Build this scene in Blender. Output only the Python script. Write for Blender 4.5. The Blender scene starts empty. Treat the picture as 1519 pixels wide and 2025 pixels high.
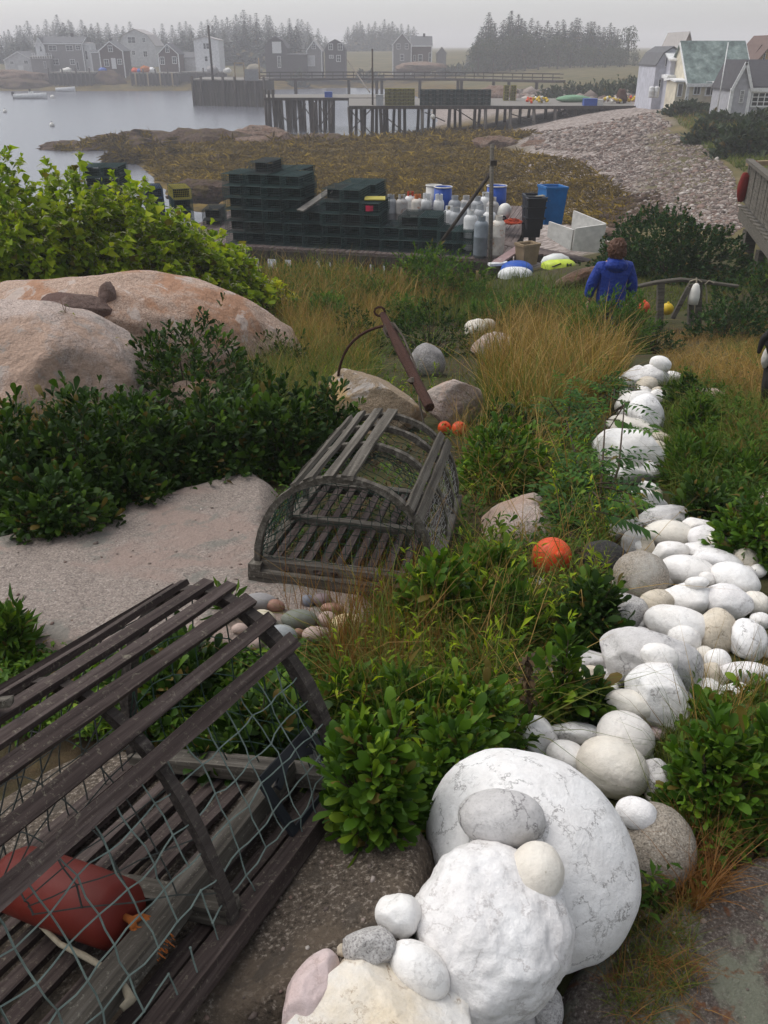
import bpy, math, random
import numpy as np
from mathutils import Vector, Matrix
random.seed(7)
RNG = np.random.default_rng(11)
scn = bpy.context.scene
col = scn.collection
PI = math.pi

# ------------------------------------------------------------------ camera, light, exposure
EYE = Vector((0.0, 0.0, 8.5))          # eye height above the low-tide water
TILT = math.atan(912 / 1700)
F = 1700.0                              # focal length in pixels of the 1519 x 2025 photograph
cam = bpy.data.cameras.new('camera')
cam.sensor_fit = 'VERTICAL'
cam.sensor_height = 24.0
cam.lens = F / 2025 * 24.0
cam.clip_start = 0.05
cam.clip_end = 6000
camo = bpy.data.objects.new('camera', cam)
camo.location = EYE
camo.rotation_euler = (PI / 2 - TILT, 0, 0)
col.objects.link(camo)
scn.camera = camo

SUN_EL, SUN_AZ = math.radians(58), math.radians(-68)   # azimuth clockwise from +Y
world = bpy.data.worlds.new('World')
scn.world = world
world.use_nodes = True
wn = world.node_tree.nodes
wl = world.node_tree.links
wn.clear()
wout = wn.new('ShaderNodeOutputWorld')
wbg = wn.new('ShaderNodeBackground')
wsky = wn.new('ShaderNodeTexSky')
wsky.sky_type = 'NISHITA'
wsky.sun_disc = False
wsky.sun_elevation = SUN_EL
wsky.sun_rotation = SUN_AZ
wsky.air_density = 1.0
wsky.dust_density = 2.0
whsv = wn.new('ShaderNodeHueSaturation')
whsv.inputs['Saturation'].default_value = 0.3
wl.new(wsky.outputs[0], whsv.inputs['Color'])
wl.new(whsv.outputs[0], wbg.inputs['Color'])
wbg.inputs['Strength'].default_value = 0.15
wl.new(wbg.outputs[0], wout.inputs['Surface'])
sl = bpy.data.lights.new('sun', 'SUN')
sl.energy = 1.5
sl.angle = math.radians(50)
sl.color = (1.0, 0.965, 0.92)
so = bpy.data.objects.new('sun', sl)
sd = Vector((math.sin(SUN_AZ) * math.cos(SUN_EL), math.cos(SUN_AZ) * math.cos(SUN_EL), math.sin(SUN_EL)))
so.rotation_euler = sd.to_track_quat('Z', 'Y').to_euler()
so.location = (0, -5, 40)
col.objects.link(so)
scn.view_settings.view_transform = 'Standard'
scn.view_settings.look = 'None'
scn.view_settings.gamma = 1.0
scn.view_settings.use_curve_mapping = False
scn.view_settings.exposure = 0.38
scn.render.engine = 'CYCLES'
cy = scn.cycles
cy.use_denoising = True
cy.max_bounces = 6
cy.diffuse_bounces = 3
cy.glossy_bounces = 2
cy.transmission_bounces = 4
cy.transparent_max_bounces = 8
cy.volume_bounces = 3
cy.caustics_reflective = False
cy.caustics_refractive = False
HAZE_DENSITY = 0.00125
HAZE_COLOR = (0.957, 0.945, 0.985)

# ------------------------------------------------------------------ pixel helpers (photo pixels)
CT, ST = math.cos(TILT), math.sin(TILT)
def ray(px, py):
    a = (np.asarray(px, float) - 759.5) / F
    b = (1012.5 - np.asarray(py, float)) / F
    return np.stack([a, CT + b * ST, -ST + b * CT], -1)
def at(px, py, Y):
    d = ray(px, py)
    k = Y / d[..., 1]
    return np.array([0, 0, 8.5]) + d * np.asarray(k)[..., None]
def depth_of(p):
    p = np.asarray(p, float)
    return p[..., 1] * CT + (8.5 - p[..., 2]) * ST
def mpp(p):
    return depth_of(p) / F

# ------------------------------------------------------------------ numpy noise
def _hash(ix, iy, iz):
    h = (ix.astype(np.int64) * 374761393 + iy.astype(np.int64) * 668265263 + iz.astype(np.int64) * 1442695041) & 0x7fffffff
    h = ((h ^ (h >> 13)) * 1274126177) & 0x7fffffff
    h = ((h ^ (h >> 16)) * 69069 + 1013904223) & 0x7fffffff
    return ((h ^ (h >> 15)) & 0xffff) / 65535.0
def vnoise(P):
    P = np.asarray(P, float)
    I = np.floor(P).astype(np.int64)
    f = P - I
    f = f * f * (3 - 2 * f)
    r = 0
    for dx in (0, 1):
        for dy in (0, 1):
            for dz in (0, 1):
                w = (f[..., 0] if dx else 1 - f[..., 0]) * (f[..., 1] if dy else 1 - f[..., 1]) * (f[..., 2] if dz else 1 - f[..., 2])
                r = r + w * _hash(I[..., 0] + dx, I[..., 1] + dy, I[..., 2] + dz)
    return r * 2 - 1
def fbm(P, octv=4, gain=0.5):
    P = np.asarray(P, float)
    a, r, s = 1.0, 0.0, 0.0
    for k in range(octv):
        r = r + a * vnoise(P + 17.3 * k)
        s += a
        a *= gain
        P = P * 2.03
    return r / s
def sstep(a, b, x):
    t = np.clip((x - a) / (b - a), 0, 1)
    return t * t * (3 - 2 * t)

# ------------------------------------------------------------------ object helpers
def tag(o, label=None, cat=None, group=None, kind=None):
    if label: o['label'] = label
    if cat: o['category'] = cat
    if group: o['group'] = group
    if kind: o['kind'] = kind
    return o
def thing(name, label, cat, loc=(0, 0, 0), rot=(0, 0, 0), group=None):
    o = bpy.data.objects.new(name, None)
    o.empty_display_size = 0.1
    col.objects.link(o)
    o.location = loc
    o.rotation_euler = rot if not isinstance(rot, (int, float)) else (0, 0, rot)
    return tag(o, label, cat, group)
def link(name, me, m=None, parent=None, loc=None):
    o = bpy.data.objects.new(name, me)
    col.objects.link(o)
    if m is not None and len(me.materials) == 0:
        me.materials.append(m)
    if parent is not None:
        o.parent = parent
    if loc is not None:
        o.location = loc
    return o
def pymesh(name, V, Fc, smooth=False, midx=None):
    me = bpy.data.meshes.new(name)
    me.from_pydata([tuple(map(float, v)) for v in V], [], [tuple(map(int, f)) for f in Fc])
    if smooth:
        me.polygons.foreach_set('use_smooth', np.ones(len(me.polygons), bool))
    if midx is not None:
        me.polygons.foreach_set('material_index', np.asarray(midx, np.int32))
    me.update()
    return me
def npmesh(name, V, Fc, smooth=False, attr=None, midx=None):
    """V (n,3), Fc (m,k) with constant k; attr = dict name -> (n,) float per vertex"""
    V = np.ascontiguousarray(V, np.float32)
    Fc = np.ascontiguousarray(Fc, np.int32)
    me = bpy.data.meshes.new(name)
    n, (m, k) = len(V), Fc.shape
    me.vertices.add(n)
    me.vertices.foreach_set('co', V.ravel())
    me.loops.add(m * k)
    me.loops.foreach_set('vertex_index', Fc.ravel())
    me.polygons.add(m)
    me.polygons.foreach_set('loop_start', np.arange(0, m * k, k, dtype=np.int32))
    me.polygons.foreach_set('loop_total', np.full(m, k, np.int32))
    if smooth:
        me.polygons.foreach_set('use_smooth', np.ones(m, bool))
    if midx is not None:
        me.polygons.foreach_set('material_index', np.asarray(midx, np.int32))
    me.update(calc_edges=True)
    for kk, vv in (attr or {}).items():
        a = me.attributes.new(kk, 'FLOAT', 'POINT')
        a.data.foreach_set('value', np.ascontiguousarray(vv, np.float32))
    return me

class MB:
    """collects simple solids; one MB becomes one mesh"""
    def __init__(s):
        s.v, s.f, s.mi = [], [], []
        s.cur = 0
    def add(s, V, Fc):
        b = len(s.v)
        s.v += [tuple(map(float, p)) for p in V]
        s.f += [tuple(int(i) + b for i in f) for f in Fc]
        s.mi += [s.cur] * len(Fc)
        return s
    def box(s, x0, x1, y0, y1, z0, z1):
        V = [(x0, y0, z0), (x1, y0, z0), (x1, y1, z0), (x0, y1, z0), (x0, y0, z1), (x1, y0, z1), (x1, y1, z1), (x0, y1, z1)]
        return s.add(V, [(0, 3, 2, 1), (4, 5, 6, 7), (0, 1, 5, 4), (1, 2, 6, 5), (2, 3, 7, 6), (3, 0, 4, 7)])
    def bar(s, a, b, w, t, up=(0, 0, 1), jit=0.0):
        a, b, up = Vector(a), Vector(b), Vector(up)
        d = (b - a).normalized()
        sx = d.cross(up)
        if sx.length < 1e-4: sx = d.cross(Vector((1, 0, 0)))
        sx.normalize()
        sz = sx.cross(d).normalized()
        V = []
        for q in (a, b):
            for i, j in ((-1, -1), (1, -1), (1, 1), (-1, 1)):
                p = q + sx * (i * w / 2) + sz * (j * t / 2)
                if jit: p += Vector((random.uniform(-jit, jit) for _ in range(3)))
                V.append(p)
        return s.add(V, [(0, 1, 2, 3), (7, 6, 5, 4), (0, 4, 5, 1), (1, 5, 6, 2), (2, 6, 7, 3), (3, 7, 4, 0)])
    def tube(s, pts, r, n=6, cap=True):
        pts = [Vector(p) for p in pts]
        rs = r if isinstance(r, (list, tuple)) else [r] * len(pts)
        ref = Vector((0.123, 0.31, 0.94))
        V, Fc = [], []
        for i, p in enumerate(pts):
            d = (pts[min(i + 1, len(pts) - 1)] - pts[max(i - 1, 0)])
            if d.length < 1e-9: d = Vector((0, 0, 1))
            d.normalize()
            a = d.cross(ref)
            if a.length < 1e-3: a = d.cross(Vector((1, 0, 0)))
            a.normalize()
            b = d.cross(a)
            for k in range(n):
                t = 2 * PI * k / n
                V.append(p + (a * math.cos(t) + b * math.sin(t)) * rs[i])
        for i in range(len(pts) - 1):
            for k in range(n):
                k2 = (k + 1) % n
                Fc.append((i * n + k, i * n + k2, (i + 1) * n + k2, (i + 1) * n + k))
        if cap:
            Fc.append(tuple(range(n - 1, -1, -1)))
            Fc.append(tuple((len(pts) - 1) * n + k for k in range(n)))
        return s.add(V, Fc)
    def lathe(s, prof, n=12, c=(0, 0, 0), axis=(0, 0, 1)):
        """prof = [(r, z)...] along axis from c"""
        ax = Vector(axis).normalized()
        a = ax.cross(Vector((0.1, 0.9, 0.2))).normalized() if abs(ax.z) < 0.9 else Vector((1, 0, 0))
        a = (a - ax * a.dot(ax)).normalized()
        b = ax.cross(a)
        c = Vector(c)
        V, Fc = [], []
        for r, z in prof:
            for k in range(n):
                t = 2 * PI * k / n
                V.append(c + ax * z + (a * math.cos(t) + b * math.sin(t)) * r)
        for i in range(len(prof) - 1):
            for k in range(n):
                k2 = (k + 1) % n
                Fc.append((i * n + k, i * n + k2, (i + 1) * n + k2, (i + 1) * n + k))
        Fc.append(tuple(range(n - 1, -1, -1)))
        Fc.append(tuple((len(prof) - 1) * n + k for k in range(n)))
        return s.add(V, Fc)
    def build(s, name, m=None, parent=None, smooth=False, loc=None, mats=None):
        me = pymesh(name, s.v, s.f, smooth, s.mi if mats else None)
        for q in (mats or []):
            me.materials.append(q)
        return link(name, me, None if mats else m, parent, loc)
    def mesh(s, name, smooth=False, mats=None):
        me = pymesh(name, s.v, s.f, smooth, s.mi if mats else None)
        for q in (mats or []):
            me.materials.append(q)
        return me
def copy_tree(o, parent=None):
    c = o.copy()
    col.objects.link(c)
    if parent is not None:
        c.parent = parent
    for ch in list(o.children):
        copy_tree(ch, c)
    return c

# ------------------------------------------------------------------ materials
def newmat(name):
    m = bpy.data.materials.new(name)
    m.use_nodes = True
    nt = m.node_tree
    nt.nodes.clear()
    return m, nt, nt.nodes, nt.links
def N(nt, t, **kw):
    n = nt.nodes.new(t)
    for k, v in kw.items():
        if k.startswith('i_'):
            n.inputs[k[2:].replace('_', ' ')].default_value = v
        else:
            setattr(n, k, v)
    return n
def rgba(c):
    return (c[0], c[1], c[2], 1.0)
def coords(nt, rnd=True, gen='Object'):
    tc = N(nt, 'ShaderNodeTexCoord')
    if not rnd:
        return tc.outputs[gen]
    oi = N(nt, 'ShaderNodeObjectInfo')
    mul = N(nt, 'ShaderNodeVectorMath', operation='SCALE')
    cmb = N(nt, 'ShaderNodeCombineXYZ')
    for k in range(3):
        nt.links.new(oi.outputs['Random'], cmb.inputs[k])
    nt.links.new(cmb.outputs[0], mul.inputs[0])
    mul.inputs['Scale'].default_value = 37.0
    add = N(nt, 'ShaderNodeVectorMath', operation='ADD')
    nt.links.new(tc.outputs[gen], add.inputs[0])
    nt.links.new(mul.outputs[0], add.inputs[1])
    return add.outputs[0]
def noise(nt, vec, scale, detail=6, rough=0.55, dist=0.0):
    n = N(nt, 'ShaderNodeTexNoise')
    n.inputs['Scale'].default_value = scale
    n.inputs['Detail'].default_value = detail
    n.inputs['Roughness'].default_value = rough
    n.inputs['Distortion'].default_value = dist
    nt.links.new(vec, n.inputs['Vector'])
    return n.outputs['Fac']
def ramp(nt, fac, stops, interp='LINEAR'):
    r = N(nt, 'ShaderNodeValToRGB')
    r.color_ramp.interpolation = interp
    e = r.color_ramp.elements
    while len(e) < len(stops):
        e.new(0.5)
    for k, (p, c) in enumerate(stops):
        e[k].position = p
        e[k].color = rgba(c) if not isinstance(c, (int, float)) else (c, c, c, 1)
    nt.links.new(fac, r.inputs['Fac'])
    return r.outputs['Color']
def mixc(nt, fac, a, b, mode='MIX'):
    m = N(nt, 'ShaderNodeMix', data_type='RGBA', blend_type=mode)
    for sock, v in ((m.inputs[0], fac), (m.inputs[6], a), (m.inputs[7], b)):
        if isinstance(v, (int, float)):
            sock.default_value = v
        elif isinstance(v, (tuple, list)):
            sock.default_value = rgba(v)
        else:
            nt.links.new(v, sock)
    return m.outputs[2]
def bump(nt, h, strength=0.4, dist=0.02, normal=None):
    b = N(nt, 'ShaderNodeBump')
    b.inputs['Strength'].default_value = strength
    b.inputs['Distance'].default_value = dist
    nt.links.new(h, b.inputs['Height'])
    if normal is not None:
        nt.links.new(normal, b.inputs['Normal'])
    return b.outputs['Normal']
def finish(nt, color, rough=0.8, normal=None, spec=0.3, metal=0.0, sheen=0.0):
    p = N(nt, 'ShaderNodeBsdfPrincipled')
    if isinstance(color, (tuple, list)): p.inputs['Base Color'].default_value = rgba(color)
    else: nt.links.new(color, p.inputs['Base Color'])
    if isinstance(rough, (int, float)): p.inputs['Roughness'].default_value = rough
    else: nt.links.new(rough, p.inputs['Roughness'])
    p.inputs['Specular IOR Level'].default_value = spec
    p.inputs['Metallic'].default_value = metal
    if normal is not None: nt.links.new(normal, p.inputs['Normal'])
    o = N(nt, 'ShaderNodeOutputMaterial')
    nt.links.new(p.outputs[0], o.inputs['Surface'])
    return p
M = {}
def simple(name, c, c2=None, scale=6.0, rough=0.7, bs=0.2, bd=0.01, spec=0.3, metal=0.0, stain=None, rnd=True):
    """two-tone noise colour with fine relief and an optional stain colour"""
    m, nt, _, _ = newmat(name)
    v = coords(nt, rnd)
    n1 = noise(nt, v, scale, 8, 0.6)
    c2 = c2 or tuple(x * 0.75 for x in c)
    colr = ramp(nt, n1, [(0.35, c2), (0.65, c)])
    if stain:
        n2 = noise(nt, v, scale * 0.6, 8, 0.7, 0.6)
        colr = mixc(nt, ramp(nt, n2, [(stain[1], 0.0), (stain[1] + 0.12, 0.9)]), colr, stain[0])
    nb = noise(nt, v, scale * 4, 6, 0.6)
    finish(nt, colr, rough, bump(nt, nb, bs, bd), spec, metal)
    M[name] = m
    return m
def granite(name, base, dark, light, gs=220.0, patch=None, patch2=None, bs=0.5, big=3.0, bd=0.03, crack=0.0):
    m, nt, _, _ = newmat(name)
    v = coords(nt)
    g1 = noise(nt, v, gs, 3, 0.7)
    g2 = noise(nt, v, gs * 0.45, 4, 0.7)
    c = ramp(nt, g1, [(0.39, dark), (0.46, base), (0.55, base), (0.63, light)])
    c2 = ramp(nt, g2, [(0.36, tuple(x * 0.6 for x in base)), (0.62, tuple(min(1, x * 1.25) for x in base))])
    c = mixc(nt, 0.45, c, c2)
    nb = noise(nt, v, big, 8, 0.6, 0.3)
    if patch: c = mixc(nt, ramp(nt, nb, [(0.51, 0.0), (0.59, 0.75)]), c, patch)
    nb2 = noise(nt, v, big * 1.7 + 1.1, 8, 0.65, 0.5)
    if patch2: c = mixc(nt, ramp(nt, nb2, [(0.56, 0.0), (0.62, 0.8)]), c, patch2)
    if crack:
        nc = noise(nt, v, big * 0.55, 5, 0.5, 0.4)
        sb = N(nt, 'ShaderNodeMath', operation='SUBTRACT'); nt.links.new(nc, sb.inputs[0]); sb.inputs[1].default_value = 0.47
        ab = N(nt, 'ShaderNodeMath', operation='ABSOLUTE'); nt.links.new(sb.outputs[0], ab.inputs[0])
        c = mixc(nt, ramp(nt, ab.outputs[0], [(0.0, crack), (0.006, 0.0)]), c, (0.05, 0.035, 0.03))
    hb = noise(nt, v, big * 7, 10, 0.65)
    nn = bump(nt, hb, bs, bd)
    nn = bump(nt, g2, 0.5, 0.006, nn)
    finish(nt, c, 0.85, nn, 0.25)
    M[name] = m
    return m
def marble(name, base, warm, vein, amount=0.5, scale=6.0, rough=0.55, grain=0.0, blot=0.0, blotc=(0.05, 0.05, 0.05)):
    m, nt, _, _ = newmat(name)
    v = coords(nt)
    n1 = noise(nt, v, scale * 0.9, 10, 0.65)
    c = ramp(nt, n1, [(0.34, warm), (0.5, tuple((a + b) / 2 for a, b in zip(base, warm))), (0.62, base)])
    # chalky mottling
    n2 = noise(nt, v, scale * 9, 8, 0.7)
    c = mixc(nt, 0.35, c, ramp(nt, n2, [(0.3, 0.62), (0.6, 1.0)]), 'MULTIPLY')
    # ragged joints: warped cell borders, kept only in patches
    wv = N(nt, 'ShaderNodeTexNoise'); wv.inputs['Scale'].default_value = scale * 1.6; wv.inputs['Detail'].default_value = 8; wv.inputs['Roughness'].default_value = 0.68
    nt.links.new(v, wv.inputs['Vector'])
    sc = N(nt, 'ShaderNodeVectorMath', operation='SCALE'); nt.links.new(wv.outputs['Color'], sc.inputs[0]); sc.inputs['Scale'].default_value = 1.4 / scale
    ad = N(nt, 'ShaderNodeVectorMath', operation='ADD'); nt.links.new(v, ad.inputs[0]); nt.links.new(sc.outputs[0], ad.inputs[1])
    vo = N(nt, 'ShaderNodeTexVoronoi', feature='DISTANCE_TO_EDGE'); vo.inputs['Scale'].default_value = scale * 1.5
    nt.links.new(ad.outputs[0], vo.inputs['Vector'])
    line = ramp(nt, vo.outputs['Distance'], [(0.0, 1.0), (0.042, 0.0)])
    msk = ramp(nt, noise(nt, v, scale * 2.2 + 2.0, 10, 0.7), [(0.44, 0.0), (0.57, amount)])
    mm = N(nt, 'ShaderNodeMath', operation='MULTIPLY'); nt.links.new(line, mm.inputs[0]); nt.links.new(msk, mm.inputs[1])
    c = mixc(nt, mm.outputs[0], c, vein)
    if blot:
        nbz = noise(nt, v, scale * 5.0, 12, 0.78, 0.3)
        c = mixc(nt, ramp(nt, nbz, [(0.66 - blot * 0.06, 0.0), (0.72 - blot * 0.06, 0.8)]), c, blotc)
    if grain:
        gn = noise(nt, v, 180.0, 3, 0.7)
        c = mixc(nt, ramp(nt, gn, [(0.54, 0.0), (0.66, grain)]), c, tuple(x * 0.35 for x in warm))
    hb = noise(nt, v, scale * 3, 12, 0.68)
    nn = bump(nt, hb, 0.45, 0.02)
    nn = bump(nt, n2, 0.25 + grain * 0.4, 0.004, nn)
    finish(nt, c, rough, nn, 0.3)
    M[name] = m
    return m
def leafmat(name, c1, c2, c3, trans=0.3, rough=0.45, spec=0.35):
    """c1..c3 are the leaf colours found in this plant; each leaf takes one of them"""
    m, nt, _, _ = newmat(name)
    g = N(nt, 'ShaderNodeNewGeometry')
    at_ = N(nt, 'ShaderNodeAttribute', attribute_name='tint')
    add = N(nt, 'ShaderNodeMath', operation='ADD')
    mul = N(nt, 'ShaderNodeMath', operation='MULTIPLY')
    nt.links.new(g.outputs['Random Per Island'], mul.inputs[0]); mul.inputs[1].default_value = 0.45
    nt.links.new(mul.outputs[0], add.inputs[0])
    mul2 = N(nt, 'ShaderNodeMath', operation='MULTIPLY')
    nt.links.new(at_.outputs['Fac'], mul2.inputs[0]); mul2.inputs[1].default_value = 0.55
    nt.links.new(mul2.outputs[0], add.inputs[1])
    c = ramp(nt, add.outputs[0], [(0.1, c1), (0.5, c2), (0.92, c3)])
    fr2 = N(nt, 'ShaderNodeMath', operation='MULTIPLY'); nt.links.new(g.outputs['Random Per Island'], fr2.inputs[0]); fr2.inputs[1].default_value = 41.7
    fr3 = N(nt, 'ShaderNodeMath', operation='FRACT'); nt.links.new(fr2.outputs[0], fr3.inputs[0])
    c = mixc(nt, ramp(nt, fr3.outputs[0], [(0.945, 0.0), (0.955, 0.85)]), c, (0.13, 0.085, 0.02))
    p = N(nt, 'ShaderNodeBsdfPrincipled')
    nt.links.new(c, p.inputs['Base Color'])
    p.inputs['Roughness'].default_value = rough
    p.inputs['Specular IOR Level'].default_value = spec
    t = N(nt, 'ShaderNodeBsdfTranslucent')
    tcx = mixc(nt, 1.0, c, (1.15, 1.2, 0.6), 'MULTIPLY')
    nt.links.new(tcx, t.inputs['Color'])
    mx = N(nt, 'ShaderNodeMixShader')
    mx.inputs[0].default_value = trans
    nt.links.new(p.outputs[0], mx.inputs[1]); nt.links.new(t.outputs[0], mx.inputs[2])
    o = N(nt, 'ShaderNodeOutputMaterial')
    nt.links.new(mx.outputs[0], o.inputs['Surface'])
    M[name] = m
    return m
def woodmat(name, c1, c2, c3, axis=0, scale=1.0, lichen=None, rough=0.85):
    """weathered board: long grain along local axis, lichen flecks"""
    m, nt, _, _ = newmat(name)
    v = coords(nt)
    mp = N(nt, 'ShaderNodeMapping')
    sc = [55.0 * scale] * 3
    sc[axis] = 2.2 * scale
    mp.inputs['Scale'].default_value = sc
    nt.links.new(v, mp.inputs['Vector'])
    n1 = noise(nt, mp.outputs[0], 1.0, 8, 0.65, 0.2)
    c = ramp(nt, n1, [(0.3, c1), (0.5, c2), (0.72, c3)])
    if lichen:
        n2 = noise(nt, v, 75.0 * scale, 8, 0.8, 0.4)
        c = mixc(nt, ramp(nt, n2, [(0.56, 0.0), (0.66, 0.65)]), c, lichen)
    finish(nt, c, rough, bump(nt, n1, 0.7, 0.006), 0.2)
    M[name] = m
    return m

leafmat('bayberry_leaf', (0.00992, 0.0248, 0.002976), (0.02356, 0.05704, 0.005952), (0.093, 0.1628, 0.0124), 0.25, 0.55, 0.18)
leafmat('bayberry_bright_leaf', (0.02175, 0.058, 0.00464), (0.0609, 0.1334, 0.00928), (0.174, 0.2537, 0.01624), 0.28, 0.55, 0.18)
leafmat('rose_leaf', (0.013, 0.0364, 0.0104), (0.026, 0.0624, 0.01456), (0.0585, 0.117, 0.01872), 0.25, 0.6, 0.15)
leafmat('knotweed_leaf', (0.0875, 0.1625, 0.008), (0.25, 0.3375, 0.014), (0.475, 0.5125, 0.025), 0.45, 0.6, 0.15)
leafmat('knotweed_yellow_leaf', (0.184, 0.2415, 0.0092), (0.391, 0.414, 0.01656), (0.598, 0.552, 0.0276), 0.45, 0.6, 0.15)
leafmat('knotweed_bloom', (0.30, 0.32, 0.16), (0.42, 0.42, 0.24), (0.55, 0.52, 0.33), 0.3, 0.7)
leafmat('fern_leaf', (0.0297, 0.0783, 0.01296), (0.0675, 0.1485, 0.0216), (0.1485, 0.2565, 0.02376), 0.32, 0.6, 0.15)
leafmat('rowan_leaf', (0.0168, 0.049, 0.0112), (0.0392, 0.098, 0.01792), (0.084, 0.175, 0.02016), 0.3, 0.6, 0.15)
leafmat('forb_leaf', (0.021, 0.054, 0.006), (0.0525, 0.111, 0.0108), (0.135, 0.2025, 0.0168), 0.3, 0.6, 0.15)
leafmat('grass_blade', (0.04725, 0.081, 0.01296), (0.1013, 0.135, 0.02376), (0.2295, 0.216, 0.0486), 0.3, 0.7, 0.15)
leafmat('straw_blade', (0.125, 0.06875, 0.015), (0.275, 0.1625, 0.04), (0.525, 0.3625, 0.12), 0.3, 0.7)
leafmat('rust_blade', (0.15, 0.06, 0.015), (0.22, 0.10, 0.025), (0.30, 0.17, 0.05), 0.3, 0.7)
leafmat('weed_blade', (0.035, 0.021, 0.003), (0.135, 0.086, 0.007), (0.38, 0.25, 0.011), 0.1, 0.7, 0.12)
leafmat('spruce_needle', (0.010, 0.020, 0.012), (0.016, 0.030, 0.017), (0.028, 0.046, 0.022), 0.1, 0.7)
leafmat('broad_leaf', (0.016, 0.03, 0.012), (0.03, 0.05, 0.018), (0.05, 0.075, 0.024), 0.2, 0.6)
leafmat('curled_litter', (0.045, 0.03, 0.014), (0.10, 0.06, 0.025), (0.18, 0.12, 0.05), 0.15, 0.8)
simple('stem', (0.06, 0.04, 0.025), (0.03, 0.02, 0.013), 12, 0.85)
simple('dry_stem', (0.20, 0.12, 0.06), (0.10, 0.055, 0.03), 12, 0.85)
simple('bark', (0.09, 0.07, 0.055), (0.05, 0.04, 0.03), 6, 0.9, 0.5)
woodmat('trap_wood', (0.016, 0.011, 0.010), (0.050, 0.036, 0.032), (0.105, 0.082, 0.075), 0, 1.0, (0.22, 0.20, 0.15))
woodmat('trap_wood_grey', (0.03, 0.025, 0.02), (0.085, 0.074, 0.060), (0.18, 0.162, 0.138), 0, 1.0, (0.30, 0.285, 0.23))
woodmat('hoop_wood', (0.014, 0.011, 0.010), (0.042, 0.034, 0.030), (0.085, 0.07, 0.062), 0, 1.0, (0.16, 0.15, 0.12))
woodmat('dock_wood', (0.06, 0.045, 0.04), (0.13, 0.10, 0.09), (0.22, 0.18, 0.165), 0, 0.35)
woodmat('pile_wood', (0.018, 0.015, 0.012), (0.045, 0.036, 0.03), (0.09, 0.075, 0.064), 2, 0.2)
woodmat('pale_pile_wood', (0.09, 0.08, 0.07), (0.17, 0.15, 0.13), (0.26, 0.235, 0.21), 2, 0.2)
woodmat('deck_grey_wood', (0.11, 0.10, 0.088), (0.19, 0.175, 0.155), (0.28, 0.26, 0.235), 0, 0.35)
woodmat('rail_wood', (0.045, 0.038, 0.03), (0.105, 0.092, 0.075), (0.18, 0.16, 0.135), 0, 0.5, (0.22, 0.24, 0.17))
marble('white_stone', (0.84, 0.825, 0.80), (0.77, 0.73, 0.68), (0.30, 0.28, 0.26), 0.4, 5.0, 0.5)
marble('cream_stone', (0.78, 0.745, 0.67), (0.72, 0.66, 0.57), (0.35, 0.3, 0.24), 0.2, 5.0, 0.45, 0.0, 0.25, (0.25, 0.2, 0.1))
marble('veined_stone', (0.84, 0.83, 0.815), (0.76, 0.735, 0.71), (0.15, 0.135, 0.125), 0.85, 7.0, 0.55, 0.0, 0.75, (0.10, 0.09, 0.085))
marble('grey_veined_stone', (0.62, 0.60, 0.585), (0.50, 0.48, 0.465), (0.10, 0.09, 0.09), 0.9, 7.0, 0.6, 0.25, 0.5, (0.12, 0.11, 0.10))
marble('rough_white_stone', (0.83, 0.815, 0.80), (0.75, 0.72, 0.70), (0.30, 0.26, 0.24), 0.6, 7.0, 0.7, 0.12)
marble('tan_stone', (0.66, 0.60, 0.50), (0.52, 0.44, 0.33), (0.18, 0.14, 0.09), 0.8, 7.0, 0.7, 0.3, 0.3, (0.16, 0.12, 0.07))
marble('quartz_stone', (0.80, 0.775, 0.73), (0.70, 0.60, 0.45), (0.30, 0.20, 0.11), 0.9, 6.0, 0.5, 0.1)
marble('pink_quartz', (0.66, 0.54, 0.52), (0.62, 0.47, 0.44), (0.30, 0.2, 0.16), 0.5, 8.0, 0.6, 0.1)
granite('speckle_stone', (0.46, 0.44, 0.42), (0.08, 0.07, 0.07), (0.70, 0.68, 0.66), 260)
granite('brown_stone', (0.30, 0.26, 0.21), (0.07, 0.06, 0.05), (0.52, 0.48, 0.42), 230, (0.42, 0.40, 0.36), None)
granite('granite_pink', (0.47, 0.375, 0.325), (0.09, 0.07, 0.06), (0.66, 0.58, 0.53), 110, (0.42, 0.28, 0.20), (0.36, 0.315, 0.28), 1.0, 1.7, 0.05, 0.25)
granite('granite_rust', (0.44, 0.31, 0.235), (0.10, 0.06, 0.045), (0.64, 0.53, 0.45), 90, (0.36, 0.18, 0.095), (0.50, 0.42, 0.37), 1.0, 1.9, 0.05, 0.25)
granite('granite_slab', (0.27, 0.222, 0.19), (0.09, 0.075, 0.07), (0.50, 0.45, 0.40), 130, (0.29, 0.215, 0.18), (0.19, 0.18, 0.155), 1.0, 2.4)
granite('granite_dark', (0.125, 0.098, 0.074), (0.018, 0.014, 0.012), (0.50, 0.43, 0.36), 105, (0.155, 0.118, 0.085), (0.095, 0.078, 0.062), 1.0, 5.0)
granite('granite_lichen', (0.125, 0.10, 0.085), (0.03, 0.026, 0.022), (0.34, 0.31, 0.27), 150, (0.21, 0.225, 0.165), (0.17, 0.07, 0.03), 1.0, 8.0)
granite('granite_tan', (0.29, 0.215, 0.14), (0.10, 0.08, 0.06), (0.52, 0.45, 0.36), 180, (0.42, 0.28, 0.12), (0.44, 0.40, 0.37), 0.8, 3.2)
granite('granite_grey', (0.27, 0.255, 0.245), (0.06, 0.055, 0.055), (0.55, 0.53, 0.51), 150, (0.18, 0.17, 0.165), None, 0.6, 6.0)
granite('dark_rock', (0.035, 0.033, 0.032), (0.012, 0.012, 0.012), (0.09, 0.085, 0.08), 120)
granite('brown_block', (0.17, 0.115, 0.095), (0.06, 0.04, 0.035), (0.28, 0.21, 0.18), 140, (0.10, 0.055, 0.045), None, 0.8, 4.0)
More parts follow.
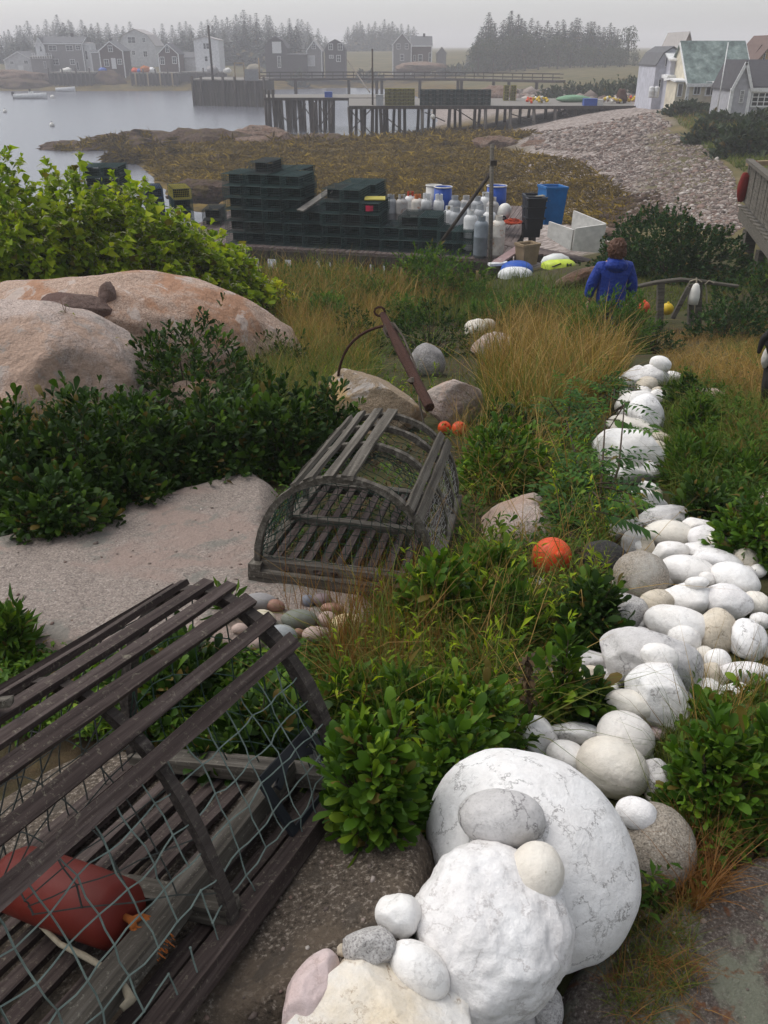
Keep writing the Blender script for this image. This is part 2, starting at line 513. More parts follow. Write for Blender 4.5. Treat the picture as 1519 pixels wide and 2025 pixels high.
granite('shore_rock', (0.11, 0.065, 0.042), (0.03, 0.02, 0.012), (0.20, 0.13, 0.09), 5, (0.11, 0.075, 0.014), (0.03, 0.022, 0.010), 1.0, 1.1, 0.35)
granite('shore_rock_bare', (0.25, 0.165, 0.12), (0.08, 0.05, 0.038), (0.38, 0.29, 0.23), 5, (0.19, 0.10, 0.06), (0.06, 0.045, 0.02), 1.0, 1.1, 0.35)
# cobble material: every stone its own colour
def cobblemat(name, stops):
    m, nt, _, _ = newmat(name)
    g = N(nt, 'ShaderNodeNewGeometry')
    oi = N(nt, 'ShaderNodeObjectInfo')
    ad = N(nt, 'ShaderNodeMath', operation='ADD'); nt.links.new(g.outputs['Random Per Island'], ad.inputs[0]); nt.links.new(oi.outputs['Random'], ad.inputs[1])
    fr = N(nt, 'ShaderNodeMath', operation='FRACT'); nt.links.new(ad.outputs[0], fr.inputs[0])
    c = ramp(nt, fr.outputs[0], stops, 'CONSTANT')
    v = coords(nt, False)
    n = noise(nt, v, 12, 8, 0.7)
    c = mixc(nt, 0.5, c, ramp(nt, n, [(0.3, 0.35), (0.7, 1.0)]), 'MULTIPLY')
    finish(nt, c, 0.85, bump(nt, n, 0.4, 0.02), 0.2)
    M[name] = m
cobblemat('cobble', [(0.0, (0.25, 0.20, 0.17)), (0.15, (0.17, 0.135, 0.115)), (0.32, (0.36, 0.31, 0.275)), (0.45, (0.14, 0.11, 0.095)), (0.6, (0.26, 0.18, 0.145)), (0.72, (0.31, 0.25, 0.215)), (0.84, (0.18, 0.125, 0.105)), (0.95, (0.48, 0.43, 0.385))])
for nm, c, kw in (
    ('trap_wire', (0.012, 0.05, 0.047), dict(rough=0.5)), ('trap_wire_dull', (0.035, 0.05, 0.045), dict(rough=0.6)), ('trap_wire_grey', (0.05, 0.06, 0.06), dict(rough=0.6)),
    ('trap_wire_yellow', (0.42, 0.36, 0.05), dict(rough=0.6)), ('trap_wire_blue', (0.02, 0.06, 0.13), dict(rough=0.5)),
    ('trap_edge', (0.045, 0.075, 0.07), dict(rough=0.7)), ('trap_net', (0.008, 0.014, 0.014), dict(rough=0.9)),
    ('steel_grey', (0.36, 0.37, 0.38), dict(rough=0.55, stain=((0.2, 0.12, 0.08), 0.62))),
    ('tank_white', (0.66, 0.66, 0.65), dict(rough=0.5, stain=((0.30, 0.22, 0.16), 0.64))),
    ('tank_rust', (0.68, 0.64, 0.57), dict(rough=0.6, stain=((0.33, 0.12, 0.03), 0.54))),
    ('tank_dull', (0.44, 0.42, 0.40), dict(rough=0.6, stain=((0.26, 0.18, 0.14), 0.55))),
    ('tank_blue_grey', (0.22, 0.25, 0.28), dict(rough=0.5)),
    ('brass', (0.35, 0.25, 0.1), dict(rough=0.5, metal=0.6)),
    ('rust_collar', (0.55, 0.16, 0.04), dict(rough=0.7)),
    ('drum_blue', (0.012, 0.07, 0.36), dict(rough=0.45)), ('tote_blue', (0.005, 0.13, 0.38), dict(rough=0.4)),
    ('tote_black', (0.012, 0.014, 0.018), dict(rough=0.5)), ('tote_white', (0.62, 0.60, 0.56), dict(rough=0.6, stain=((0.30, 0.27, 0.2), 0.66))),
    ('buoy_orange', (0.74, 0.085, 0.02), dict(rough=0.45)), ('buoy_yellow', (0.70, 0.48, 0.02), dict(rough=0.5)),
    ('buoy_white', (0.72, 0.70, 0.64), dict(rough=0.5)), ('buoy_red', (0.15, 0.016, 0.009), dict(rough=0.55)),
    ('rope_orange', (0.42, 0.13, 0.03), dict(rough=0.9, scale=60)), ('rope_tan', (0.30, 0.26, 0.19), dict(rough=0.9, scale=60)),
    ('rope_green', (0.15, 0.195, 0.175), dict(rough=0.8, scale=40)), ('rope_dark', (0.05, 0.055, 0.05), dict(rough=0.9, scale=40)),
    ('net_dark', (0.02, 0.045, 0.032), dict(rough=0.9, scale=40)),
    ('rope_pale', (0.24, 0.235, 0.215), dict(rough=0.9, scale=60)),
    ('net_red', (0.46, 0.06, 0.02), dict(rough=0.9, scale=30)),
    ('black_plastic', (0.018, 0.02, 0.026), dict(rough=0.45)), ('rust_iron', (0.07, 0.030, 0.020), dict(rough=0.9, scale=25, bs=0.9, bd=0.02)),
    ('kayak_lime', (0.55, 0.68, 0.06), dict(rough=0.35)), ('kayak_white', (0.75, 0.76, 0.72), dict(rough=0.35)), ('kayak_black', (0.02, 0.02, 0.02), dict(rough=0.5)),
    ('hull_white', (0.74, 0.74, 0.73), dict(rough=0.4)), ('hull_blue', (0.015, 0.085, 0.42), dict(rough=0.4)), ('pink_paint', (0.38, 0.26, 0.25), dict(rough=0.8, stain=((0.62, 0.6, 0.56), 0.6))),
    ('shingle_brown', (0.10, 0.068, 0.056), dict(rough=0.9, scale=3)), ('shingle_grey', (0.22, 0.205, 0.20), dict(rough=0.9, scale=3)),
    ('shingle_dark', (0.06, 0.052, 0.05), dict(rough=0.9, scale=3)), ('wall_lavender', (0.50, 0.50, 0.55), dict(rough=0.8, scale=2)),
    ('wall_cream', (0.66, 0.60, 0.47), dict(rough=0.8, scale=2)), ('wall_pale', (0.55, 0.55, 0.55), dict(rough=0.8, scale=2)),
    ('wall_white', (0.72, 0.72, 0.72), dict(rough=0.8, scale=2)), ('wall_grey', (0.40, 0.395, 0.42), dict(rough=0.85, scale=3)),
    ('wall_tan', (0.42, 0.27, 0.12), dict(rough=0.85, scale=3)), ('wall_pink', (0.46, 0.36, 0.31), dict(rough=0.85, scale=3)),
    ('trim_white', (0.76, 0.76, 0.75), dict(rough=0.6)), ('roof_grey', (0.13, 0.13, 0.135), dict(rough=0.9, scale=4)),
    ('roof_dark', (0.075, 0.072, 0.078), dict(rough=0.9, scale=4)), ('roof_brown', (0.15, 0.10, 0.085), dict(rough=0.9, scale=4)),
    ('roof_pale', (0.40, 0.37, 0.35), dict(rough=0.9, scale=4)),
    ('jacket_blue', (0.006, 0.035, 0.27), dict(rough=0.6, scale=4, bs=0.9, bd=0.05)), ('denim', (0.05, 0.07, 0.12), dict(rough=0.9)),
    ('skin', (0.45, 0.26, 0.18), dict(rough=0.6)), ('hair', (0.10, 0.045, 0.025), dict(rough=0.6, scale=30)), ('shoe', (0.05, 0.04, 0.03), dict(rough=0.8)),
    ('dog_black', (0.012, 0.009, 0.008), dict(rough=0.7, scale=40, bs=0.6)), ('dog_white', (0.5, 0.47, 0.43), dict(rough=0.8, scale=40)),
    ('red_cloth', (0.20, 0.02, 0.015), dict(rough=0.9)), ('crib_wood', (0.09, 0.078, 0.062), dict(rough=0.9, scale=0.8)),
    ('crib_weed', (0.05, 0.045, 0.03), dict(rough=0.9, scale=0.8)), ('sign_grey', (0.25, 0.25, 0.25), dict(rough=0.8)),
    ('timber_tan', (0.30, 0.22, 0.13), dict(rough=0.9)), ('tarp_green', (0.18, 0.33, 0.2), dict(rough=0.7)), ('pebble_cream', (0.60, 0.53, 0.40), dict(rough=0.6)),
    ('pebble_grey', (0.30, 0.285, 0.28), dict(rough=0.6, scale=30)), ('pebble_rust', (0.30, 0.165, 0.12), dict(rough=0.6, scale=30)),
    ('pebble_green', (0.18, 0.19, 0.155), dict(rough=0.6, scale=30)), ('pebble_purple', (0.20, 0.15, 0.15), dict(rough=0.6, scale=40)),
    ('pebble_blue', (0.17, 0.18, 0.21), dict(rough=0.6, scale=40)), ('pebble_pink', (0.48, 0.36, 0.31), dict(rough=0.6, scale=40)),
    ('pebble_yellow', (0.56, 0.44, 0.25), dict(rough=0.6, scale=20)), ('pebble_slate', (0.32, 0.335, 0.34), dict(rough=0.6, scale=40)), ('tag_red', (0.75, 0.03, 0.10), dict(rough=0.5)),
    ('engine_black', (0.02, 0.02, 0.022), dict(rough=0.4)), ('curtain', (0.5, 0.52, 0.52), dict(rough=0.9)),
):
    simple(nm, c, **kw)
m, nt, _, _ = newmat('glass_pane')
finish(nt, (0.02, 0.024, 0.028), 0.08, None, 0.6); M['glass_pane'] = m
# mottled green asphalt shingle
m, nt, _, _ = newmat('roof_green')
v = coords(nt)
br = N(nt, 'ShaderNodeTexVoronoi'); br.inputs['Scale'].default_value = 1.6; nt.links.new(v, br.inputs['Vector'])
n = noise(nt, v, 1.3, 6, 0.7)
c = ramp(nt, n, [(0.36, (0.085, 0.115, 0.108)), (0.5, (0.14, 0.19, 0.175)), (0.6, (0.20, 0.255, 0.23)), (0.7, (0.30, 0.34, 0.32))])
bw = N(nt, 'ShaderNodeRGBToBW'); nt.links.new(br.outputs['Color'], bw.inputs[0]); c = mixc(nt, 0.35, c, bw.outputs[0], 'SOFT_LIGHT')
hs = N(nt, 'ShaderNodeHueSaturation'); hs.inputs['Saturation'].default_value = 0.8; nt.links.new(c, hs.inputs['Color'])
finish(nt, hs.outputs[0], 0.9, bump(nt, n, 0.3, 0.03), 0.2); M['roof_green'] = m
# water
m, nt, _, _ = newmat('water')
v = coords(nt, False)
mp = N(nt, 'ShaderNodeMapping'); mp.inputs['Scale'].default_value = (0.5, 1.3, 1.0); nt.links.new(v, mp.inputs['Vector'])
n1 = noise(nt, mp.outputs[0], 1.3, 6, 0.6)
finish(nt, (0.085, 0.088, 0.105), 0.26, bump(nt, n1, 0.25, 0.10), 0.5); M['water'] = m

# ------------------------------------------------------------------ terrain height
KY = np.array([0, 1, 2, 2.7, 3.6, 5.5, 7, 9, 10.5, 12, 14, 16, 18, 21, 24, 28, 34, 42, 50, 60, 70, 80, 88, 95, 105, 118, 130, 150, 180, 220, 236, 246, 262, 290, 340, 1700], float)
KS = np.array([-0.42, -0.2, -0.03, 0.12, 0.25, 0.38])
KZ = np.array([
 [6.95, 6.9, 6.82, 6.75, 6.65, 6.4, 6.1, 5.8, 5.6, 5.5, 5.3, 4.8, 3.8, 2, .4, -.8, -1, -1.2, -1.5, -2, -2, -2, -2, -2, -2.5, -3, -3, -3, -3, -1, .2, 3.6, 4.5, 5.0, 5.6, 12],
 [6.95, 6.9, 6.82, 6.75, 6.62, 6.3, 6.0, 5.7, 5.5, 5.3, 5.1, 4.85, 4.5, 1.8, .4, -.6, -.8, -.6, -.1, .4, .6, .8, .9, .6, -1, -2.5, -3, -3, -3, -1, .2, 3.6, 4.5, 5.0, 5.6, 12],
 [6.95, 6.9, 6.82, 6.75, 6.6, 6.2, 5.9, 5.5, 5.2, 4.9, 4.75, 4.7, 4.5, 2.8, 1.0, -.1, -.5, -.4, .2, .5, .7, .8, .9, .8, -.3, -1.5, -2, -2, -2.5, -2, -1.4, -.9, .1, 4.2, 8, 14],
 [6.95, 6.9, 6.82, 6.75, 6.6, 6.2, 5.9, 5.5, 5.15, 4.6, 4.4, 4.25, 4.1, 3.7, 2.9, 2.0, 1.3, .9, .9, .9, 1.0, 1.1, 1.2, 1.2, 1.0, 1.3, 1.6, 1.8, 2.5, 3.5, 4, 4.2, 4.6, 5.5, 8, 14],
 [6.95, 6.9, 6.82, 6.75, 6.6, 6.2, 5.9, 5.5, 5.1, 4.6, 4.4, 4.3, 4.2, 4.05, 3.75, 3.1, 2.3, 1.7, 1.6, 2.2, 2.8, 3.1, 3.4, 3.6, 3.7, 3.9, 4.0, 4.1, 4.4, 4.9, 5, 5.1, 5.2, 5.8, 8, 14],
 [6.95, 6.9, 6.84, 6.78, 6.7, 6.4, 6.1, 5.6, 5.2, 4.7, 4.4, 4.2, 4.1, 4.0, 3.9, 3.6, 3.3, 3.2, 3.4, 3.7, 3.9, 4, 4.1, 4.2, 4.3, 4.5, 4.6, 4.7, 5, 5.3, 5.4, 5.5, 5.6, 6, 8, 14]], float)
_TY = np.linspace(0, math.log(1701), 500)
_TS = np.linspace(-0.55, 0.55, 111)
_tab = np.stack([np.interp(np.exp(_TY) - 1, KY, z) for z in KZ])
_ker = np.exp(-0.5 * (np.arange(-4, 5) / 2.0) ** 2); _ker /= _ker.sum()
_tab = np.stack([np.convolve(np.pad(z, 4, 'edge'), _ker, 'valid') for z in _tab])
_T = np.stack([np.interp(_TS, KS, _tab[:, j]) for j in range(len(_TY))], 1)      # (S, Y)
_ker2 = np.exp(-0.5 * (np.arange(-6, 7) / 3.0) ** 2); _ker2 /= _ker2.sum()
_T = np.stack([np.convolve(np.pad(_T[:, j], 6, 'edge'), _ker2, 'valid') for j in range(_T.shape[1])], 1)
def H(x, y):
    x, y = np.asarray(x, float), np.asarray(y, float)
    yy = np.maximum(y, 0)
    s = np.clip(x / (yy + 1.5), -0.549, 0.549)
    ly = np.clip(np.log(yy + 1), 0, _TY[-1] - 1e-6)
    fi = (s - _TS[0]) / (_TS[1] - _TS[0]); fj = ly / (_TY[1] - _TY[0])
    i = fi.astype(int); j = fj.astype(int)
    a, b = fi - i, fj - j
    z = (_T[i, j] * (1 - a) + _T[i + 1, j] * a) * (1 - b) + (_T[i, j + 1] * (1 - a) + _T[i + 1, j + 1] * a) * b
    P = np.stack([x, y, 0 * x], -1)
    z = z + 0.05 * fbm(P * 0.9, 3) * sstep(0.5, 6, y)
    weed = sstep(30, 45, y) * (1 - sstep(150, 200, y))
    return z + weed * (0.22 * fbm(P * 0.33 + 5, 3))
LEDGES = []
_GS, _GY = 640, 1300
_ss = np.linspace(-0.549, 0.549, _GS); _yy = np.exp(np.linspace(0, _TY[-1] - 1e-6, _GY)) - 1
_TAB = {}
def _table(with_ledges):
    key = len(LEDGES) if with_ledges else 0
    if key not in _TAB:
        if 0 not in _TAB:
            Yg = np.broadcast_to(_yy[None, :], (_GS, _GY)); Xg = _ss[:, None] * (Yg + 1.5)
            _TAB['x'], _TAB['y'] = Xg, Yg
            _TAB[0] = H(Xg, Yg)
        if key:
            z = _TAB[0].copy(); nearj = int(np.searchsorted(_yy, 12.0))
            for f in LEDGES:
                z[:, :nearj] = np.maximum(z[:, :nearj], f(_TAB['x'][:, :nearj], _TAB['y'][:, :nearj]))
            _TAB[key] = z
    return _TAB[key]
def _look(T, x, y):
    x, y = np.asarray(x, float), np.maximum(np.asarray(y, float), 0)
    fi = (np.clip(x / (y + 1.5), -0.5489, 0.5489) + 0.549) / 1.098 * (_GS - 1)
    fj = np.clip(np.log(y + 1), 0, _TY[-1] - 1e-4) / (_TY[-1] - 1e-6) * (_GY - 1)
    i = np.minimum(fi.astype(int), _GS - 2); j = np.minimum(fj.astype(int), _GY - 2); a, b = fi - i, fj - j
    return (T[i, j] * (1 - a) + T[i + 1, j] * a) * (1 - b) + (T[i, j + 1] * (1 - a) + T[i + 1, j + 1] * a) * b
def G(x, y):
    return _look(_table(True), x, y)
def H0(x, y):
    return _look(_table(False), x, y)
_TT = np.geomspace(0.35, 900, 420)
def hit(px, py, lift=0.0, fn=None):
    """where the sight line through a photo pixel meets the ground (raised by lift)"""
    fn = fn or G
    px = np.atleast_1d(np.asarray(px, float)); py = np.atleast_1d(np.asarray(py, float))
    d = ray(px, py)
    P = d[:, None, :] * _TT[None, :, None] + np.array([0, 0, 8.5])
    below = P[..., 2] < fn(P[..., 0], P[..., 1]) + np.asarray(lift).reshape(-1, 1)
    k = np.argmax(below, 1)
    k = np.where(below.any(1), np.maximum(k, 1), len(_TT) - 1)
    lo, hi = _TT[k - 1], _TT[k]
    for _ in range(14):
        mid = (lo + hi) / 2
        q = d * mid[:, None] + np.array([0, 0, 8.5])
        bl = q[:, 2] < fn(q[:, 0], q[:, 1]) + lift
        hi = np.where(bl, mid, hi); lo = np.where(bl, lo, mid)
    return d * hi[:, None] + np.array([0, 0, 8.5])
def hit1(px, py, lift=0.0, fn=None):
    return Vector(hit(px, py, lift, fn)[0])
def gz(x, y):
    return float(G(np.array([x]), np.array([y]))[0])
def inpoly(px, py, poly):
    px, py = np.asarray(px, float), np.asarray(py, float)
    r = np.zeros(px.shape, bool)
    n = len(poly)
    for k in range(n):
        x0, y0 = poly[k]; x1, y1 = poly[(k + 1) % n]
        c = ((y0 > py) != (y1 > py)) & (px < (x1 - x0) * (py - y0) / ((y1 - y0) or 1e-9) + x0)
        r ^= c
    return r
def polydist(x, y, poly):
    """signed distance, positive inside"""
    d = np.full(np.shape(x), 1e9)
    for k in range(len(poly)):
        x0, y0 = poly[k]; x1, y1 = poly[(k + 1) % len(poly)]
        ex, ey = x1 - x0, y1 - y0
        t = np.clip(((x - x0) * ex + (y - y0) * ey) / (ex * ex + ey * ey + 1e-12), 0, 1)
        d = np.minimum(d, np.hypot(x - x0 - t * ex, y - y0 - t * ey))
    return np.where(inpoly(x, y, poly), d, -d)
def px_samples(poly, n, seed=0):
    r = np.random.default_rng(seed)
    P = np.array(poly, float)
    x0, y0 = P.min(0); x1, y1 = P.max(0)
    out = []
    tot = 0
    while tot < n:
        q = r.uniform((x0, y0), (x1, y1), (max(64, n), 2))
        q = q[inpoly(q[:, 0], q[:, 1], poly)]
        out.append(q); tot += len(q)
    return np.concatenate(out)[:n]

# ------------------------------------------------------------------ ground sheet, water, haze
def ground_sheet():
    rr = np.concatenate([[0.0], np.geomspace(0.25, 1600, 280)])
    fa = np.radians(np.linspace(-34, 34, 240))
    ba = np.radians(np.linspace(34, 326, 60)[1:-1])
    an = np.concatenate([fa, ba])
    A, R = np.meshgrid(an, rr)
    X, Y = np.sin(A) * R, np.cos(A) * R
    Z = H(X, Y)
    Z = np.where(Y < 0, Z + 0.0, Z)
    nr, na = X.shape
    V = np.stack([X, Y, Z], -1).reshape(-1, 3)
    i = np.arange(nr - 1)[:, None] * na + np.arange(na)[None, :]
    i2 = np.arange(nr - 1)[:, None] * na + (np.arange(na)[None, :] + 1) % na
    Fc = np.stack([i, i2, i2 + na, i + na], -1).reshape(-1, 4)[:, ::-1]
    x, y, z = V.T
    s = x / (np.maximum(y, 0) + 1.5)
    wob = fbm(np.stack([x, y, z], -1) * 0.12, 4)
    # weights of the real covers: weed on the flats, cobble on the beach, meadow inland
    shore = sstep(17, 21, y)
    weed = sstep(26, 32, y) * (1 - sstep(225, 240, y)) * (1 - sstep(1.45 + 0.5 * wob, 1.95 + 0.5 * wob, z))
    cob = sstep(24, 30, y) * (1 - sstep(112, 135, y)) * sstep(0.10, 0.16, s + 0.04 * wob) * sstep(1.0, 1.4, z + 0.5 * wob) * (1 - sstep(0.275, 0.305, s + 0.03 * wob + 0.0006 * (80 - y)))
    cob = np.maximum(cob, sstep(112, 125, y) * (1 - sstep(150, 165, y)) * sstep(.02, .06, s) * (1 - sstep(.17, .2, s)))
    weed = np.maximum(weed, 0.9 * sstep(236, 240, y) * (1 - sstep(2.0, 3.2, z)) * (s < 0.1))
    me = npmesh('ground', V, Fc, True, {'weed': np.clip(weed - cob, 0, 1), 'cob': cob, 'far': sstep(20, 26, y)})
    m, nt, _, _ = newmat('ground')
    v = coords(nt, False)
    def A_(n):
        a = N(nt, 'ShaderNodeAttribute', attribute_name=n); return a.outputs['Fac']
    n1 = noise(nt, v, 1.4, 8, 0.7)
    n2 = noise(nt, v, 14, 8, 0.7)
    soil = ramp(nt, n2, [(0.3, (0.028, 0.019, 0.011)), (0.55, (0.06, 0.042, 0.022)), (0.75, (0.11, 0.075, 0.038))])
    mead = ramp(nt, noise(nt, v, 0.22, 8, 0.7), [(0.3, (0.05, 0.05, 0.018)), (0.5, (0.10, 0.085, 0.032)), (0.7, (0.17, 0.125, 0.06))])
    lawn = ramp(nt, n1, [(0.3, (0.025, 0.04, 0.012)), (0.55, (0.05, 0.062, 0.017)), (0.7, (0.10, 0.075, 0.03))])
    near = mixc(nt, ramp(nt, n1, [(0.35, 0.0), (0.6, 0.8)]), soil, lawn)
    base = mixc(nt, A_('far'), near, mead)
    nw = noise(nt, v, 0.35, 10, 0.72, 0.4)
    weedc = ramp(nt, nw, [(0.28, (0.014, 0.010, 0.005)), (0.44, (0.05, 0.033, 0.008)), (0.56, (0.14, 0.09, 0.010)), (0.66, (0.10, 0.048, 0.02)), (0.78, (0.22, 0.14, 0.015))])
    base = mixc(nt, A_('weed'), base, weedc)
    vc = N(nt, 'ShaderNodeTexVoronoi'); vc.inputs['Scale'].default_value = 5.0; nt.links.new(v, vc.inputs['Vector'])
    cc = ramp(nt, vc.outputs['Color'], [(0.2, (0.14, 0.115, 0.10)), (0.5, (0.25, 0.205, 0.18)), (0.8, (0.36, 0.31, 0.28))])
    base = mixc(nt, A_('cob'), base, cc)
    finish(nt, base, 0.9, bump(nt, n2, 0.6, 0.05), 0.15)
    link('ground', me, m)
    bpy.data.objects['ground']['kind'] = 'structure'
ground_sheet()
me = npmesh('sea_water', [(-1500, 18, 0), (1500, 18, 0), (1500, 1500, 0), (-1500, 1500, 0)], [(0, 1, 2, 3)])
tag(link('sea_water', me, M['water']), kind='structure')

# haze: one closed box of even air round everything
mb = MB(); mb.box(-1650, 1650, -1650, 1750, -5.5, 34)
m, nt, _, _ = newmat('haze')
pv = N(nt, 'ShaderNodeVolumePrincipled')
pv.inputs['Color'].default_value = rgba(HAZE_COLOR)
pv.inputs['Density'].default_value = HAZE_DENSITY
pv.inputs['Anisotropy'].default_value = 0.0
o = N(nt, 'ShaderNodeOutputMaterial'); nt.links.new(pv.outputs[0], o.inputs['Volume'])
if HAZE_DENSITY > 0:
    tag(mb.build('haze', m), 'pale sea fog lying over the harbour', None, None, 'stuff')

# ------------------------------------------------------------------ rocks
_ico = {}
def ico(n):
    if n not in _ico:
        import bmesh
        b = bmesh.new(); bmesh.ops.create_icosphere(b, subdivisions=n, radius=1.0)
        V = np.array([v.co[:] for v in b.verts]); Fc = np.array([[v.index for v in f.verts] for f in b.faces])
        b.free(); _ico[n] = (V, Fc)
    return _ico[n]
def stone_verts(n, r3, lump, seed, freq=1.3, angular=0.0, fine=0.0):
    V, Fc = ico(n)
    D = V.copy()
    if angular > 0:                        # clip by random planes: facets
        rg = np.random.default_rng(seed)
        for _ in range(int(9 + 6 * angular)):
            nrm = rg.normal(size=3); nrm /= np.linalg.norm(nrm)
            lim = 1 - angular * rg.uniform(0.12, 0.42)
            t = V @ nrm
            over = t > lim
            D[over] = D[over] - (np.sum(D[over] * nrm, 1) - lim)[:, None].clip(0) * nrm * 0.92
    k = 1 + lump * fbm(V * freq + seed * 3.7, 3)
    if n >= 4 and fine == 0 and lump > .07: fine = 0.018
    if fine: k = k + fine * fbm(V * freq * 4 + seed, 5, 0.6)
    return D * k[:, None] * np.asarray(r3), Fc
def view_axes(px, py):
    d = ray(px, py); d = d / np.linalg.norm(d)
    a = np.array([1.0, 0, 0]); a -= d * (a @ d); a /= np.linalg.norm(a)
    u = np.cross(a, d)
    return a, u, d
def stone(name, label, cat, px, py, w, h, rot=0, kind='white_stone', lift=None, lump=0.15, sub=4, angular=0.0, fine=0.0, group=None, seed=None, dep=None, freq=1.3):
    """a stone seen as an ellipse w x h (photo pixels) turned by rot degrees; it rests on the ground or at 'lift' metres"""
    seed = seed if seed is not None else int(px * 13 + py * 7) % 997
    hz = 0.0
    p = hit1(px, py, 0.0)
    for _ in range(3):
        mp = float(mpp(p))
        vs = mp * (h * abs(math.cos(math.radians(rot))) + w * abs(math.sin(math.radians(rot)))) * 0.5
        l = (0.55 * vs if lift is None else lift + 0.55 * vs)
        p = hit1(px, py, l)
    mp = float(mpp(p))
    a, u, d = view_axes(px, py)
    c, s_ = math.cos(math.radians(rot)), math.sin(math.radians(rot))
    e1, e2 = a * c + u * s_, -a * s_ + u * c
    dp = dep if dep is not None else (0.5 * (w + h) * 0.92 if h > 0.6 * w else 0.75 * w)
    if angular == 0 and lump > .07: angular = 0.24 + 0.5 * ((seed * 37) % 100) / 100
    V, Fc = stone_verts(sub, (w * mp / 2, h * mp / 2, dp * mp / 2), lump, seed, freq, angular, fine)
    W = V[:, :1] * e1 + V[:, 1:2] * e2 + V[:, 2:3] * d
    me = npmesh(name, W, Fc, True)
    o = link(name, me, M[kind], None, tuple(p))
    return tag(o, label, cat, group)
def ledge(name, label, poly, raise_, mname, cell=0.03, edge=0.25, rough=0.05, tilt=None, dome=0.0, nfreq=2.0):
    """a granite outcrop that swells out of the ground inside a polygon given in photo pixels"""
    W = hit([p[0] for p in poly], [p[1] for p in poly], 0.0, H0)[:, :2]
    wp = [tuple(w) for w in W]
    cx, cy_ = W.mean(0)
    def f(x, y, full=False):
        d = polydist(x, y, wp)
        t = sstep(-0.25 * edge, edge, d)
        P = np.stack([x, y, 0 * x], -1)
        z = H(x, y) + (raise_ * t + dome * np.clip(d, 0, 2)) + rough * fbm(P * nfreq + raise_ * 31, 5, 0.55) * t - 0.10 * (1 - t)
        if tilt is not None:
            z = z + t * (tilt[0] * (x - cx) + tilt[1] * (y - cy_))
        return np.where(d > -edge * 1.2, z, -99) if not full else z
    x0, y0 = W.min(0) - edge; x1, y1 = W.max(0) + edge
    nx, ny = int((x1 - x0) / cell) + 2, int((y1 - y0) / cell) + 2
    X, Y = np.meshgrid(np.linspace(x0, x1, nx), np.linspace(y0, y1, ny))
    Z = f(X, Y, True)
    d = polydist(X, Y, wp)
    V = np.stack([X, Y, Z], -1).reshape(-1, 3)
    i = np.arange(ny - 1)[:, None] * nx + np.arange(nx - 1)[None, :]
    Fc = np.stack([i, i + 1, i + 1 + nx, i + nx], -1).reshape(-1, 4)
    keep = (d.reshape(-1)[Fc] > -edge * 0.9).any(1)
    Fc = Fc[keep]
    used = np.unique(Fc); mp_ = np.full(len(V), -1); mp_[used] = np.arange(len(used))
    V = V[used]; Fc = mp_[Fc]
    c = V.mean(0)
    o = link(name, npmesh(name, V - c, Fc, True), M[mname], None, tuple(c))
    tag(o, label, 'rock')
    LEDGES.append(f)
    return o

# ------------------------------------------------------------------ leaves and blades
def unit(a):
    return a / np.maximum(np.linalg.norm(a, axis=-1, keepdims=True), 1e-9)
def leaves(P, D, L, Wd, rng, fold=0.25, droop=0.15, up=None, shape=0.45):
    """folded two-segment leaves from base points P along D; returns V (n*6), F (n*4 tris)"""
    n = len(P)
    D = unit(D)
    upv = np.tile(np.array([0, 0, 1.0]), (n, 1)) if up is None else up
    upv = upv + rng.normal(0, 0.35, (n, 3))
    S = unit(np.cross(D, upv)); U = np.cross(S, D)
    L = np.asarray(L).reshape(-1, 1) * np.ones((n, 1)); Wd = np.asarray(Wd).reshape(-1, 1) * np.ones((n, 1))
    mid = P + D * L * shape + U * L * 0.03
    tip = P + D * L - np.array([0, 0, 1.0]) * L * droop
    lf = mid + S * Wd / 2 + U * Wd * fold
    rt = mid - S * Wd / 2 + U * Wd * fold
    V = np.stack([P, lf, mid, rt, tip], 1).reshape(-1, 3)
    b = np.arange(n)[:, None] * 5
    Fc = np.concatenate([b + [0, 2, 1], b + [0, 3, 2], b + [1, 2, 4], b + [2, 3, 4]], 1).reshape(-1, 3)
    return V, Fc, 5
def leaves_round(P, D, L, Wd, rng, fold=0.25, droop=0.15, up=None):
    """paddle shaped leaves: narrow at the base, widest past the middle, rounded tip"""
    n = len(P)
    D = unit(D)
    upv = np.tile(np.array([0, 0, 1.0]), (n, 1)) if up is None else up
    upv = upv + rng.normal(0, 0.35, (n, 3))
    S = unit(np.cross(D, upv)); U = np.cross(S, D)
    L = np.asarray(L).reshape(-1, 1) * np.ones((n, 1)); Wd = np.asarray(Wd).reshape(-1, 1) * np.ones((n, 1))
    dz = np.array([0, 0, 1.0]) * L * droop
    rows = [P]
    for u, w in ((0.38, 0.62), (0.72, 1.0), (0.93, 0.62)):
        c = P + D * L * u - dz * u * u
        rows += [c + S * Wd * w / 2 + U * Wd * fold * w, c - S * Wd * w / 2 + U * Wd * fold * w]
    rows.append(P + D * L - dz)
    V = np.stack(rows, 1).reshape(-1, 3)
    b = np.arange(n)[:, None] * 8
    Fc = np.concatenate([b + t for t in ([0, 2, 1], [1, 2, 4], [1, 4, 3], [3, 4, 6], [3, 6, 5], [5, 6, 7])], 1).reshape(-1, 3)
    return V, Fc, 8
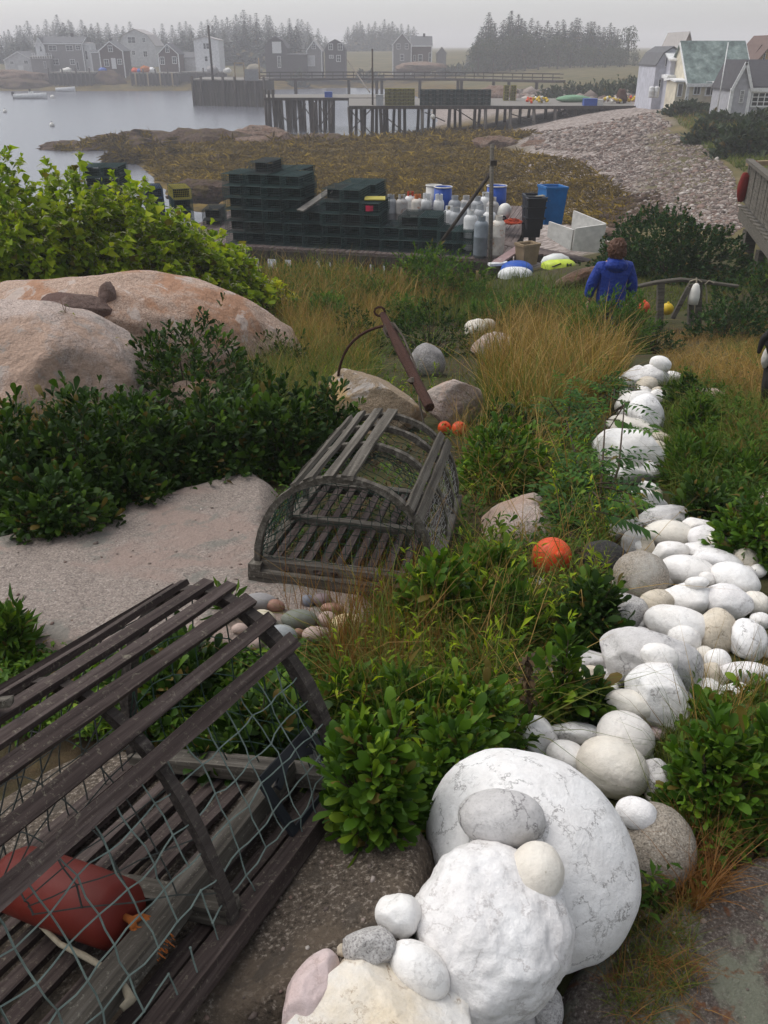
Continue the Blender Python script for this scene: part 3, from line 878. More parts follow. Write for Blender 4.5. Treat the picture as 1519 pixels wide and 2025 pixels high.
def blades(P, D, L, Wd, rng, bend=0.5, seg=3):
    """tapering grass blades that bend over"""
    n = len(P)
    L = np.asarray(L).reshape(-1, 1) * np.ones((n, 1)); Wd = np.asarray(Wd).reshape(-1, 1) * np.ones((n, 1))
    D = unit(D)
    th = rng.uniform(0, 2 * PI, n)
    hz = np.stack([np.cos(th), np.sin(th), 0 * th], -1)
    S = unit(np.cross(D, hz) + 1e-6)
    bd = np.asarray(bend).reshape(-1, 1) * np.ones((n, 1)) * rng.uniform(0.3, 1.3, (n, 1))
    rows = []
    for k in range(seg + 1):
        t = k / seg
        c = P + D * L * t + hz * L * bd * t * t - np.array([0, 0, 1.0]) * L * bd * 0.45 * t ** 3
        w = Wd * (1 - t) ** 0.7 if k < seg else Wd * 0.05
        rows += [c + S * w / 2, c - S * w / 2]
    V = np.stack(rows, 1).reshape(-1, 3)
    m = 2 * (seg + 1)
    b = np.arange(n)[:, None] * m
    Fc = np.concatenate([b + [2 * k, 2 * k + 1, 2 * k + 3, 2 * k + 2] for k in range(seg)], 1).reshape(-1, 4)
    return V, Fc, m
def foliage_obj(name, parts, mat, parent=None, loc=None, off=None):
    """parts = list of (V, F, verts per leaf, tint per leaf)"""
    Vs, Fs, Ts, b = [], [], [], 0
    for V, Fc, k, t in parts:
        Vs.append(V); Fs.append(Fc + b); b += len(V)
        Ts.append(np.repeat(t, k))
    V = np.concatenate(Vs); 
    if off is not None: V = V - np.asarray(off)
    return link(name, npmesh(name, V, np.concatenate(Fs), False, {'tint': np.concatenate(Ts)}), M[mat], parent, loc)

def shrub(label, px, py, w, h, mat='bayberry_leaf', name='bayberry_bush', cat='bush', tips=220, per=8, ll=0.045, lw=0.016, group=None, base=None, thick=0.8, lean=0.75, seed=None, height_m=None, fold=0.25, flat=1.0, droop=0.1, stems=9):
    """leafy shrub: base at photo pixel (px, py), w x h photo pixels; whorls of leaves at twig ends all through the crown"""
    seed = seed if seed is not None else int(px * 7 + py * 3) % 9973
    rg = np.random.default_rng(seed)
    B = hit1(px, py) if base is None else Vector(base)
    mp = float(mpp(np.array(B)))
    R = w * mp / 2
    el = math.atan2(8.5 - B.z, B.y)
    Hh = height_m if height_m else 0.84 * h * mp / max(0.55, math.cos(el))
    ang = rg.uniform(0, 2 * PI, tips); cu = rg.uniform(-0.15, 1, tips)
    rad = np.where(rg.uniform(0, 1, tips) < thick, rg.uniform(0.78, 1.0, tips), rg.uniform(0.3, 0.8, tips))
    sn = np.sqrt(1 - np.clip(cu, 0, 1) ** 2)
    dirs = np.stack([np.cos(ang) * sn, np.sin(ang) * sn, cu], -1)
    lump = 1 + 0.55 * fbm(dirs * 1.9 + seed, 3) + 0.22 * (rg.random(tips) ** 4)
    T = dirs * (rad * lump)[:, None] * np.array([R, R * flat, Hh])
    T[:, 2] = np.maximum(T[:, 2], 0.02 * Hh)
    gx = T[:, 0] + B.x; gy = T[:, 1] + B.y
    T[:, 2] += np.maximum(0, (G(gx, gy) - B.z)) * np.clip(1 - T[:, 2] / Hh, 0, 1)
    out = unit(dirs * np.array([1, 1, 0.8]) + np.array([0, 0, lean]))
    tint_tip = np.clip(rg.normal(0.42, 0.22, tips) , 0, 1)
    Pn = np.repeat(T, per, 0)
    ax = np.repeat(out, per, 0)
    n = len(Pn)
    back = rg.uniform(0, 1, (n, 1))
    Pn = Pn - ax * back * ll * 1.6
    rd = rg.normal(0, 1, (n, 3)); rd = unit(rd - ax * np.sum(rd * ax, 1, keepdims=True))
    spread = 0.35 + 0.75 * back
    D = ax * (1 - 0.35 * back) + rd * spread
    Lf = ll * np.clip(rg.lognormal(-0.08, 0.32, n), 0.4, 1.7)
    V, Fc, k = (leaves_round if mat.startswith('bayberry') and B.y < 9 else leaves)(Pn, D, Lf, Lf * lw / ll, rg, fold, droop, up=ax)
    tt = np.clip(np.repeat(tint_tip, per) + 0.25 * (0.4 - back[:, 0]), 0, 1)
    root = thing(name, label, cat, tuple(B), 0, group)
    foliage_obj('foliage', [(V, Fc, k, tt)], mat, root)
    mb = MB()
    for q in range(min(tips, 44)):
        t = T[rg.integers(tips)]
        mb.tube([(t[0] * 0.06, t[1] * 0.06, -0.03), (t[0] * 0.45, t[1] * 0.45, t[2] * 0.6), tuple(t)], [0.004 + 0.004 * R, 0.003 + 0.002 * R, 0.0015], 3, False)
    mb.build('stems', M['stem'], root)
    return root
def pinnate(B, tips, rg, npairs=7, ll=0.05, lw=0.016, flen=0.25, droop=0.35):
    """compound leaves: stalks from 'tips' with paired leaflets"""
    P, D, T = [], [], []
    for (t, dr) in tips:
        t = np.array(t); dr = np.array(dr) / np.linalg.norm(dr)
        sd = np.cross(dr, [0, 0, 1.0]); sd /= max(1e-6, np.linalg.norm(sd))
        tn = rg.uniform(0, 1)
        fl = flen * rg.uniform(0.7, 1.15)
        for k in range(npairs + 1):
            u = 0.18 + 0.82 * k / npairs
            p = t + dr * fl * u - np.array([0, 0, 1]) * fl * droop * u * u
            if k == npairs:
                P.append(p); D.append(dr - np.array([0, 0, droop])); T.append(tn); continue
            for s_ in (-1, 1):
                P.append(p); D.append(sd * s_ + dr * 0.45 - np.array([0, 0, 0.25])); T.append(tn)
    P, D, T = np.array(P), np.array(D), np.array(T)
    L = ll * rg.uniform(0.75, 1.1, len(P))
    V, Fc, k = leaves(P, D, L, L * lw / ll, rg, 0.12, 0.12)
    return V, Fc, k, T

# ------------------------------------------------------------------ granite outcrops (they carry the things on them)
ledge('granite_ledge', 'broad pale granite ledge sloping down left of the two wooden traps', [(-70, 1085), (200, 1012), (420, 960), (520, 945), (575, 975), (570, 1060), (640, 1150), (760, 1160), (800, 1230), (740, 1320), (560, 1345), (300, 1345), (0, 1345), (-80, 1345)], 0.07, 'granite_slab', 0.022, 0.14, 0.035)
ledge('granite_ledge', 'dark speckled brown granite ledge under the nearest wooden trap', [(700, 1640), (845, 1650), (930, 1800), (900, 2150), (300, 2300), (-140, 2300), (-140, 1470), (250, 1440), (560, 1560)], 0.15, 'granite_dark', 0.014, 0.12, 0.03, tilt=(0.2, -0.1))
ledge('granite_ledge', 'lichen covered granite ledge right of the largest white boulder', [(1110, 1880), (1260, 1790), (1350, 1740), (1450, 1675), (1640, 1650), (1640, 2300), (1020, 2300), (1060, 1960)], 0.035, 'granite_lichen', 0.014, 0.08, 0.03)
ledge('granite_ledge', 'flat pink granite ledge against the right side of the farther trap', [(925, 1020), (1000, 995), (1100, 985), (1130, 1065), (1000, 1100), (925, 1100)], 0.10, 'granite_pink', 0.03, 0.15, 0.03)
ledge('granite_ledge', 'low granite ledge with small white stones lying along its right edge', [(960, 1300), (1080, 1265), (1230, 1275), (1260, 1400), (1090, 1440), (960, 1400)], 0.03, 'granite_slab', 0.02, 0.10, 0.02)
ledge('granite_ledge', 'granite ledge by the right edge behind the stone row', [(1455, 985), (1640, 975), (1640, 1050), (1465, 1040)], 0.10, 'granite_pink', 0.03, 0.12, 0.03)

from mathutils.bvhtree import BVHTree
_bvh = []
def reg(o):
    me = o.data
    V = [o.location + v.co for v in me.vertices]
    _bvh.append(BVHTree.FromPolygons(V, [tuple(p.vertices) for p in me.polygons]))
    return o
def surf(px, py):
    d = Vector(ray(px, py)).normalized()
    best = None
    for b in _bvh:
        h = b.ray_cast(EYE, d)
        if h[0] is not None and (best is None or h[3] < best): best = h[3]
    return best, d
def rest_on(label, px, py, w, h, rot=0, kind='white_stone', embed=0.30, **kw):
    """a stone lying on stones placed before it"""
    t, d = surf(px, py)
    if t is None:
        return reg(stone('stone', label, 'stone', px, py, w, h, rot, kind, **kw))
    p = EYE + d * t
    mp = float(mpp(np.array(p)))
    lump = kw.pop('lump', 0.10); sub = kw.pop('sub', 4); angular = kw.pop('angular', 0); fine = kw.pop('fine', 0)
    dp = kw.pop('dep', 0.5 * (w + h) * 0.8)
    a, u, dd = view_axes(px, py)
    c, s_ = math.cos(math.radians(rot)), math.sin(math.radians(rot))
    V, Fc = stone_verts(sub, (w * mp / 2, h * mp / 2, dp * mp / 2), lump, int(px * 3 + py), 1.3, angular, fine)
    W = V[:, :1] * (a * c + u * s_) + V[:, 1:2] * (-a * s_ + u * c) + V[:, 2:3] * dd
    p = p - d * (dp * mp / 2 * (1 - 2 * embed))
    o = link('stone', npmesh('stone', W, Fc, True), M[kind], None, tuple(p))
    return reg(tag(o, label, 'stone', kw.get('group')))
def on_ground(label, px, py, w, h, rot=0, kind='white_stone', **kw):
    return reg(stone('stone', label, 'stone', px, py, w, h, rot, kind, **kw))

ROW = 'white stones laid in a row'
# big rocks of the middle distance
def rock(label, px, py, w, h, rot=0, kind='granite_pink', name='boulder', **kw):
    kw.setdefault('sub', 5)
    return reg(stone(name, label, 'rock', px, py, w, h, rot, kind, **kw))
rock('long rust stained pink boulder in front of the yellow-green thicket', 258, 704, 700, 325, -2, 'granite_rust', lump=0.12, fine=0.03, dep=400, angular=0.42, lift=-0.42, sub=6)
rock('flat grey shelf of rock behind the pale boulder at the left edge', 40, 645, 360, 160, 4, 'granite_pink', lump=0.10, angular=0.35, dep=300, fine=0.02)
rock('rounded pale pink granite boulder at the left edge', 60, 800, 540, 425, -8, 'granite_pink', lump=0.13, fine=0.03, dep=520, angular=0.38, sub=6, lift=-0.55)
o = rest_on('brown fractured block wedged between the two large boulders', 150, 608, 150, 62, -6, 'brown_block', angular=0.9, lump=0.14, fine=0.03, sub=5, embed=0.45); o.name = 'rock'; o['category'] = 'rock'
o = rest_on('small dark broken rock beside the wedged brown block', 213, 585, 36, 66, -8, 'brown_block', angular=0.9, lump=0.14, sub=4, embed=0.45); o.name = 'rock'; o['category'] = 'rock'
rock('low brown rock partly hidden by shrubs below the long boulder', 392, 795, 150, 92, -4, 'granite_rust', lump=0.12, fine=0.02)
rock('angular yellowish tan boulder left of the anchor', 742, 800, 210, 158, -8, 'granite_tan', angular=1.25, lump=0.12, fine=0.03, dep=150, sub=6)
rock('pink granite boulder right of the anchor', 893, 800, 126, 128, -6, 'granite_pink', angular=1.1, lump=0.1, fine=0.02)
o = rest_on('round grey streaked stone sitting between the boulders by the anchor', 845, 718, 72, 78, 10, 'granite_grey', angular=0.35, lump=0.08, embed=0.2); o['category'] = 'rock'
rock('low pink rock under two pale stones in the tall dry grass', 976, 690, 90, 66, 0, 'granite_pink', lump=0.12)
rest_on('cream stone left of a tan one on the pink rock in the grass', 943, 650, 50, 40, 15, 'cream_stone')
rest_on('tan stone leaning on the cream stone on the pink rock', 966, 642, 30, 24, -10, 'tan_stone')
rock('small flat pink rock in the grass right of the row', 1400, 782, 66, 34, -8, 'granite_pink', angular=0.6, sub=4)
rock('dark rock left of the stone row', 1190, 1112, 100, 88, 0, 'dark_rock', angular=0.5, lump=0.15, sub=4)  # near-black speckled tone over the whole rock

# ---- the row of white stones, far end first
for a in (
 ('pale pinkish stone half sunk in the dry grass', 1150, 672, 46, 30, 0, 'tan_stone', {}),
 ('small white stone in the dry grass beyond the row end', 1215, 682, 28, 20, -10, 'white_stone', {}),
 ('smallest white stone standing upright beyond the row end', 1243, 693, 15, 22, 10, 'veined_stone', {}),
 ('tiny white stone at the left foot of the row far end', 1230, 752, 22, 14, 5, 'white_stone', {}),
 ('rounded dull white stone at the far end left of the speckled one', 1260, 753, 52, 46, 5, 'rough_white_stone', {}),
 ('black flecked round white stone below the row end cap', 1291, 748, 48, 48, -20, 'veined_stone', {}),
 ('small pointed white stone right of the row end cap', 1329, 746, 34, 20, -10, 'white_stone', {}),
 ('small white stone next below the flecked round one', 1275, 782, 34, 28, -30, 'white_stone', {}),
 ('rust spotted small stone beside the rowan leaves', 1232, 803, 24, 18, 0, 'tan_stone', {}),
 ('rounded white stone under the upper rowan frond', 1258, 800, 66, 46, 10, 'white_stone', {}),
 ('tall white stone with grey right edge under the upper fronds', 1277, 828, 58, 82, 10, 'veined_stone', {}),
 ('creamy oval stone with a rusty mark at its left end', 1246, 853, 84, 52, -22, 'cream_stone', {}),
 ('lumpy beige stone sticking out right of the creamy oval', 1300, 869, 44, 28, -10, 'tan_stone', {}),
 ('round beige stone under the lumpy beige one', 1298, 894, 42, 40, -30, 'tan_stone', {}),
 ('narrow white stone behind the rowan stem', 1188, 886, 26, 36, 30, 'white_stone', {}),
 ('large smooth white stone right of the rowan stem', 1246, 897, 120, 76, -26, 'white_stone', {}),
 ('small flecked stone under the right end of the large smooth one', 1281, 930, 44, 32, -20, 'veined_stone', {}),
 ('bluish white stone under the lower rowan frond', 1244, 940, 76, 36, 0, 'white_stone', {}),
 ('small curved white stone at the right below the fronds', 1284, 966, 38, 20, -20, 'white_stone', {}),
 ('flat speckled white stone above the wide part of the row', 1268, 993, 80, 42, -12, 'rough_white_stone', {}),
 ('small bright white stone left below the flat speckled one', 1258, 1003, 40, 22, 0, 'white_stone', {}),
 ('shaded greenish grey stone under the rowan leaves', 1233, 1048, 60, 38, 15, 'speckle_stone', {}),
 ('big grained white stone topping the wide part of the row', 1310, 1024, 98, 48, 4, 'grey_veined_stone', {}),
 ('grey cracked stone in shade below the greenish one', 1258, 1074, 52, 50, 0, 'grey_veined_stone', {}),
 ('long white oval right of the big grained stone', 1380, 1043, 70, 36, -14, 'white_stone', {}),
 ('bluish grey stone at the right edge of the pile', 1436, 1062, 46, 38, -20, 'grey_veined_stone', {}),
 ('grey wedge stone beside the smooth egg shaped one', 1393, 1068, 58, 52, -20, 'rough_white_stone', {}),
 ('mottled tan stone behind the left end of the smooth oval', 1275, 1082, 36, 38, 20, 'tan_stone', {}),
 ('ochre stained rough stone at the right rim of the pile', 1470, 1108, 52, 46, -30, 'tan_stone', dict(angular=.5)),
 ('egg shaped cream stone leaning right in the pile', 1428, 1080, 56, 42, -36, 'cream_stone', {}),
 ('low white stone with a fine crack in the pile centre', 1382, 1092, 78, 36, -4, 'veined_stone', {}),
 ('plain white stone above the grey veined boulder', 1325, 1094, 66, 42, 8, 'white_stone', {}),
 ('wide pale slab stone above the smooth right oval', 1418, 1110, 96, 42, -12, 'rough_white_stone', {}),
 ('smoothest ivory oval near the top of the pile', 1323, 1058, 92, 54, -3, 'cream_stone', dict(lump=.05)),
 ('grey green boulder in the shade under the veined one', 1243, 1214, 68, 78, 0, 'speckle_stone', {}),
 ('large smooth right-hand oval sloping down to the path', 1453, 1147, 88, 60, -26, 'white_stone', dict(lump=.06)),
 ('smooth lilac white oval right of the veined boulder', 1362, 1131, 100, 58, -14, 'white_stone', dict(lump=.06)),
 ('round grey brown boulder crossed by white quartz veins', 1266, 1144, 98, 98, -10, 'brown_stone', dict(angular=.35, lump=.08)),
 ('far right pale stone with a tan band', 1495, 1194, 50, 46, -20, 'cream_stone', {}),
 ('small white stone under the tan banded one', 1503, 1228, 38, 32, 0, 'white_stone', {}),
 ('mottled tan stone at the left of the lower pile', 1296, 1196, 66, 52, 22, 'tan_stone', {}),
 ('wide grey white stone right of the domed one', 1438, 1192, 86, 66, -10, 'rough_white_stone', {}),
 ('domed bright white stone in the lower pile', 1356, 1187, 96, 64, 6, 'white_stone', {}),
 ('black blotched white stone at the right edge of the pile', 1478, 1268, 66, 78, 10, 'veined_stone', {}),
 ('tan pitted boulder with a dark star shaped mark', 1418, 1250, 70, 86, -10, 'tan_stone', {}),
 ('jagged little white stone left of the long smooth oval', 1271, 1233, 40, 34, 0, 'white_stone', dict(angular=.6)),
 ('long smooth oval lying across the lower pile', 1341, 1236, 122, 68, -16, 'white_stone', dict(lump=.06)),
 ('big dirty white base boulder of the lower pile', 1283, 1310, 190, 130, -14, 'grey_veined_stone', dict(lump=.12, fine=.02, sub=5)),
 ('grey round stone under the little egg', 1406, 1340, 48, 54, 0, 'tan_stone', {}),
 ('little white egg in the gap at the right', 1419, 1308, 46, 46, 0, 'white_stone', dict(lump=.05)),
 ('flat veined grey oval at the right foot of the pile', 1473, 1332, 94, 42, -3, 'rough_white_stone', {}),
 ('blunt white stone under the flat veined oval', 1454, 1376, 68, 50, -6, 'veined_stone', {}),
 ('white wedge at the foot of the pile by the shrub', 1402, 1371, 56, 50, -34, 'white_stone', {}),
 ('smallest pebble wedged beside the angular boulder', 1367, 1380, 16, 18, 0, 'cream_stone', {}),
 ('tan and white stone on the low ledge', 1160, 1350, 68, 54, 36, 'tan_stone', {}),
 ('bluish white flat topped stone on the low ledge', 1162, 1311, 86, 48, -6, 'grey_veined_stone', {}),
 ('thin white stone under the two toned one', 1190, 1366, 66, 32, 8, 'white_stone', {}),
 ('two toned grey stone leaning on the base boulder', 1203, 1341, 54, 36, -14, 'grey_veined_stone', dict(angular=.5)),
 ('white stone behind the upright bayberry leaves', 1138, 1391, 48, 36, 20, 'white_stone', {}),
 ('angular white boulder with a blunt right corner', 1302, 1385, 130, 138, -12, 'veined_stone', dict(angular=.75, lump=.07, sub=5)),
 ('dull grey stone tucked left of the smooth dome', 1203, 1422, 46, 40, 0, 'speckle_stone', {}),
 ('pinkish pebble under the angular boulder', 1299, 1450, 34, 26, 0, 'pink_quartz', {}),
 ('white stone with a dark wine coloured stain', 1056, 1459, 84, 78, -20, 'veined_stone', {}),
 ('small grey stone below the wine stained one', 1064, 1489, 44, 32, 0, 'speckle_stone', {}),
 ('dark marbled grey stone behind the shrub at right', 1300, 1543, 64, 80, 20, 'grey_veined_stone', {}),
 ('black veined long stone left of the smooth dome', 1142, 1452, 98, 42, -6, 'veined_stone', {}),
 ('smooth unmarked white dome above the spotted boulder', 1236, 1460, 104, 92, -36, 'white_stone', dict(lump=.05)),
 ('round brown grey granite boulder behind the largest white one', 1300, 1676, 134, 150, 0, 'brown_stone', dict(lump=.07, sub=5)),
):
    gk = 1.25 if 735 < a[2] < 1010 else 1.13
    on_ground(a[0], a[1], a[2], a[3] * gk, a[4] * gk, *a[5:7], group=ROW, **a[7])
BIGP = on_ground('largest white boulder, thinly veined with grey', 1048, 1692, 446, 372, -50, 'veined_stone', lump=0.07, sub=5, dep=330, group=ROW, fine=0.006)
rest_on('cap stone at the far end of the row', 1306, 721, 44, 34, -16, 'white_stone', group=ROW)
rest_on('small round stone on the lilac oval', 1398, 1144, 34, 27, -20, 'white_stone', group=ROW)
rest_on('small low stone capping the domed white one', 1378, 1153, 48, 26, 4, 'white_stone', group=ROW)
rest_on('bright oval lying on the dirty base boulder', 1305, 1299, 78, 52, -22, 'white_stone', group=ROW)
rest_on('flecked egg perched over the dirty base boulder', 1353, 1265, 65, 56, -18, 'white_stone', group=ROW)
rest_on('smooth oval laid against the angular boulder', 1247, 1394, 106, 58, -16, 'cream_stone', group=ROW)
rest_on('brown spotted cream boulder above the largest white one', 1211, 1518, 146, 116, -26, 'cream_stone', group=ROW, embed=0.45, sub=5, lump=0.06)
rest_on('small white stone left of the spotted cream boulder', 1123, 1500, 90, 68, -26, 'white_stone', group=ROW, lump=0.06)
rest_on('speckled pinkish stone right of the largest boulder', 1259, 1608, 82, 64, -20, 'rough_white_stone', group=ROW)
rest_on('grey stone with black cracks lying on the largest boulder', 992, 1618, 172, 112, -4, 'grey_veined_stone', group=ROW, embed=0.36, lump=0.08, sub=5)
on_ground('smooth bluish white stone left of the rough white boulder', 788, 1812, 92, 90, 10, 'white_stone', group=ROW)
on_ground('grey stone with coarse black specks', 727, 1874, 120, 84, 0, 'speckle_stone', group=ROW)
on_ground('tiny pale pebble beside the black specked stone', 677, 1880, 24, 26, 0, 'tan_stone', group=ROW)
on_ground('speckled white stone below the rough white boulder', 1076, 1988, 74, 96, 10, 'speckle_stone', group=ROW)
on_ground('mossy grey stone under the cracked quartz boulder', 880, 2010, 120, 100, -40, 'speckle_stone', group=ROW)
t0 = len(_bvh)
on_ground('rough lumpy white boulder in front of the largest one', 958, 1842, 330, 335, -12, 'rough_white_stone', lump=0.13, fine=0.035, angular=0.35, sub=6, group=ROW, lift=0.10, freq=1.7)
rest_on('cream smooth stone wedged behind the rough white boulder', 1063, 1722, 104, 112, 0, 'cream_stone', group=ROW, embed=0.5, lump=0.05)
on_ground('cracked quartz boulder at the bottom edge', 735, 2045, 410, 300, 10, 'quartz_stone', lump=0.12, fine=0.03, angular=0.75, sub=6, group=ROW, lift=0.04)
rest_on('pink quartz chunk split from the cracked boulder', 612, 1965, 92, 170, -32, 'pink_quartz', group=ROW, embed=0.5, angular=0.5, lump=0.08, sub=5)
rest_on('white egg stone between the cracked and the rough boulder', 830, 1918, 134, 92, -38, 'white_stone', group=ROW, embed=0.3, lump=0.05)
on_ground('grey lumpy stone under the bottom of the rough boulder', 985, 2000, 150, 110, 0, 'grey_veined_stone', group=ROW, fine=0.03)

# ---- small filler stones that chink the row
rgf = np.random.default_rng(8)
_fp = np.concatenate([px_samples([(1235, 1010), (1330, 1000), (1470, 1060), (1519, 1200), (1519, 1400), (1380, 1400), (1230, 1330), (1200, 1180)], 70, 5), px_samples([(1180, 880), (1310, 840), (1320, 1000), (1230, 1020)], 22, 6), px_samples([(1240, 760), (1320, 760), (1310, 860), (1215, 880)], 14, 7), px_samples([(1090, 1400), (1240, 1330), (1330, 1420), (1300, 1600), (1180, 1540), (1060, 1500)], 34, 9)])
for k, (px, py) in enumerate(_fp):
    w = rgf.uniform(22, 44)
    reg(stone('stone', 'small chalky white stone chinking the gaps between the larger row stones', 'stone', px, py, w, w * rgf.uniform(.6, .95), rgf.uniform(-40, 40), ['white_stone', 'rough_white_stone', 'white_stone', 'cream_stone', 'tan_stone'][k % 5], lump=.2, sub=3, angular=rgf.uniform(.1, .6), group='small white stones chinking the row'))

# ---- coloured pebbles on the ledge
for lab, px, py, w, h, rot, k in (
 ('largest grey pebble of the pile on the ledge', 515, 1190, 66, 36, -3, 'pebble_grey'), ('rust brown pebble right of the largest grey one', 545, 1198, 38, 26, -10, 'pebble_rust'),
 ('slate blue pebble at the back of the pebble pile', 609, 1189, 28, 27, 0, 'pebble_blue'), ('purple pebble beside the slate blue one', 637, 1187, 42, 28, -5, 'pebble_purple'),
 ('reddish brown flat pebble behind the white pink one', 658, 1204, 48, 24, -6, 'pebble_rust'), ('cream pebble at the left of the pile', 520, 1224, 54, 38, -6, 'pebble_cream'),
 ('green grey pebble in the middle of the pile', 592, 1225, 74, 42, 0, 'pebble_green'), ('whitish pink pebble left of the yellow one', 648, 1225, 38, 34, 0, 'pebble_pink'),
 ('big yellow pebble at the right end of the pile', 689, 1236, 70, 46, -3, 'pebble_yellow'), ('pale slate pebble in the front of the pile', 560, 1256, 58, 42, -10, 'pebble_slate'),
 ('little brown pebble behind the pink one', 590, 1252, 22, 20, 0, 'pebble_rust'), ('round pink pebble in the front of the pile', 623, 1256, 52, 36, 0, 'pebble_pink'),
 ('pink pebble seen through the trap laths', 500, 1274, 44, 34, 0, 'pebble_pink'), ('half hidden pink pebble at the far left of the pile', 474, 1244, 32, 24, 0, 'pebble_pink')):
    reg(stone('pebble', lab, 'pebble', px, py, w, h, rot, k, lump=0.05, sub=3, group='coloured pebbles on the ledge'))

# ------------------------------------------------------------------ wooden lobster traps
def lath(mb_name, a, b, w, t, up, mat, parent, cuts=7, warp=0.004, rgs=None):
    """weathered lath: slightly warped, uneven ends; local x runs along it so the grain follows"""
    a, b, up = Vector(a), Vector(b), Vector(up)
    d = b - a; L = d.length; d.normalize()
    y = up.cross(d).normalized(); z = d.cross(y)
    mb = MB()
    bowz = random.uniform(-warp, warp) * 1.2
    V, Fc = [], []
    for k in range(cuts + 1):
        x = L * k / cuts
        dz = bowz * math.sin(PI * k / cuts) + (random.uniform(-warp, warp) * .25 if 0 < k < cuts else 0)
        dw = 1 + random.uniform(-0.17, 0.10)
        if k in (0, cuts): x += random.uniform(-0.01, 0.01)
        for i, j in ((-1, -1), (1, -1), (1, 1), (-1, 1)):
            V.append((x + (random.uniform(-.004, .004) if k in (0, cuts) else 0), i * w / 2 * dw, j * t / 2 + dz))
    for k in range(cuts):
        for i in range(4):
            i2 = (i + 1) % 4
            Fc.append((k * 4 + i, k * 4 + i2, k * 4 + 4 + i2, k * 4 + 4 + i))
    Fc += [(3, 2, 1, 0), tuple(cuts * 4 + i for i in range(4))]
    mb.add(V, Fc)
    o = mb.build(mb_name, mat, parent)
    mt = Matrix((d, y, z)).transposed().to_4x4(); mt.translation = a
    o.matrix_local = mt
    return o
def hoop_part(name, pts, w, t, mat, parent, nrm):
    """bent bow of flat section"""
    mb = MB()
    V, Fc = [], []
    nrm = Vector(nrm).normalized()
    for i, p in enumerate(pts):
        p = Vector(p)
        d = (Vector(pts[min(i + 1, len(pts) - 1)]) - Vector(pts[max(i - 1, 0)])).normalized()
        o_ = nrm.cross(d).normalized()
        jw = 1 + 0.12 * math.sin(i * 2.1)
        for a, b in ((-1, -1), (1, -1), (1, 1), (-1, 1)):
            V.append(p + nrm * (a * w / 2 * jw) + o_ * (b * t / 2 * jw))
    n = len(pts)
    for k in range(n - 1):
        for i in range(4):
            i2 = (i + 1) % 4
            Fc.append((k * 4 + i, k * 4 + i2, k * 4 + 4 + i2, k * 4 + 4 + i))
    Fc += [(3, 2, 1, 0), tuple((n - 1) * 4 + i for i in range(4))]
    return mb.add(V, Fc).build(name, mat, parent)
def net_panel(name, fn, nu, nv, r, mat, parent, knot=1.7, holes=(), n=4, sag=0.0, seedn=0):
    """knotted twine: fn(u, v) gives the point; both families of cords plus knots"""
    rg = random.Random(seedn)
    P = {}
    for i in range(nu + 1):
        for j in range(nv + 1):
            p = Vector(fn(i / nu, j / nv))
            P[i, j] = p + Vector((rg.uniform(-1, 1), rg.uniform(-1, 1), rg.uniform(-1, 1))) * sag
    mb = MB()
    def seg(a, b):
        m = (P[a] + P[b]) / 2 + Vector((rg.uniform(-1, 1), rg.uniform(-1, 1), rg.uniform(-1, 1))) * sag * 0.6
        mb.tube([P[a], m, P[b]], r, n, False)
    for i in range(nu + 1):
        for j in range(nv + 1):
            if i < nu and (i, j, 0) not in holes: seg((i, j), (i + 1, j))
            if j < nv and (i, j, 1) not in holes: seg((i, j), (i, j + 1))
            if knot:
                q = P[i, j]; k = r * knot
                mb.add([q + Vector(v) * k for v in ((1, 0, 0), (-1, 0, 0), (0, 1, 0), (0, -1, 0), (0, 0, 1), (0, 0, -1))],
                       [(0, 2, 4), (2, 1, 4), (1, 3, 4), (3, 0, 4), (2, 0, 5), (1, 2, 5), (3, 1, 5), (0, 3, 5)])
    return mb.build(name, mat, parent)

# ---- nearest trap: local frame x along its length (towards the camera), y across to the far side, z up off the boards
def trap_frame(A, u, B):
    A, B = Vector(A), Vector(B)
    y = (B - A); w = y.length; y.normalize()
    x = Vector(u); x = (x - y * x.dot(y)).normalized()
    z = x.cross(y)
    mt = Matrix((x, y, z)).transposed().to_4x4(); mt.translation = A
    return mt, w
A = Vector((-0.078, 1.397, 7.05))
ux = Vector((-.395, -.905, .16)).normalized()
TW = 0.58
yv = Vector((0.9048, -0.3527, 0.2388)); yv = (yv - ux * yv.dot(ux)).normalized()   # from the far side to the near side
zv = ux.cross(yv)
T1 = Matrix((ux, yv, zv)).transposed().to_4x4(); T1.translation = A - yv * TW
trap1 = thing('lobster_trap', 'nearest wooden lobster trap with dark laths, green net and a red buoy inside', 'lobster trap')
trap1.matrix_world = T1
LEN, HH = 0.98, 0.48
def bow(x, th, grow=0.0):
    return (x, TW / 2 + (TW / 2 + grow) * math.cos(th), (HH + grow) * (abs(math.sin(th)) ** 0.97))
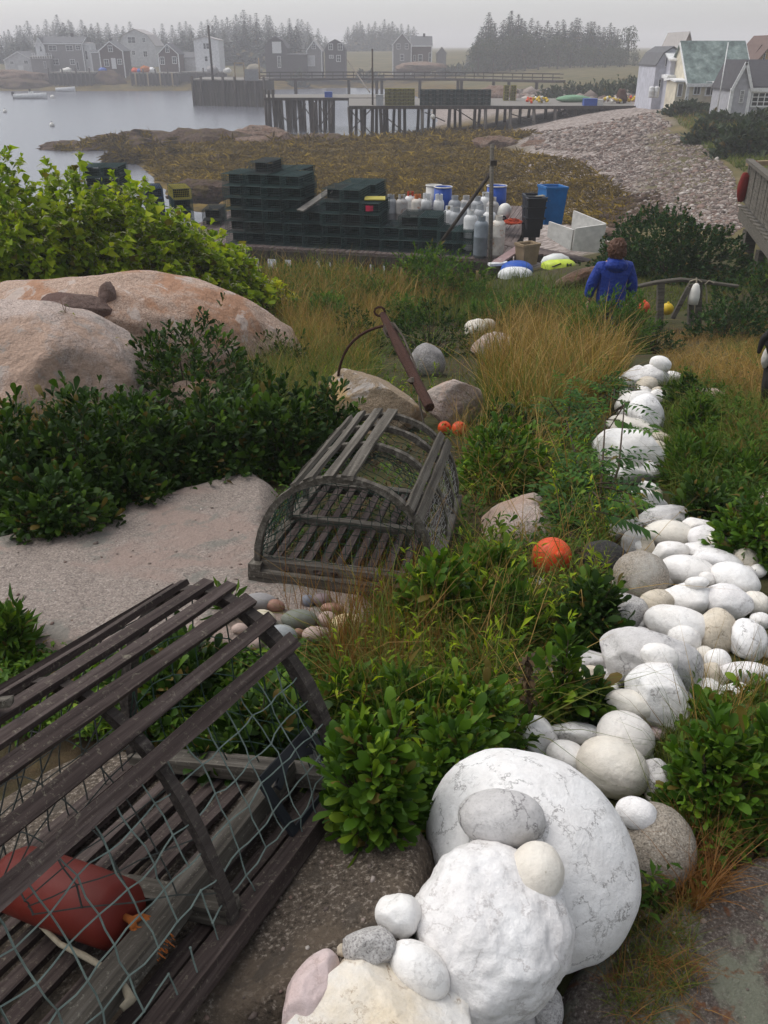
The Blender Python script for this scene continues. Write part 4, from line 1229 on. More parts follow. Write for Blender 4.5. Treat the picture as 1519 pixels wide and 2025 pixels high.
# floor: sills, cross beams, floor laths
for y in (0.0, TW):
    lath('sill', (-0.02, y, 0.02), (LEN, y, 0.02), 0.045, 0.04, (0, 0, 1), M['trap_wood'], trap1, warp=0.006)
for x in (0.03, 0.45, LEN - 0.03):
    lath('cross_beam', (x, 0.01, 0.045), (x, TW - 0.01, 0.045), 0.05, 0.035, (0, 0, 1), M['trap_wood_grey'], trap1, cuts=5)
for k in range(8):
    y = 0.06 + k * (TW - 0.12) / 7
    lath('floor_lath', (0.0, y, 0.012), (LEN, y, 0.012), 0.036, 0.012, (0, 0, 1), M['trap_wood'], trap1)
lath('floor_beam', (0.05, TW - 0.12, 0.07), (LEN, TW - 0.07, 0.07), 0.05, 0.04, (0, 0, 1), M['trap_wood_grey'], trap1, warp=0.006)
for x, hw in ((0.02, .032), (0.46, .022), (0.90, .026)):
    hoop_part('hoop', [bow(x, PI * k / 22) for k in range(23)], hw, hw * .75, M['hoop_wood'], trap1, (1, 0, 0))
for th, w in ((45, .036), (55, .032), (65, .033), (75, .030), (84, .029), (97, .026), (107, .030)):
    t = math.radians(th)
    p, q = Vector(bow(0.005 - random.uniform(0, .022), t, 0.016)), Vector(bow(LEN + .1, t + random.uniform(-.03, .03), 0.016))
    nrm = Vector((0, math.cos(t) / (TW / 2), math.sin(t) / HH))
    lath('lath', p, q, w, 0.013, nrm, M['trap_wood'], trap1, warp=0.006)
p = Vector(bow(0.60, math.radians(88), 0.032))
lath('door_button', p + Vector((-0.012, 0.055, 0.004)), p + Vector((0.02, -0.055, -0.006)), 0.026, 0.012, (0, -0.2, 1), M['trap_wood_grey'], trap1, cuts=3)
side = lambda u, v: Vector(bow(0.02 + 0.92 * u, math.radians(3 + 41 * v), 0.004)) + Vector((0, -0.0, -0.02 * math.sin(PI * v)))
net_panel('side_net', side, 15, 6, 0.0016, M['rope_green'], trap1, 1.9, holes={(9, 1, 0), (8, 2, 1), (9, 1, 1), (7, 1, 1), (8, 1, 0), (10, 1, 1), (4, 0, 1), (5, 0, 1), (4, 0, 0), (11, 0, 1)}, sag=0.007, seedn=3)
def endnet(u, v):
    t = PI * (0.04 + 0.92 * u)
    b = Vector(bow(0.02, t)); c = Vector((0.02, b.y, 0.04))
    p = c.lerp(b, v); p.x += 0.04 * math.sin(PI * v) * math.sin(PI * u)
    return p
net_panel('end_net', endnet, 10, 5, 0.0016, M['net_dark'], trap1, 1.8, sag=0.005, seedn=4)
def farnet(u, v):
    return Vector(bow(0.02 + 0.94 * u, math.radians(112 + 66 * v), -0.004))
net_panel('back_net', farnet, 16, 8, 0.0018, M['rope_dark'], trap1, 1.8, sag=0.004, seedn=5)
def headnet(u, v):
    t = PI * (0.06 + 0.88 * u)
    b = Vector(bow(0.46, t)); c = Vector((0.66, TW / 2, 0.16)) + Vector((0, 0.07 * math.cos(t), 0.07 * math.sin(t)))
    return b.lerp(c, v)
net_panel('funnel_net', headnet, 12, 4, 0.0016, M['rope_dark'], trap1, 1.8, sag=0.004, seedn=6)
# black plastic vent standing at the near end corner
fr = MB(); vx, vy = 0.03, 0.02
pv_ = lambda a, b: Vector((0.015 + 0.20 * a, TW - 0.012 - 0.05 * b, 0.035 + 0.11 * b))
for a0, b0, a1, b1, w in ((0, 1, 1, 1, .030), (0, 0, 1, 0, .022), (0, 0, 0, 1, .022), (1, 0, 1, 1, .022), (0.86, 0.75, 0.5, 1, .016), (0.14, 0.75, 0.5, 1, .016)):
    fr.bar(pv_(a0, b0), pv_(a1, b1), w, 0.008, (0, 0.9, 0.4))
fr.build('escape_vent', M['black_plastic'], trap1)
rp = MB()
for k in range(3):
    rp.tube([Vector((0.0 + 0.008 * k, TW - 0.02 + 0.045 * math.cos(t) - 0.01, 0.10 + 0.05 * math.sin(t))) for t in np.linspace(0, 2 * PI, 13)], 0.0035, 5, False)
rp.build('lashing', M['rope_pale'], trap1)

# red buoy lying inside the nearest trap
_n = T1.to_3x3() @ Vector((0, 0, 1)); _o = T1 @ Vector((0, 0, 0.10))
def on_plane(px, py):
    d = Vector(ray(px, py)); return EYE + d * ((_o - EYE).dot(_n) / d.dot(_n))
E1_, E0_ = on_plane(246, 1812), on_plane(-70, 1700)
ax = (E0_ - E1_).normalized(); C0 = E1_ + ax * 0.15
buoy = thing('buoy', 'dark red cylindrical buoy with frayed orange rope lying inside the nearest trap', 'buoy', tuple(C0))
b = MB(); b.lathe([(0.022, -0.152), (0.048, -0.15), (0.058, -0.135), (0.061, -0.05), (0.062, 0.05), (0.061, 0.13), (0.05, 0.155), (0.03, 0.16)], 28, (0, 0, 0), ax)
b.build('float_body', M['buoy_red'], buoy, True)  # body red is darkened to hold the shade inside the trap
r = MB()
e = ax * -0.148
dn = Vector((0, 0, -1)); sdv = ax.cross(dn).normalized()
rf_ = random.Random(3)
for s_, ln in ((0.15, .10), (-.35, .085)):
    hub = e - ax * ln * .3 + sdv * (.05 * s_) + dn * .012
    r.tube([e, e - ax * .02 + dn * .004, hub], [.006, .0075, .007], 7)
    for q in range(34):
        o_ = Vector((rf_.uniform(-1, 1), rf_.uniform(-1, 1), rf_.uniform(-1, 1))) * .006
        w_ = Vector((rf_.uniform(-1, 1), rf_.uniform(-1, 1), rf_.uniform(-.6, .3)))
        r.tube([hub + o_ * .5, hub - ax * .022 + o_ + w_ * .008 + dn * .012, hub - ax * (.04 + rf_.random() * .025) + o_ * 1.5 + w_ * .010 + dn * .034], [.0022, .002, .0010], 4, False)
r.build('frayed_rope', M['rope_orange'], buoy, True)
r2 = MB(); e2 = T1.inverted()
pt = [on_plane(*q) - _n * 0.03 - C0 for q in ((60, 1790), (110, 1838), (160, 1862), (205, 1888), (238, 1920), (250, 1945), (232, 1962))]
_unused = [T1 @ Vector(v) - C0 for v in ((0.80, TW - 0.03, 0.06), (0.70, TW - 0.035, 0.05), (0.62, TW - 0.03, 0.05), (0.54, TW - 0.025, 0.05), (0.50, TW - 0.02, 0.055), (0.47, TW - 0.03, 0.05))]
r2.tube(pt, [0.005, .005, .006, .005, .006, .009, .006], 6); r2.build('slack_rope', M['rope_tan'], buoy, True)

# ---- farther trap: x along length away from the camera, y to the right
L_ = hit1(508, 1142); L_.z += .02
W2 = 0.63
ax2 = Vector((.18, .975, -.115)).normalized()
yv = Vector((-.983, .182, 0.02)); yv = (yv - ax2 * yv.dot(ax2)).normalized()
mtx = Matrix((ax2, yv, ax2.cross(yv))).transposed().to_4x4(); mtx.translation = L_ - yv * W2
trap2 = thing('lobster_trap', 'farther grey wooden lobster trap with open bow end facing the camera', 'lobster trap')
trap2.matrix_world = mtx
H2, LN2 = 0.355, 0.88
def bow2(x, th, grow=0.0):
    return (x, W2 / 2 - (W2 / 2 + grow) * math.cos(th), 0.03 + (H2 + grow) * (abs(math.sin(th)) ** 0.85))
lath('sill', (0, W2 + .02, .0), (0, -0.02, .0), .06, .04, (0, 0, 1), M['trap_wood_grey'], trap2)
lath('sill', (0.03, W2 - .02, .035), (0.03, 0.02, .035), .05, .03, (0, 0, 1), M['trap_wood_grey'], trap2)
lath('sill', (LN2, W2, .02), (LN2, 0, .02), .05, .04, (0, 0, 1), M['trap_wood_grey'], trap2)
lath('cross_beam', (LN2 * .5, W2, .04), (LN2 * .5, 0, .04), .04, .03, (0, 0, 1), M['trap_wood_grey'], trap2)
for y in (0.0, W2):
    lath('runner', (-.03, y, .02), (LN2 + .02, y, .02), .045, .05, (0, 0, 1), M['trap_wood_grey'], trap2)
for k in range(10):
    y = 0.05 + k * (W2 - 0.1) / 9
    lath('floor_lath', (0.0, y, .03), (LN2, y, .03), .030, .012, (0, 0, 1), M['trap_wood'], trap2)  # darker wood paints in the shade the netting throws inside
for x in (0.02, LN2 * .48, LN2 * .76, LN2 - .02):
    hoop_part('hoop', [bow2(x, PI * k / 20) for k in range(21)], 0.030, 0.022, M['trap_wood_grey'], trap2, (1, 0, 0))
for th, w in ((38, .042), (46, .036), (88, .040), (99, .036), (112, .034), (122, .026)):
    t = math.radians(th)
    nrm = Vector((0, -math.cos(t) / (W2 / 2), math.sin(t) / H2))
    lath('lath', bow2(-.01, t, .016), bow2(LN2 + .02, t, .016), w, .014, nrm, M['trap_wood_grey'], trap2)
net_panel('side_net', lambda u, v: bow2(0.02 + (LN2 - .04) * u, math.radians(4 + 34 * v), .004), 26, 13, .0011, M['rope_pale'], trap2, 1.6, sag=.005, seedn=11, n=3)
net_panel('side_net', lambda u, v: bow2(0.02 + (LN2 - .04) * u, math.radians(120 + 58 * v), -.003), 24, 16, .0015, M['net_dark'], trap2, 1.6, sag=.005, seedn=12, n=3)
net_panel('top_net', lambda u, v: Vector(bow2(0.02 + (LN2 - .04) * u, math.radians(46 + 42 * v), -.004)) - Vector((0, 0, .03 * math.sin(PI * v))), 14, 7, .0012, M['net_dark'], trap2, 1.6, sag=.005, seedn=13, n=3)
def en2(u, v):
    t = PI * (0.03 + 0.94 * u); b_ = Vector(bow2(.02, t)); c_ = Vector((.02, b_.y, .06))
    p_ = c_.lerp(b_, v); p_.x += .10 * math.sin(PI * v) * math.sin(PI * u); return p_
net_panel('end_net', en2, 24, 11, .0014, M['net_dark'], trap2, 1.6, sag=.006, seedn=14, n=3)
def hd2(u, v):
    t = PI * (.05 + .9 * u); b_ = Vector(bow2(LN2 * .48, t)); c_ = Vector((LN2 * .78, W2 / 2 - .07 * math.cos(t), .18 + .07 * math.sin(t)))
    return b_.lerp(c_, v)
net_panel('funnel_net', hd2, 22, 9, .0015, M['rope_dark'], trap2, 1.6, sag=.004, seedn=15, n=3)

# ------------------------------------------------------------------ anchor and near buoys
def wp(px, py, Y): return Vector(at(px, py, Y))
a0 = wp(757, 622, 5.55); a1 = hit1(852, 812); a1 = Vector(at(850, 806, 4.55))
anchor = thing('anchor', 'rusty old anchor leaning against the rocks with rope round its shank', 'anchor', tuple(a1))
mb = MB(); d = a0 - a1
mb.tube([Vector((0, 0, 0)), d * .25, d * .55, d * .8, d], [.030, .030, .034, .028, .022], 8)
mb.build('shank', M['rust_iron'], anchor)
mb = MB(); mb.tube([d * 1.0 + Vector((0.035 * math.cos(t) - .02, 0, .03 * math.sin(t) + .02)) for t in np.linspace(0, 2 * PI, 11)], .008, 5, False)
mb.build('ring', M['rust_iron'], anchor)
mb = MB(); s0 = d * .88
q1_ = s0 + Vector((-.34, .05, -.04)); q2_ = Vector(at(668, 775, 5.6)) - a1
mb.tube([(s0 + Vector((.05, 0, 0))) * (1 - t) ** 2 + q1_ * 2 * t * (1 - t) + q2_ * t * t for t in np.linspace(0, 1, 12)], .0095, 6)
mb.build('stock', M['rust_iron'], anchor)
mb = MB()
for f, rr_ in ((.78, .033), (.80, .034), (.82, .033), (.84, .032)):
    c = d * f
    mb.tube([c + Vector((rr_ * 1.2 * math.cos(t), rr_ * .6 * math.sin(t), rr_ * .8 * math.sin(t + .4))) for t in np.linspace(0, 2 * PI, 9)], .007, 5, False)
mb.tube([d * .84 + Vector((.03, -.01, .03)), d * .7 + Vector((.05, -.02, .02)), d * .45 + Vector((.045, -.02, 0)), d * .28 + Vector((.02, -.03, 0)), d * .1 + Vector((-.03, -.03, -.02)), Vector((-.03, -.03, -.1))], .0065, 5)
for t_ in np.linspace(0, 5.5, 6):
    pass
mb.lathe([(.01, -.02), (.03, 0), (.01, .02)], 7, d * .28 + Vector((-.02, -.035, 0)))
mb.build('rope_binding', M['bark'], anchor)

def ball(label, px, py, dia_px, kind, lift=None, group=None, eye=True, squash=1.0, name='buoy', sub_eye='eye'):
    p = hit1(px, py)
    for _ in range(3):
        rr_ = float(mpp(np.array(p))) * dia_px / 2
        p = hit1(px, py, (rr_ * .9 if lift is None else lift))
    rr_ = float(mpp(np.array(p))) * dia_px / 2
    t = thing(name, label, 'buoy', tuple(p), 0, group)
    mb = MB(); mb.lathe([(rr_ * math.sin(PI * k / 14) + 1e-4, -rr_ * squash * math.cos(PI * k / 14)) for k in range(15)], 24)
    mb.build('float_body', M[kind], t, True)
    if eye:
        mb = MB(); mb.lathe([(rr_ * .22, rr_ * .9 * squash), (rr_ * .2, rr_ * 1.12 * squash), (rr_ * .1, rr_ * 1.2 * squash)], 10)
        mb.build('eye', M[kind], t, True)
    return t
b = ball('large orange ball buoy among the shrubs left of the stone row', 1091, 1102, 80, 'buoy_orange')
b.rotation_euler = (0.9, 0.3, 0)
ball('smaller left one of two small orange buoys behind the farther trap', 879, 846, 27, 'buoy_orange').rotation_euler = (.6, 0, 0)
ball('slightly larger small orange buoy right of its twin behind the trap', 908, 848, 30, 'buoy_orange').rotation_euler = (.4, .4, 0)
on_ground('white pebble half hidden by leaves below the orange ball', 1056, 1154, 46, 34, 0, 'white_stone')
on_ground('bleached white stone in the dark shrubs below the boulder', 268, 799, 16, 18, 0, 'white_stone', sub=3)
on_ground('round pale stone in the shrubs by the low brown rock', 334, 800, 24, 16, 0, 'tan_stone', sub=3)
ball('orange ball buoy at the foot of the rope fence behind the person', 1273, 608, 25, 'buoy_orange', lift=.3)
ball('yellow ball buoy resting by the rope fence post', 1320, 611, 24, 'buoy_yellow', lift=.25)

# ------------------------------------------------------------------ rope fence
fence = thing('rope_fence', 'low grey post and rail fence with rope behind the person', 'fence')
yF = 14.2
def fpost(px, py0, py1, w=.10, lean=0.0):
    a, b_ = wp(px, py1, yF), wp(px + lean, py0, yF)
    a.z = min(a.z, gz(a.x, a.y)) - .1
    mb = MB(); mb.bar(a, b_, w, w * .9, (0, 1, 0), .008); mb.build('post', M['rail_wood'], fence)
fpost(1249, 562, 640); fpost(1307, 560, 640); fpost(1383, 560, 640, .09); fpost(1368, 562, 640, .09)
mb = MB(); mb.tube([wp(x, y, yF - .02) for x, y in ((1245, 568), (1262, 566), (1300, 558), (1345, 553), (1385, 556), (1420, 561), (1460, 566))], [.034, .034, .036, .036, .035, .03, .028], 7)
mb.build('rail', M['rail_wood'], fence)
mb = MB(); mb.bar(wp(1330, 630, yF - .1), wp(1362, 568, yF - .1), .07, .05, (0, 1, 0)); mb.build('strut', M['rail_wood'], fence)
mb = MB(); mb.tube([wp(x, y, yF - .06) for x, y in ((1352, 590), (1357, 570), (1365, 556), (1378, 552), (1388, 558))], .013, 5)
mb.tube([wp(x, y, yF - .06) for x, y in ((1398, 600), (1397, 575), (1395, 561), (1402, 555), (1412, 560))], .013, 5); mb.build('rope', M['rope_tan'], fence)
c = wp(1374, 582, yF - .12)
pb = thing('buoy', 'white bullet shaped pot buoy hanging from the rope fence', 'buoy', tuple(c))
mb = MB(); mb.lathe([(.02, -.17), (.075, -.16), (.085, -.05), (.08, .05), (.05, .15), (.02, .18)], 14); mb.build('float_body', M['buoy_white'], pb, True)
mb = MB(); mb.tube([(0, 0, .17), (.0, .05, .26)], .012, 5); mb.build('line', M['rope_tan'], pb)

# ------------------------------------------------------------------ person seen from behind
def skin_mesh(name, pts, edges, radii, mat, parent=None, sub=2, loc=None):
    me = bpy.data.meshes.new(name)
    me.from_pydata([tuple(p) for p in pts], edges, [])
    o = link(name, me, mat, parent, loc)
    md = o.modifiers.new('skin', 'SKIN')
    for v, r in zip(me.skin_vertices[0].data, radii):
        v.radius = r if isinstance(r, tuple) else (r, r)
    me.skin_vertices[0].data[0].use_root = True
    md.use_smooth_shade = True
    sb = o.modifiers.new('sub', 'SUBSURF'); sb.levels = sub; sb.render_levels = sub
    return o
pxy = Vector(at(1214, 540, 12.0)); gzp = gz(pxy.x, 12.0)
top = float(at(1214, 476, 12.0)[2])
sc_ = 1.0
foot = top - 1.74
per = skin_mesh('person', [(0, 0, .95), (0, 0, 1.15), (0, 0, 1.38), (0, .01, 1.50), (0, .0, 1.60), (0, -.01, 1.66),
                 (-.17, 0, 1.40), (-.27, .02, 1.14), (-.29, .06, .90), (.17, 0, 1.40), (.265, .02, 1.14), (.28, .07, .90),
                 (-.09, 0, .9), (-.10, .02, .5), (-.10, 0, .08), (-.10, .13, .03), (.09, 0, .9), (.10, -.08, .5), (.10, -.2, .10), (.10, -.08, .03)],
                [(0, 1), (1, 2), (2, 3), (3, 4), (4, 5), (2, 6), (6, 7), (7, 8), (2, 9), (9, 10), (10, 11), (0, 12), (12, 13), (13, 14), (14, 15), (0, 16), (16, 17), (17, 18), (18, 19)],
                [(.15, .11), (.15, .11), (.16, .11), .055, (.08, .095), (.075, .09), .06, .045, .032, .06, .045, .032, .085, .058, .042, .03, .085, .058, .042, .03], M['skin'])
per.location = (pxy.x, 12.0, foot)
tag(per, 'person with curly brown hair in a blue hooded jacket walking away', 'person')
# hands with fingers
for s_ in (-1, 1):
    P = [(s_ * .285, .065, .90), (s_ * .29, .085, .83)]; E = [(0, 1)]; R_l = [.026, .034]
    for k, (ln, off) in enumerate(((.07, -.027), (.08, -.009), (.075, .009), (.06, .026))):
        P += [(s_ * .29, .085 + off, .80), (s_ * .283, .092 + off, .80 - ln * .55), (s_ * .27, .092 + off, .80 - ln)]
        b0 = len(P) - 3; E += [(1, b0), (b0, b0 + 1), (b0 + 1, b0 + 2)]; R_l += [.010, .009, .008]
    P += [(s_ * .275, .115, .835), (s_ * .262, .125, .80)]; E += [(1, len(P) - 2), (len(P) - 2, len(P) - 1)]; R_l += [.011, .009]
    skin_mesh('hand', P, E, R_l, M['skin'], per, 1)
jk = skin_mesh('jacket', [(0, 0, .80), (0, 0, 1.0), (0, 0, 1.2), (0, 0, 1.36), (0, .0, 1.46),
                   (-.19, 0, 1.385), (-.285, .02, 1.14), (-.305, .06, .955), (.19, 0, 1.385), (.28, .02, 1.14), (.295, .06, .955)],
               [(0, 1), (1, 2), (2, 3), (3, 4), (3, 5), (5, 6), (6, 7), (3, 8), (8, 9), (9, 10)],
               [(.235, .17), (.225, .165), (.215, .155), (.19, .135), (.085, .08), .10, .088, .065, .10, .088, .065], M['jacket_blue'], per)
def lump_obj(name, c, r, mat, parent, amp=.12, fr=2.0, n=4, fine=0.0, seed=3):
    V, Fc = stone_verts(n, r, amp, seed, fr, 0, fine)
    return link(name, npmesh(name, V, Fc, True), M[mat], parent, c)
lump_obj('hood', (0, -.085, 1.43), (.155, .10, .10), 'jacket_blue', per, .10, 1.5, 4)
lump_obj('hood_collar', (0, -.01, 1.485), (.115, .10, .05), 'jacket_blue', per, .06, 1.5, 4)
lump_obj('hair', (0, -.03, 1.625), (.125, .125, .155), 'hair', per, .18, 3.4, 5, .30)
for s_, k in ((-1, 0), (1, 1)):
    skin_mesh('trouser_leg', [(s_ * .09, 0, .92), (s_ * .10, .02 if k == 0 else -.08, .5), (s_ * .10, 0 if k == 0 else -.2, .10)], [(0, 1), (1, 2)], [.115, .082, .07], M['denim'], per)
    mb = MB(); yb = 0.0 if k == 0 else -.2
    mb.box(s_ * .10 - .05, s_ * .10 + .05, yb - .08, yb + .19, .0 if k == 0 else .02, .09 if k == 0 else .11); mb.build('shoe', M['shoe'], per)

# ------------------------------------------------------------------ dog at the right edge, seen from behind
dp = hit1(1562, 800)
dog = skin_mesh('dog', [(0, 0, .50), (0, -.14, .50), (.02, .20, .50), (.05, .40, .53), (.07, .54, .66), (.08, .62, .72), (.09, .76, .69),
                 (-.10, -.17, .42), (-.12, -.13, .28), (-.115, -.22, .16), (-.115, -.19, .04), (.10, -.17, .42), (.12, -.13, .28), (.115, -.22, .16), (.115, -.19, .04),
                 (-.06, .38, .42), (-.07, .37, .22), (-.07, .39, .03), (.14, .40, .42), (.15, .39, .22), (.15, .41, .03)],
                [(0, 1), (0, 2), (2, 3), (3, 4), (4, 5), (5, 6), (1, 7), (7, 8), (8, 9), (9, 10), (1, 11), (11, 12), (12, 13), (13, 14), (3, 15), (15, 16), (16, 17), (3, 18), (18, 19), (19, 20)],
                [.155, .15, .165, .165, .10, .10, .05, .105, .07, .042, .034, .105, .07, .042, .034, .075, .048, .036, .075, .048, .036], M['dog_black'])
dog.location = tuple(dp); dog.rotation_euler = (0, 0, math.radians(-38)); dog.scale = (1.0, 1.0, 1.0)
tag(dog, 'black dog with a white patch, cut off by the right edge', 'dog')
lump_obj('haunch_patch', (-.165, -.185, .34), (.03, .05, .075), 'dog_white', dog, .2, 2, 3)
skin_mesh('tail', [(-.03, -.26, .60), (-.10, -.36, .60), (-.16, -.40, .52), (-.17, -.40, .42)], [(0, 1), (1, 2), (2, 3)], [.032, .028, .024, .012], M['dog_black'], dog)
for s_ in (-1, 1):
    lump_obj('ear', (.08 + s_ * .085, .60, .73), (.018, .035, .06), 'dog_black', dog, .1, 2, 3)

# ------------------------------------------------------------------ deck corner of a shed at the right edge
dk = thing('wooden_deck', 'raised grey wooden deck with board railing and a red life vest at the right edge', 'deck')
p0 = wp(1472, 545, 19.5); p1 = wp(1495, 530, 22.5)
def dpost(p, top_py, w):
    zt = float(at(0, top_py, p.y)[2]); mb = MB(); mb.bar((p.x, p.y, gz(p.x, p.y) - .2), (p.x, p.y, zt), w, w, (0, 1, 0), .006); return mb.build('post', M['rail_wood'], dk)
X0 = float(at(1462, 460, 19.5)[0]); Zd = float(at(0, 452, 19.5)[2]); Zr = float(at(0, 352, 21.0)[2])
# the deck runs towards the camera along the picture edge; its seaward end is the far one
far = Vector((float(at(1468, 400, 21.5)[0]), 21.5)); near = Vector((float(at(1580, 400, 15.5)[0]), 15.5))
dpost(Vector((float(at(1467, 545, 21.0)[0]), 21.0, 0)), 455, .26)
dpost(Vector((float(at(1497, 545, 19.2)[0]), 19.2, 0)), 495, .18)
mb = MB(); mb.bar((far.x, far.y, Zd + .02), (near.x, near.y, Zd + .02), .09, .26, (0, 0, 1)); mb.build('rim_joist', M['rail_wood'], dk)
mb = MB(); mb.bar((far.x + .05, far.y, Zd - .12), (far.x + 4, far.y + 1.4, Zd - .12), .12, .2, (0, 0, 1)); mb.build('end_joist', M['rail_wood'], dk)
for k in range(12):
    t = (k + .5) / 12; c = far.lerp(near, t)
    mb = MB(); mb.bar((c.x + .04, c.y, Zd + .165), (c.x + 4, c.y + 1.4, Zd + .165), .46, .035, (0, 0, 1)); mb.build('deck_board', M['rail_wood'], dk)
mb = MB(); mb.bar((far.x - .02, far.y, Zd + 1.18), (near.x - .02, near.y, Zd + 1.18), .16, .07, (0, 0, 1)); mb.build('handrail', M['rail_wood'], dk)
mb = MB(); mb.bar((far.x - .02, far.y + .06, Zd + 1.10), (far.x + 4, far.y + 1.46, Zd + 1.10), .12, .10, (0, 0, 1)); mb.build('end_rail', M['timber_tan'], dk)
mb = MB(); mb.bar((far.x - .02, far.y + .06, Zd + .80), (far.x + 4, far.y + 1.46, Zd + .80), .05, .10, (0, 0, 1)); mb.build('end_rail', M['timber_tan'], dk)
nb_ = 30
bm0 = None
for k in range(nb_):
    t = (k + .5) / nb_; c = far.lerp(near, t); d_ = (near - far).normalized()
    if bm0 is None:
        mb = MB(); mb.box(-.095, .095, -.011, .011, .28, 1.10); bm0 = mb.mesh('rail_board'); bm0.materials.append(M['rail_wood'])
    o = link('rail_board', bm0, None, dk, (c.x, c.y, Zd)); o.rotation_euler = (random.uniform(-.01, .01), 0, math.atan2(d_.y, d_.x))
c = far.lerp(near, .04)
vest = thing('life_vest', 'dark red life vest hanging over the deck railing', 'life vest', (c.x - .10, c.y - .05, Zd + .9))
lump_obj('vest_body', (0, 0, -.28), (.13, .10, .34), 'red_cloth', vest, .2, 2, 4)
lump_obj('vest_collar', (.14, -.1, .12), (.07, .09, .20), 'red_cloth', vest, .2, 2, 4)
lump_obj('vest_flap', (.14, -.12, -.22), (.06, .10, .24), 'red_cloth', vest, .2, 2, 4)

# ------------------------------------------------------------------ trap wharf
DZ = 3.72
wharf = thing('trap_wharf', 'low wooden wharf loaded with wire traps and gas cylinders', 'wharf')
def front(px):                     # front edge of the deck
    t = (px - 440) / 560.0
    return 24.7 - 2.0 * t
def dpt(px, back=0.0, z=DZ):
    Y = front(px) + back
    q = at(px, 480, Y)
    x = q[0] * 1.0
    for _ in range(4):
        dpth = Y * CT + (8.5 - z) * ST
        x = (px - 759.5) / F * dpth
    return Vector((x, Y, z))
def dp2(px, back):
    Y = front(px) + back
    return Vector(((px - 759.5) / F * (Y * CT + (8.5 - DZ) * ST), Y, DZ))
fl, frr = dpt(300), dpt(1000)
dirx = (frr - fl).normalized(); diry = Vector((-dirx.y, dirx.x, 0))
if diry.y < 0: diry = -diry
nplank = 60
pw = (frr - fl).length / nplank
plank_me = None
for k in range(nplank):
    c = fl + dirx * (pw * (k + .5))
    if plank_me is None:
        mb = MB(); mb.box(0, 9.0, -pw / 2 + .008, pw / 2 - .008, -.05, 0); plank_me = mb.mesh('deck_plank'); plank_me.materials.append(M['dock_wood'])
    o = link('deck_plank', plank_me, None, wharf, tuple(c + Vector((0, 0, random.uniform(-.008, .004))))); o.rotation_euler = (0, 0, math.atan2(diry.y, diry.x))
mb = MB(); mb.bar(fl + Vector((0, 0, -.17)) - diry * .02, frr + Vector((0, 0, -.17)) - diry * .02, .16, .22); mb.build('stringer', M['pile_wood'], wharf)
mb = MB(); mb.bar(fl + Vector((0, 0, -.17)) + diry * 4.5, frr + Vector((0, 0, -.17)) + diry * 4.5, .16, .22); mb.build('stringer', M['pile_wood'], wharf)
mb = MB(); mb.bar(fl + Vector((0, 0, -.17)) + diry * 8.8, frr + Vector((0, 0, -.17)) + diry * 8.8, .16, .22); mb.build('stringer', M['pile_wood'], wharf)
for px in (330, 400, 470, 512, 584, 590, 635, 690, 740, 800, 865, 930, 990):
    for bk in (0.25, 4.5, 8.7):
        p = dpt(px) + diry * bk
        mb = MB(); zb = min(gz(p.x, p.y), DZ - .5) - .3
        mb.tube([(p.x + random.uniform(-.1, .1), p.y, zb), (p.x, p.y, DZ - .28)], [.15, .13], 8); mb.build('pile', M['pile_wood'], wharf, True)
for pa, pb_ in ((545, 585), (610, 640), (700, 740)):
    a, b_ = dpt(pa) + diry * .3, dpt(pb_) + diry * .3
    mb = MB(); mb.bar((a.x, a.y, DZ - .3), (b_.x, b_.y, DZ - 1.6), .12, .08, (0, 1, 0)); mb.build('brace', M['pile_wood'], wharf)

# wire traps: shells of real mesh, dark net heads inside
def _shell(mb):
    return pymesh('wire_shell', mb.v, mb.f, False, mb.mi)
def trap_mesh(Lx=.53, Ly=1.20, Lz=.30, step=.05):
    mb = MB()
    def rod(a, b, r):
        mb.cur = 1 if r > .005 else 0
        mb.bar(a, b, r * 1.7, r * 1.7, (.3, .5, .8))
    xs = np.linspace(0, Lx, int(Lx / step) + 1); ys = np.linspace(0, Ly, int(Ly / step / 1.5) + 1); zs = np.linspace(0, Lz, int(Lz / step) + 1)
    for x in xs:
        e = .006 if x in (xs[0], xs[-1]) else .0028
        for y in (0, Ly): rod((x, y, 0), (x, y, Lz), e)
        for z in (0, Lz): rod((x, 0, z), (x, Ly, z), e)
    for z in zs:
        e = .006 if z in (zs[0], zs[-1]) else .0028
        for y in (0, Ly): rod((0, y, z), (Lx, y, z), e)
        for x in (0, Lx): rod((x, 0, z), (x, Ly, z), e)
    for y in ys:
        for z in (0, Lz): rod((0, y, z), (Lx, y, z), .0028)
        for x in (0, Lx): rod((x, y, 0), (x, y, Lz), .0028)
    return mb.mesh('wire_shell', False, None) if False else _shell(mb)
def head_mesh(Lx=.53, Ly=1.20, Lz=.30):
    mb = MB()
    for y0, y1 in ((.40, .75), (1.12, .82)):
        c = [(.02, y0, .02), (Lx - .02, y0, .02), (Lx - .02, y0, Lz - .02), (.02, y0, Lz - .02)]
        e = [(Lx * .32, y1, Lz * .3), (Lx * .68, y1, Lz * .3), (Lx * .68, y1, Lz * .72), (Lx * .32, y1, Lz * .72)]
        mb.add(c + e, [(0, 1, 5, 4), (1, 2, 6, 5), (2, 3, 7, 6), (3, 0, 4, 7)])
    mb.bar((.06, .5, .04), (Lx - .06, .5, .04), .12, .05); mb.bar((.1, .7, .15), (Lx - .1, .7, .15), .2, .08)
    return mb.mesh('net_head')
TSH, THD = trap_mesh(), head_mesh()
THD.materials.append(M['trap_net'])
TSH.materials.append(M['trap_wire']); TSH.materials.append(M['trap_edge'])
ORD = ['bottom', 'second', 'third', 'fourth', 'fifth', 'sixth', 'top seventh']
NTH = ['first', 'second', 'third', 'fourth', 'fifth', 'sixth', 'seventh', 'eighth', 'ninth', 'tenth']
_trap0 = None
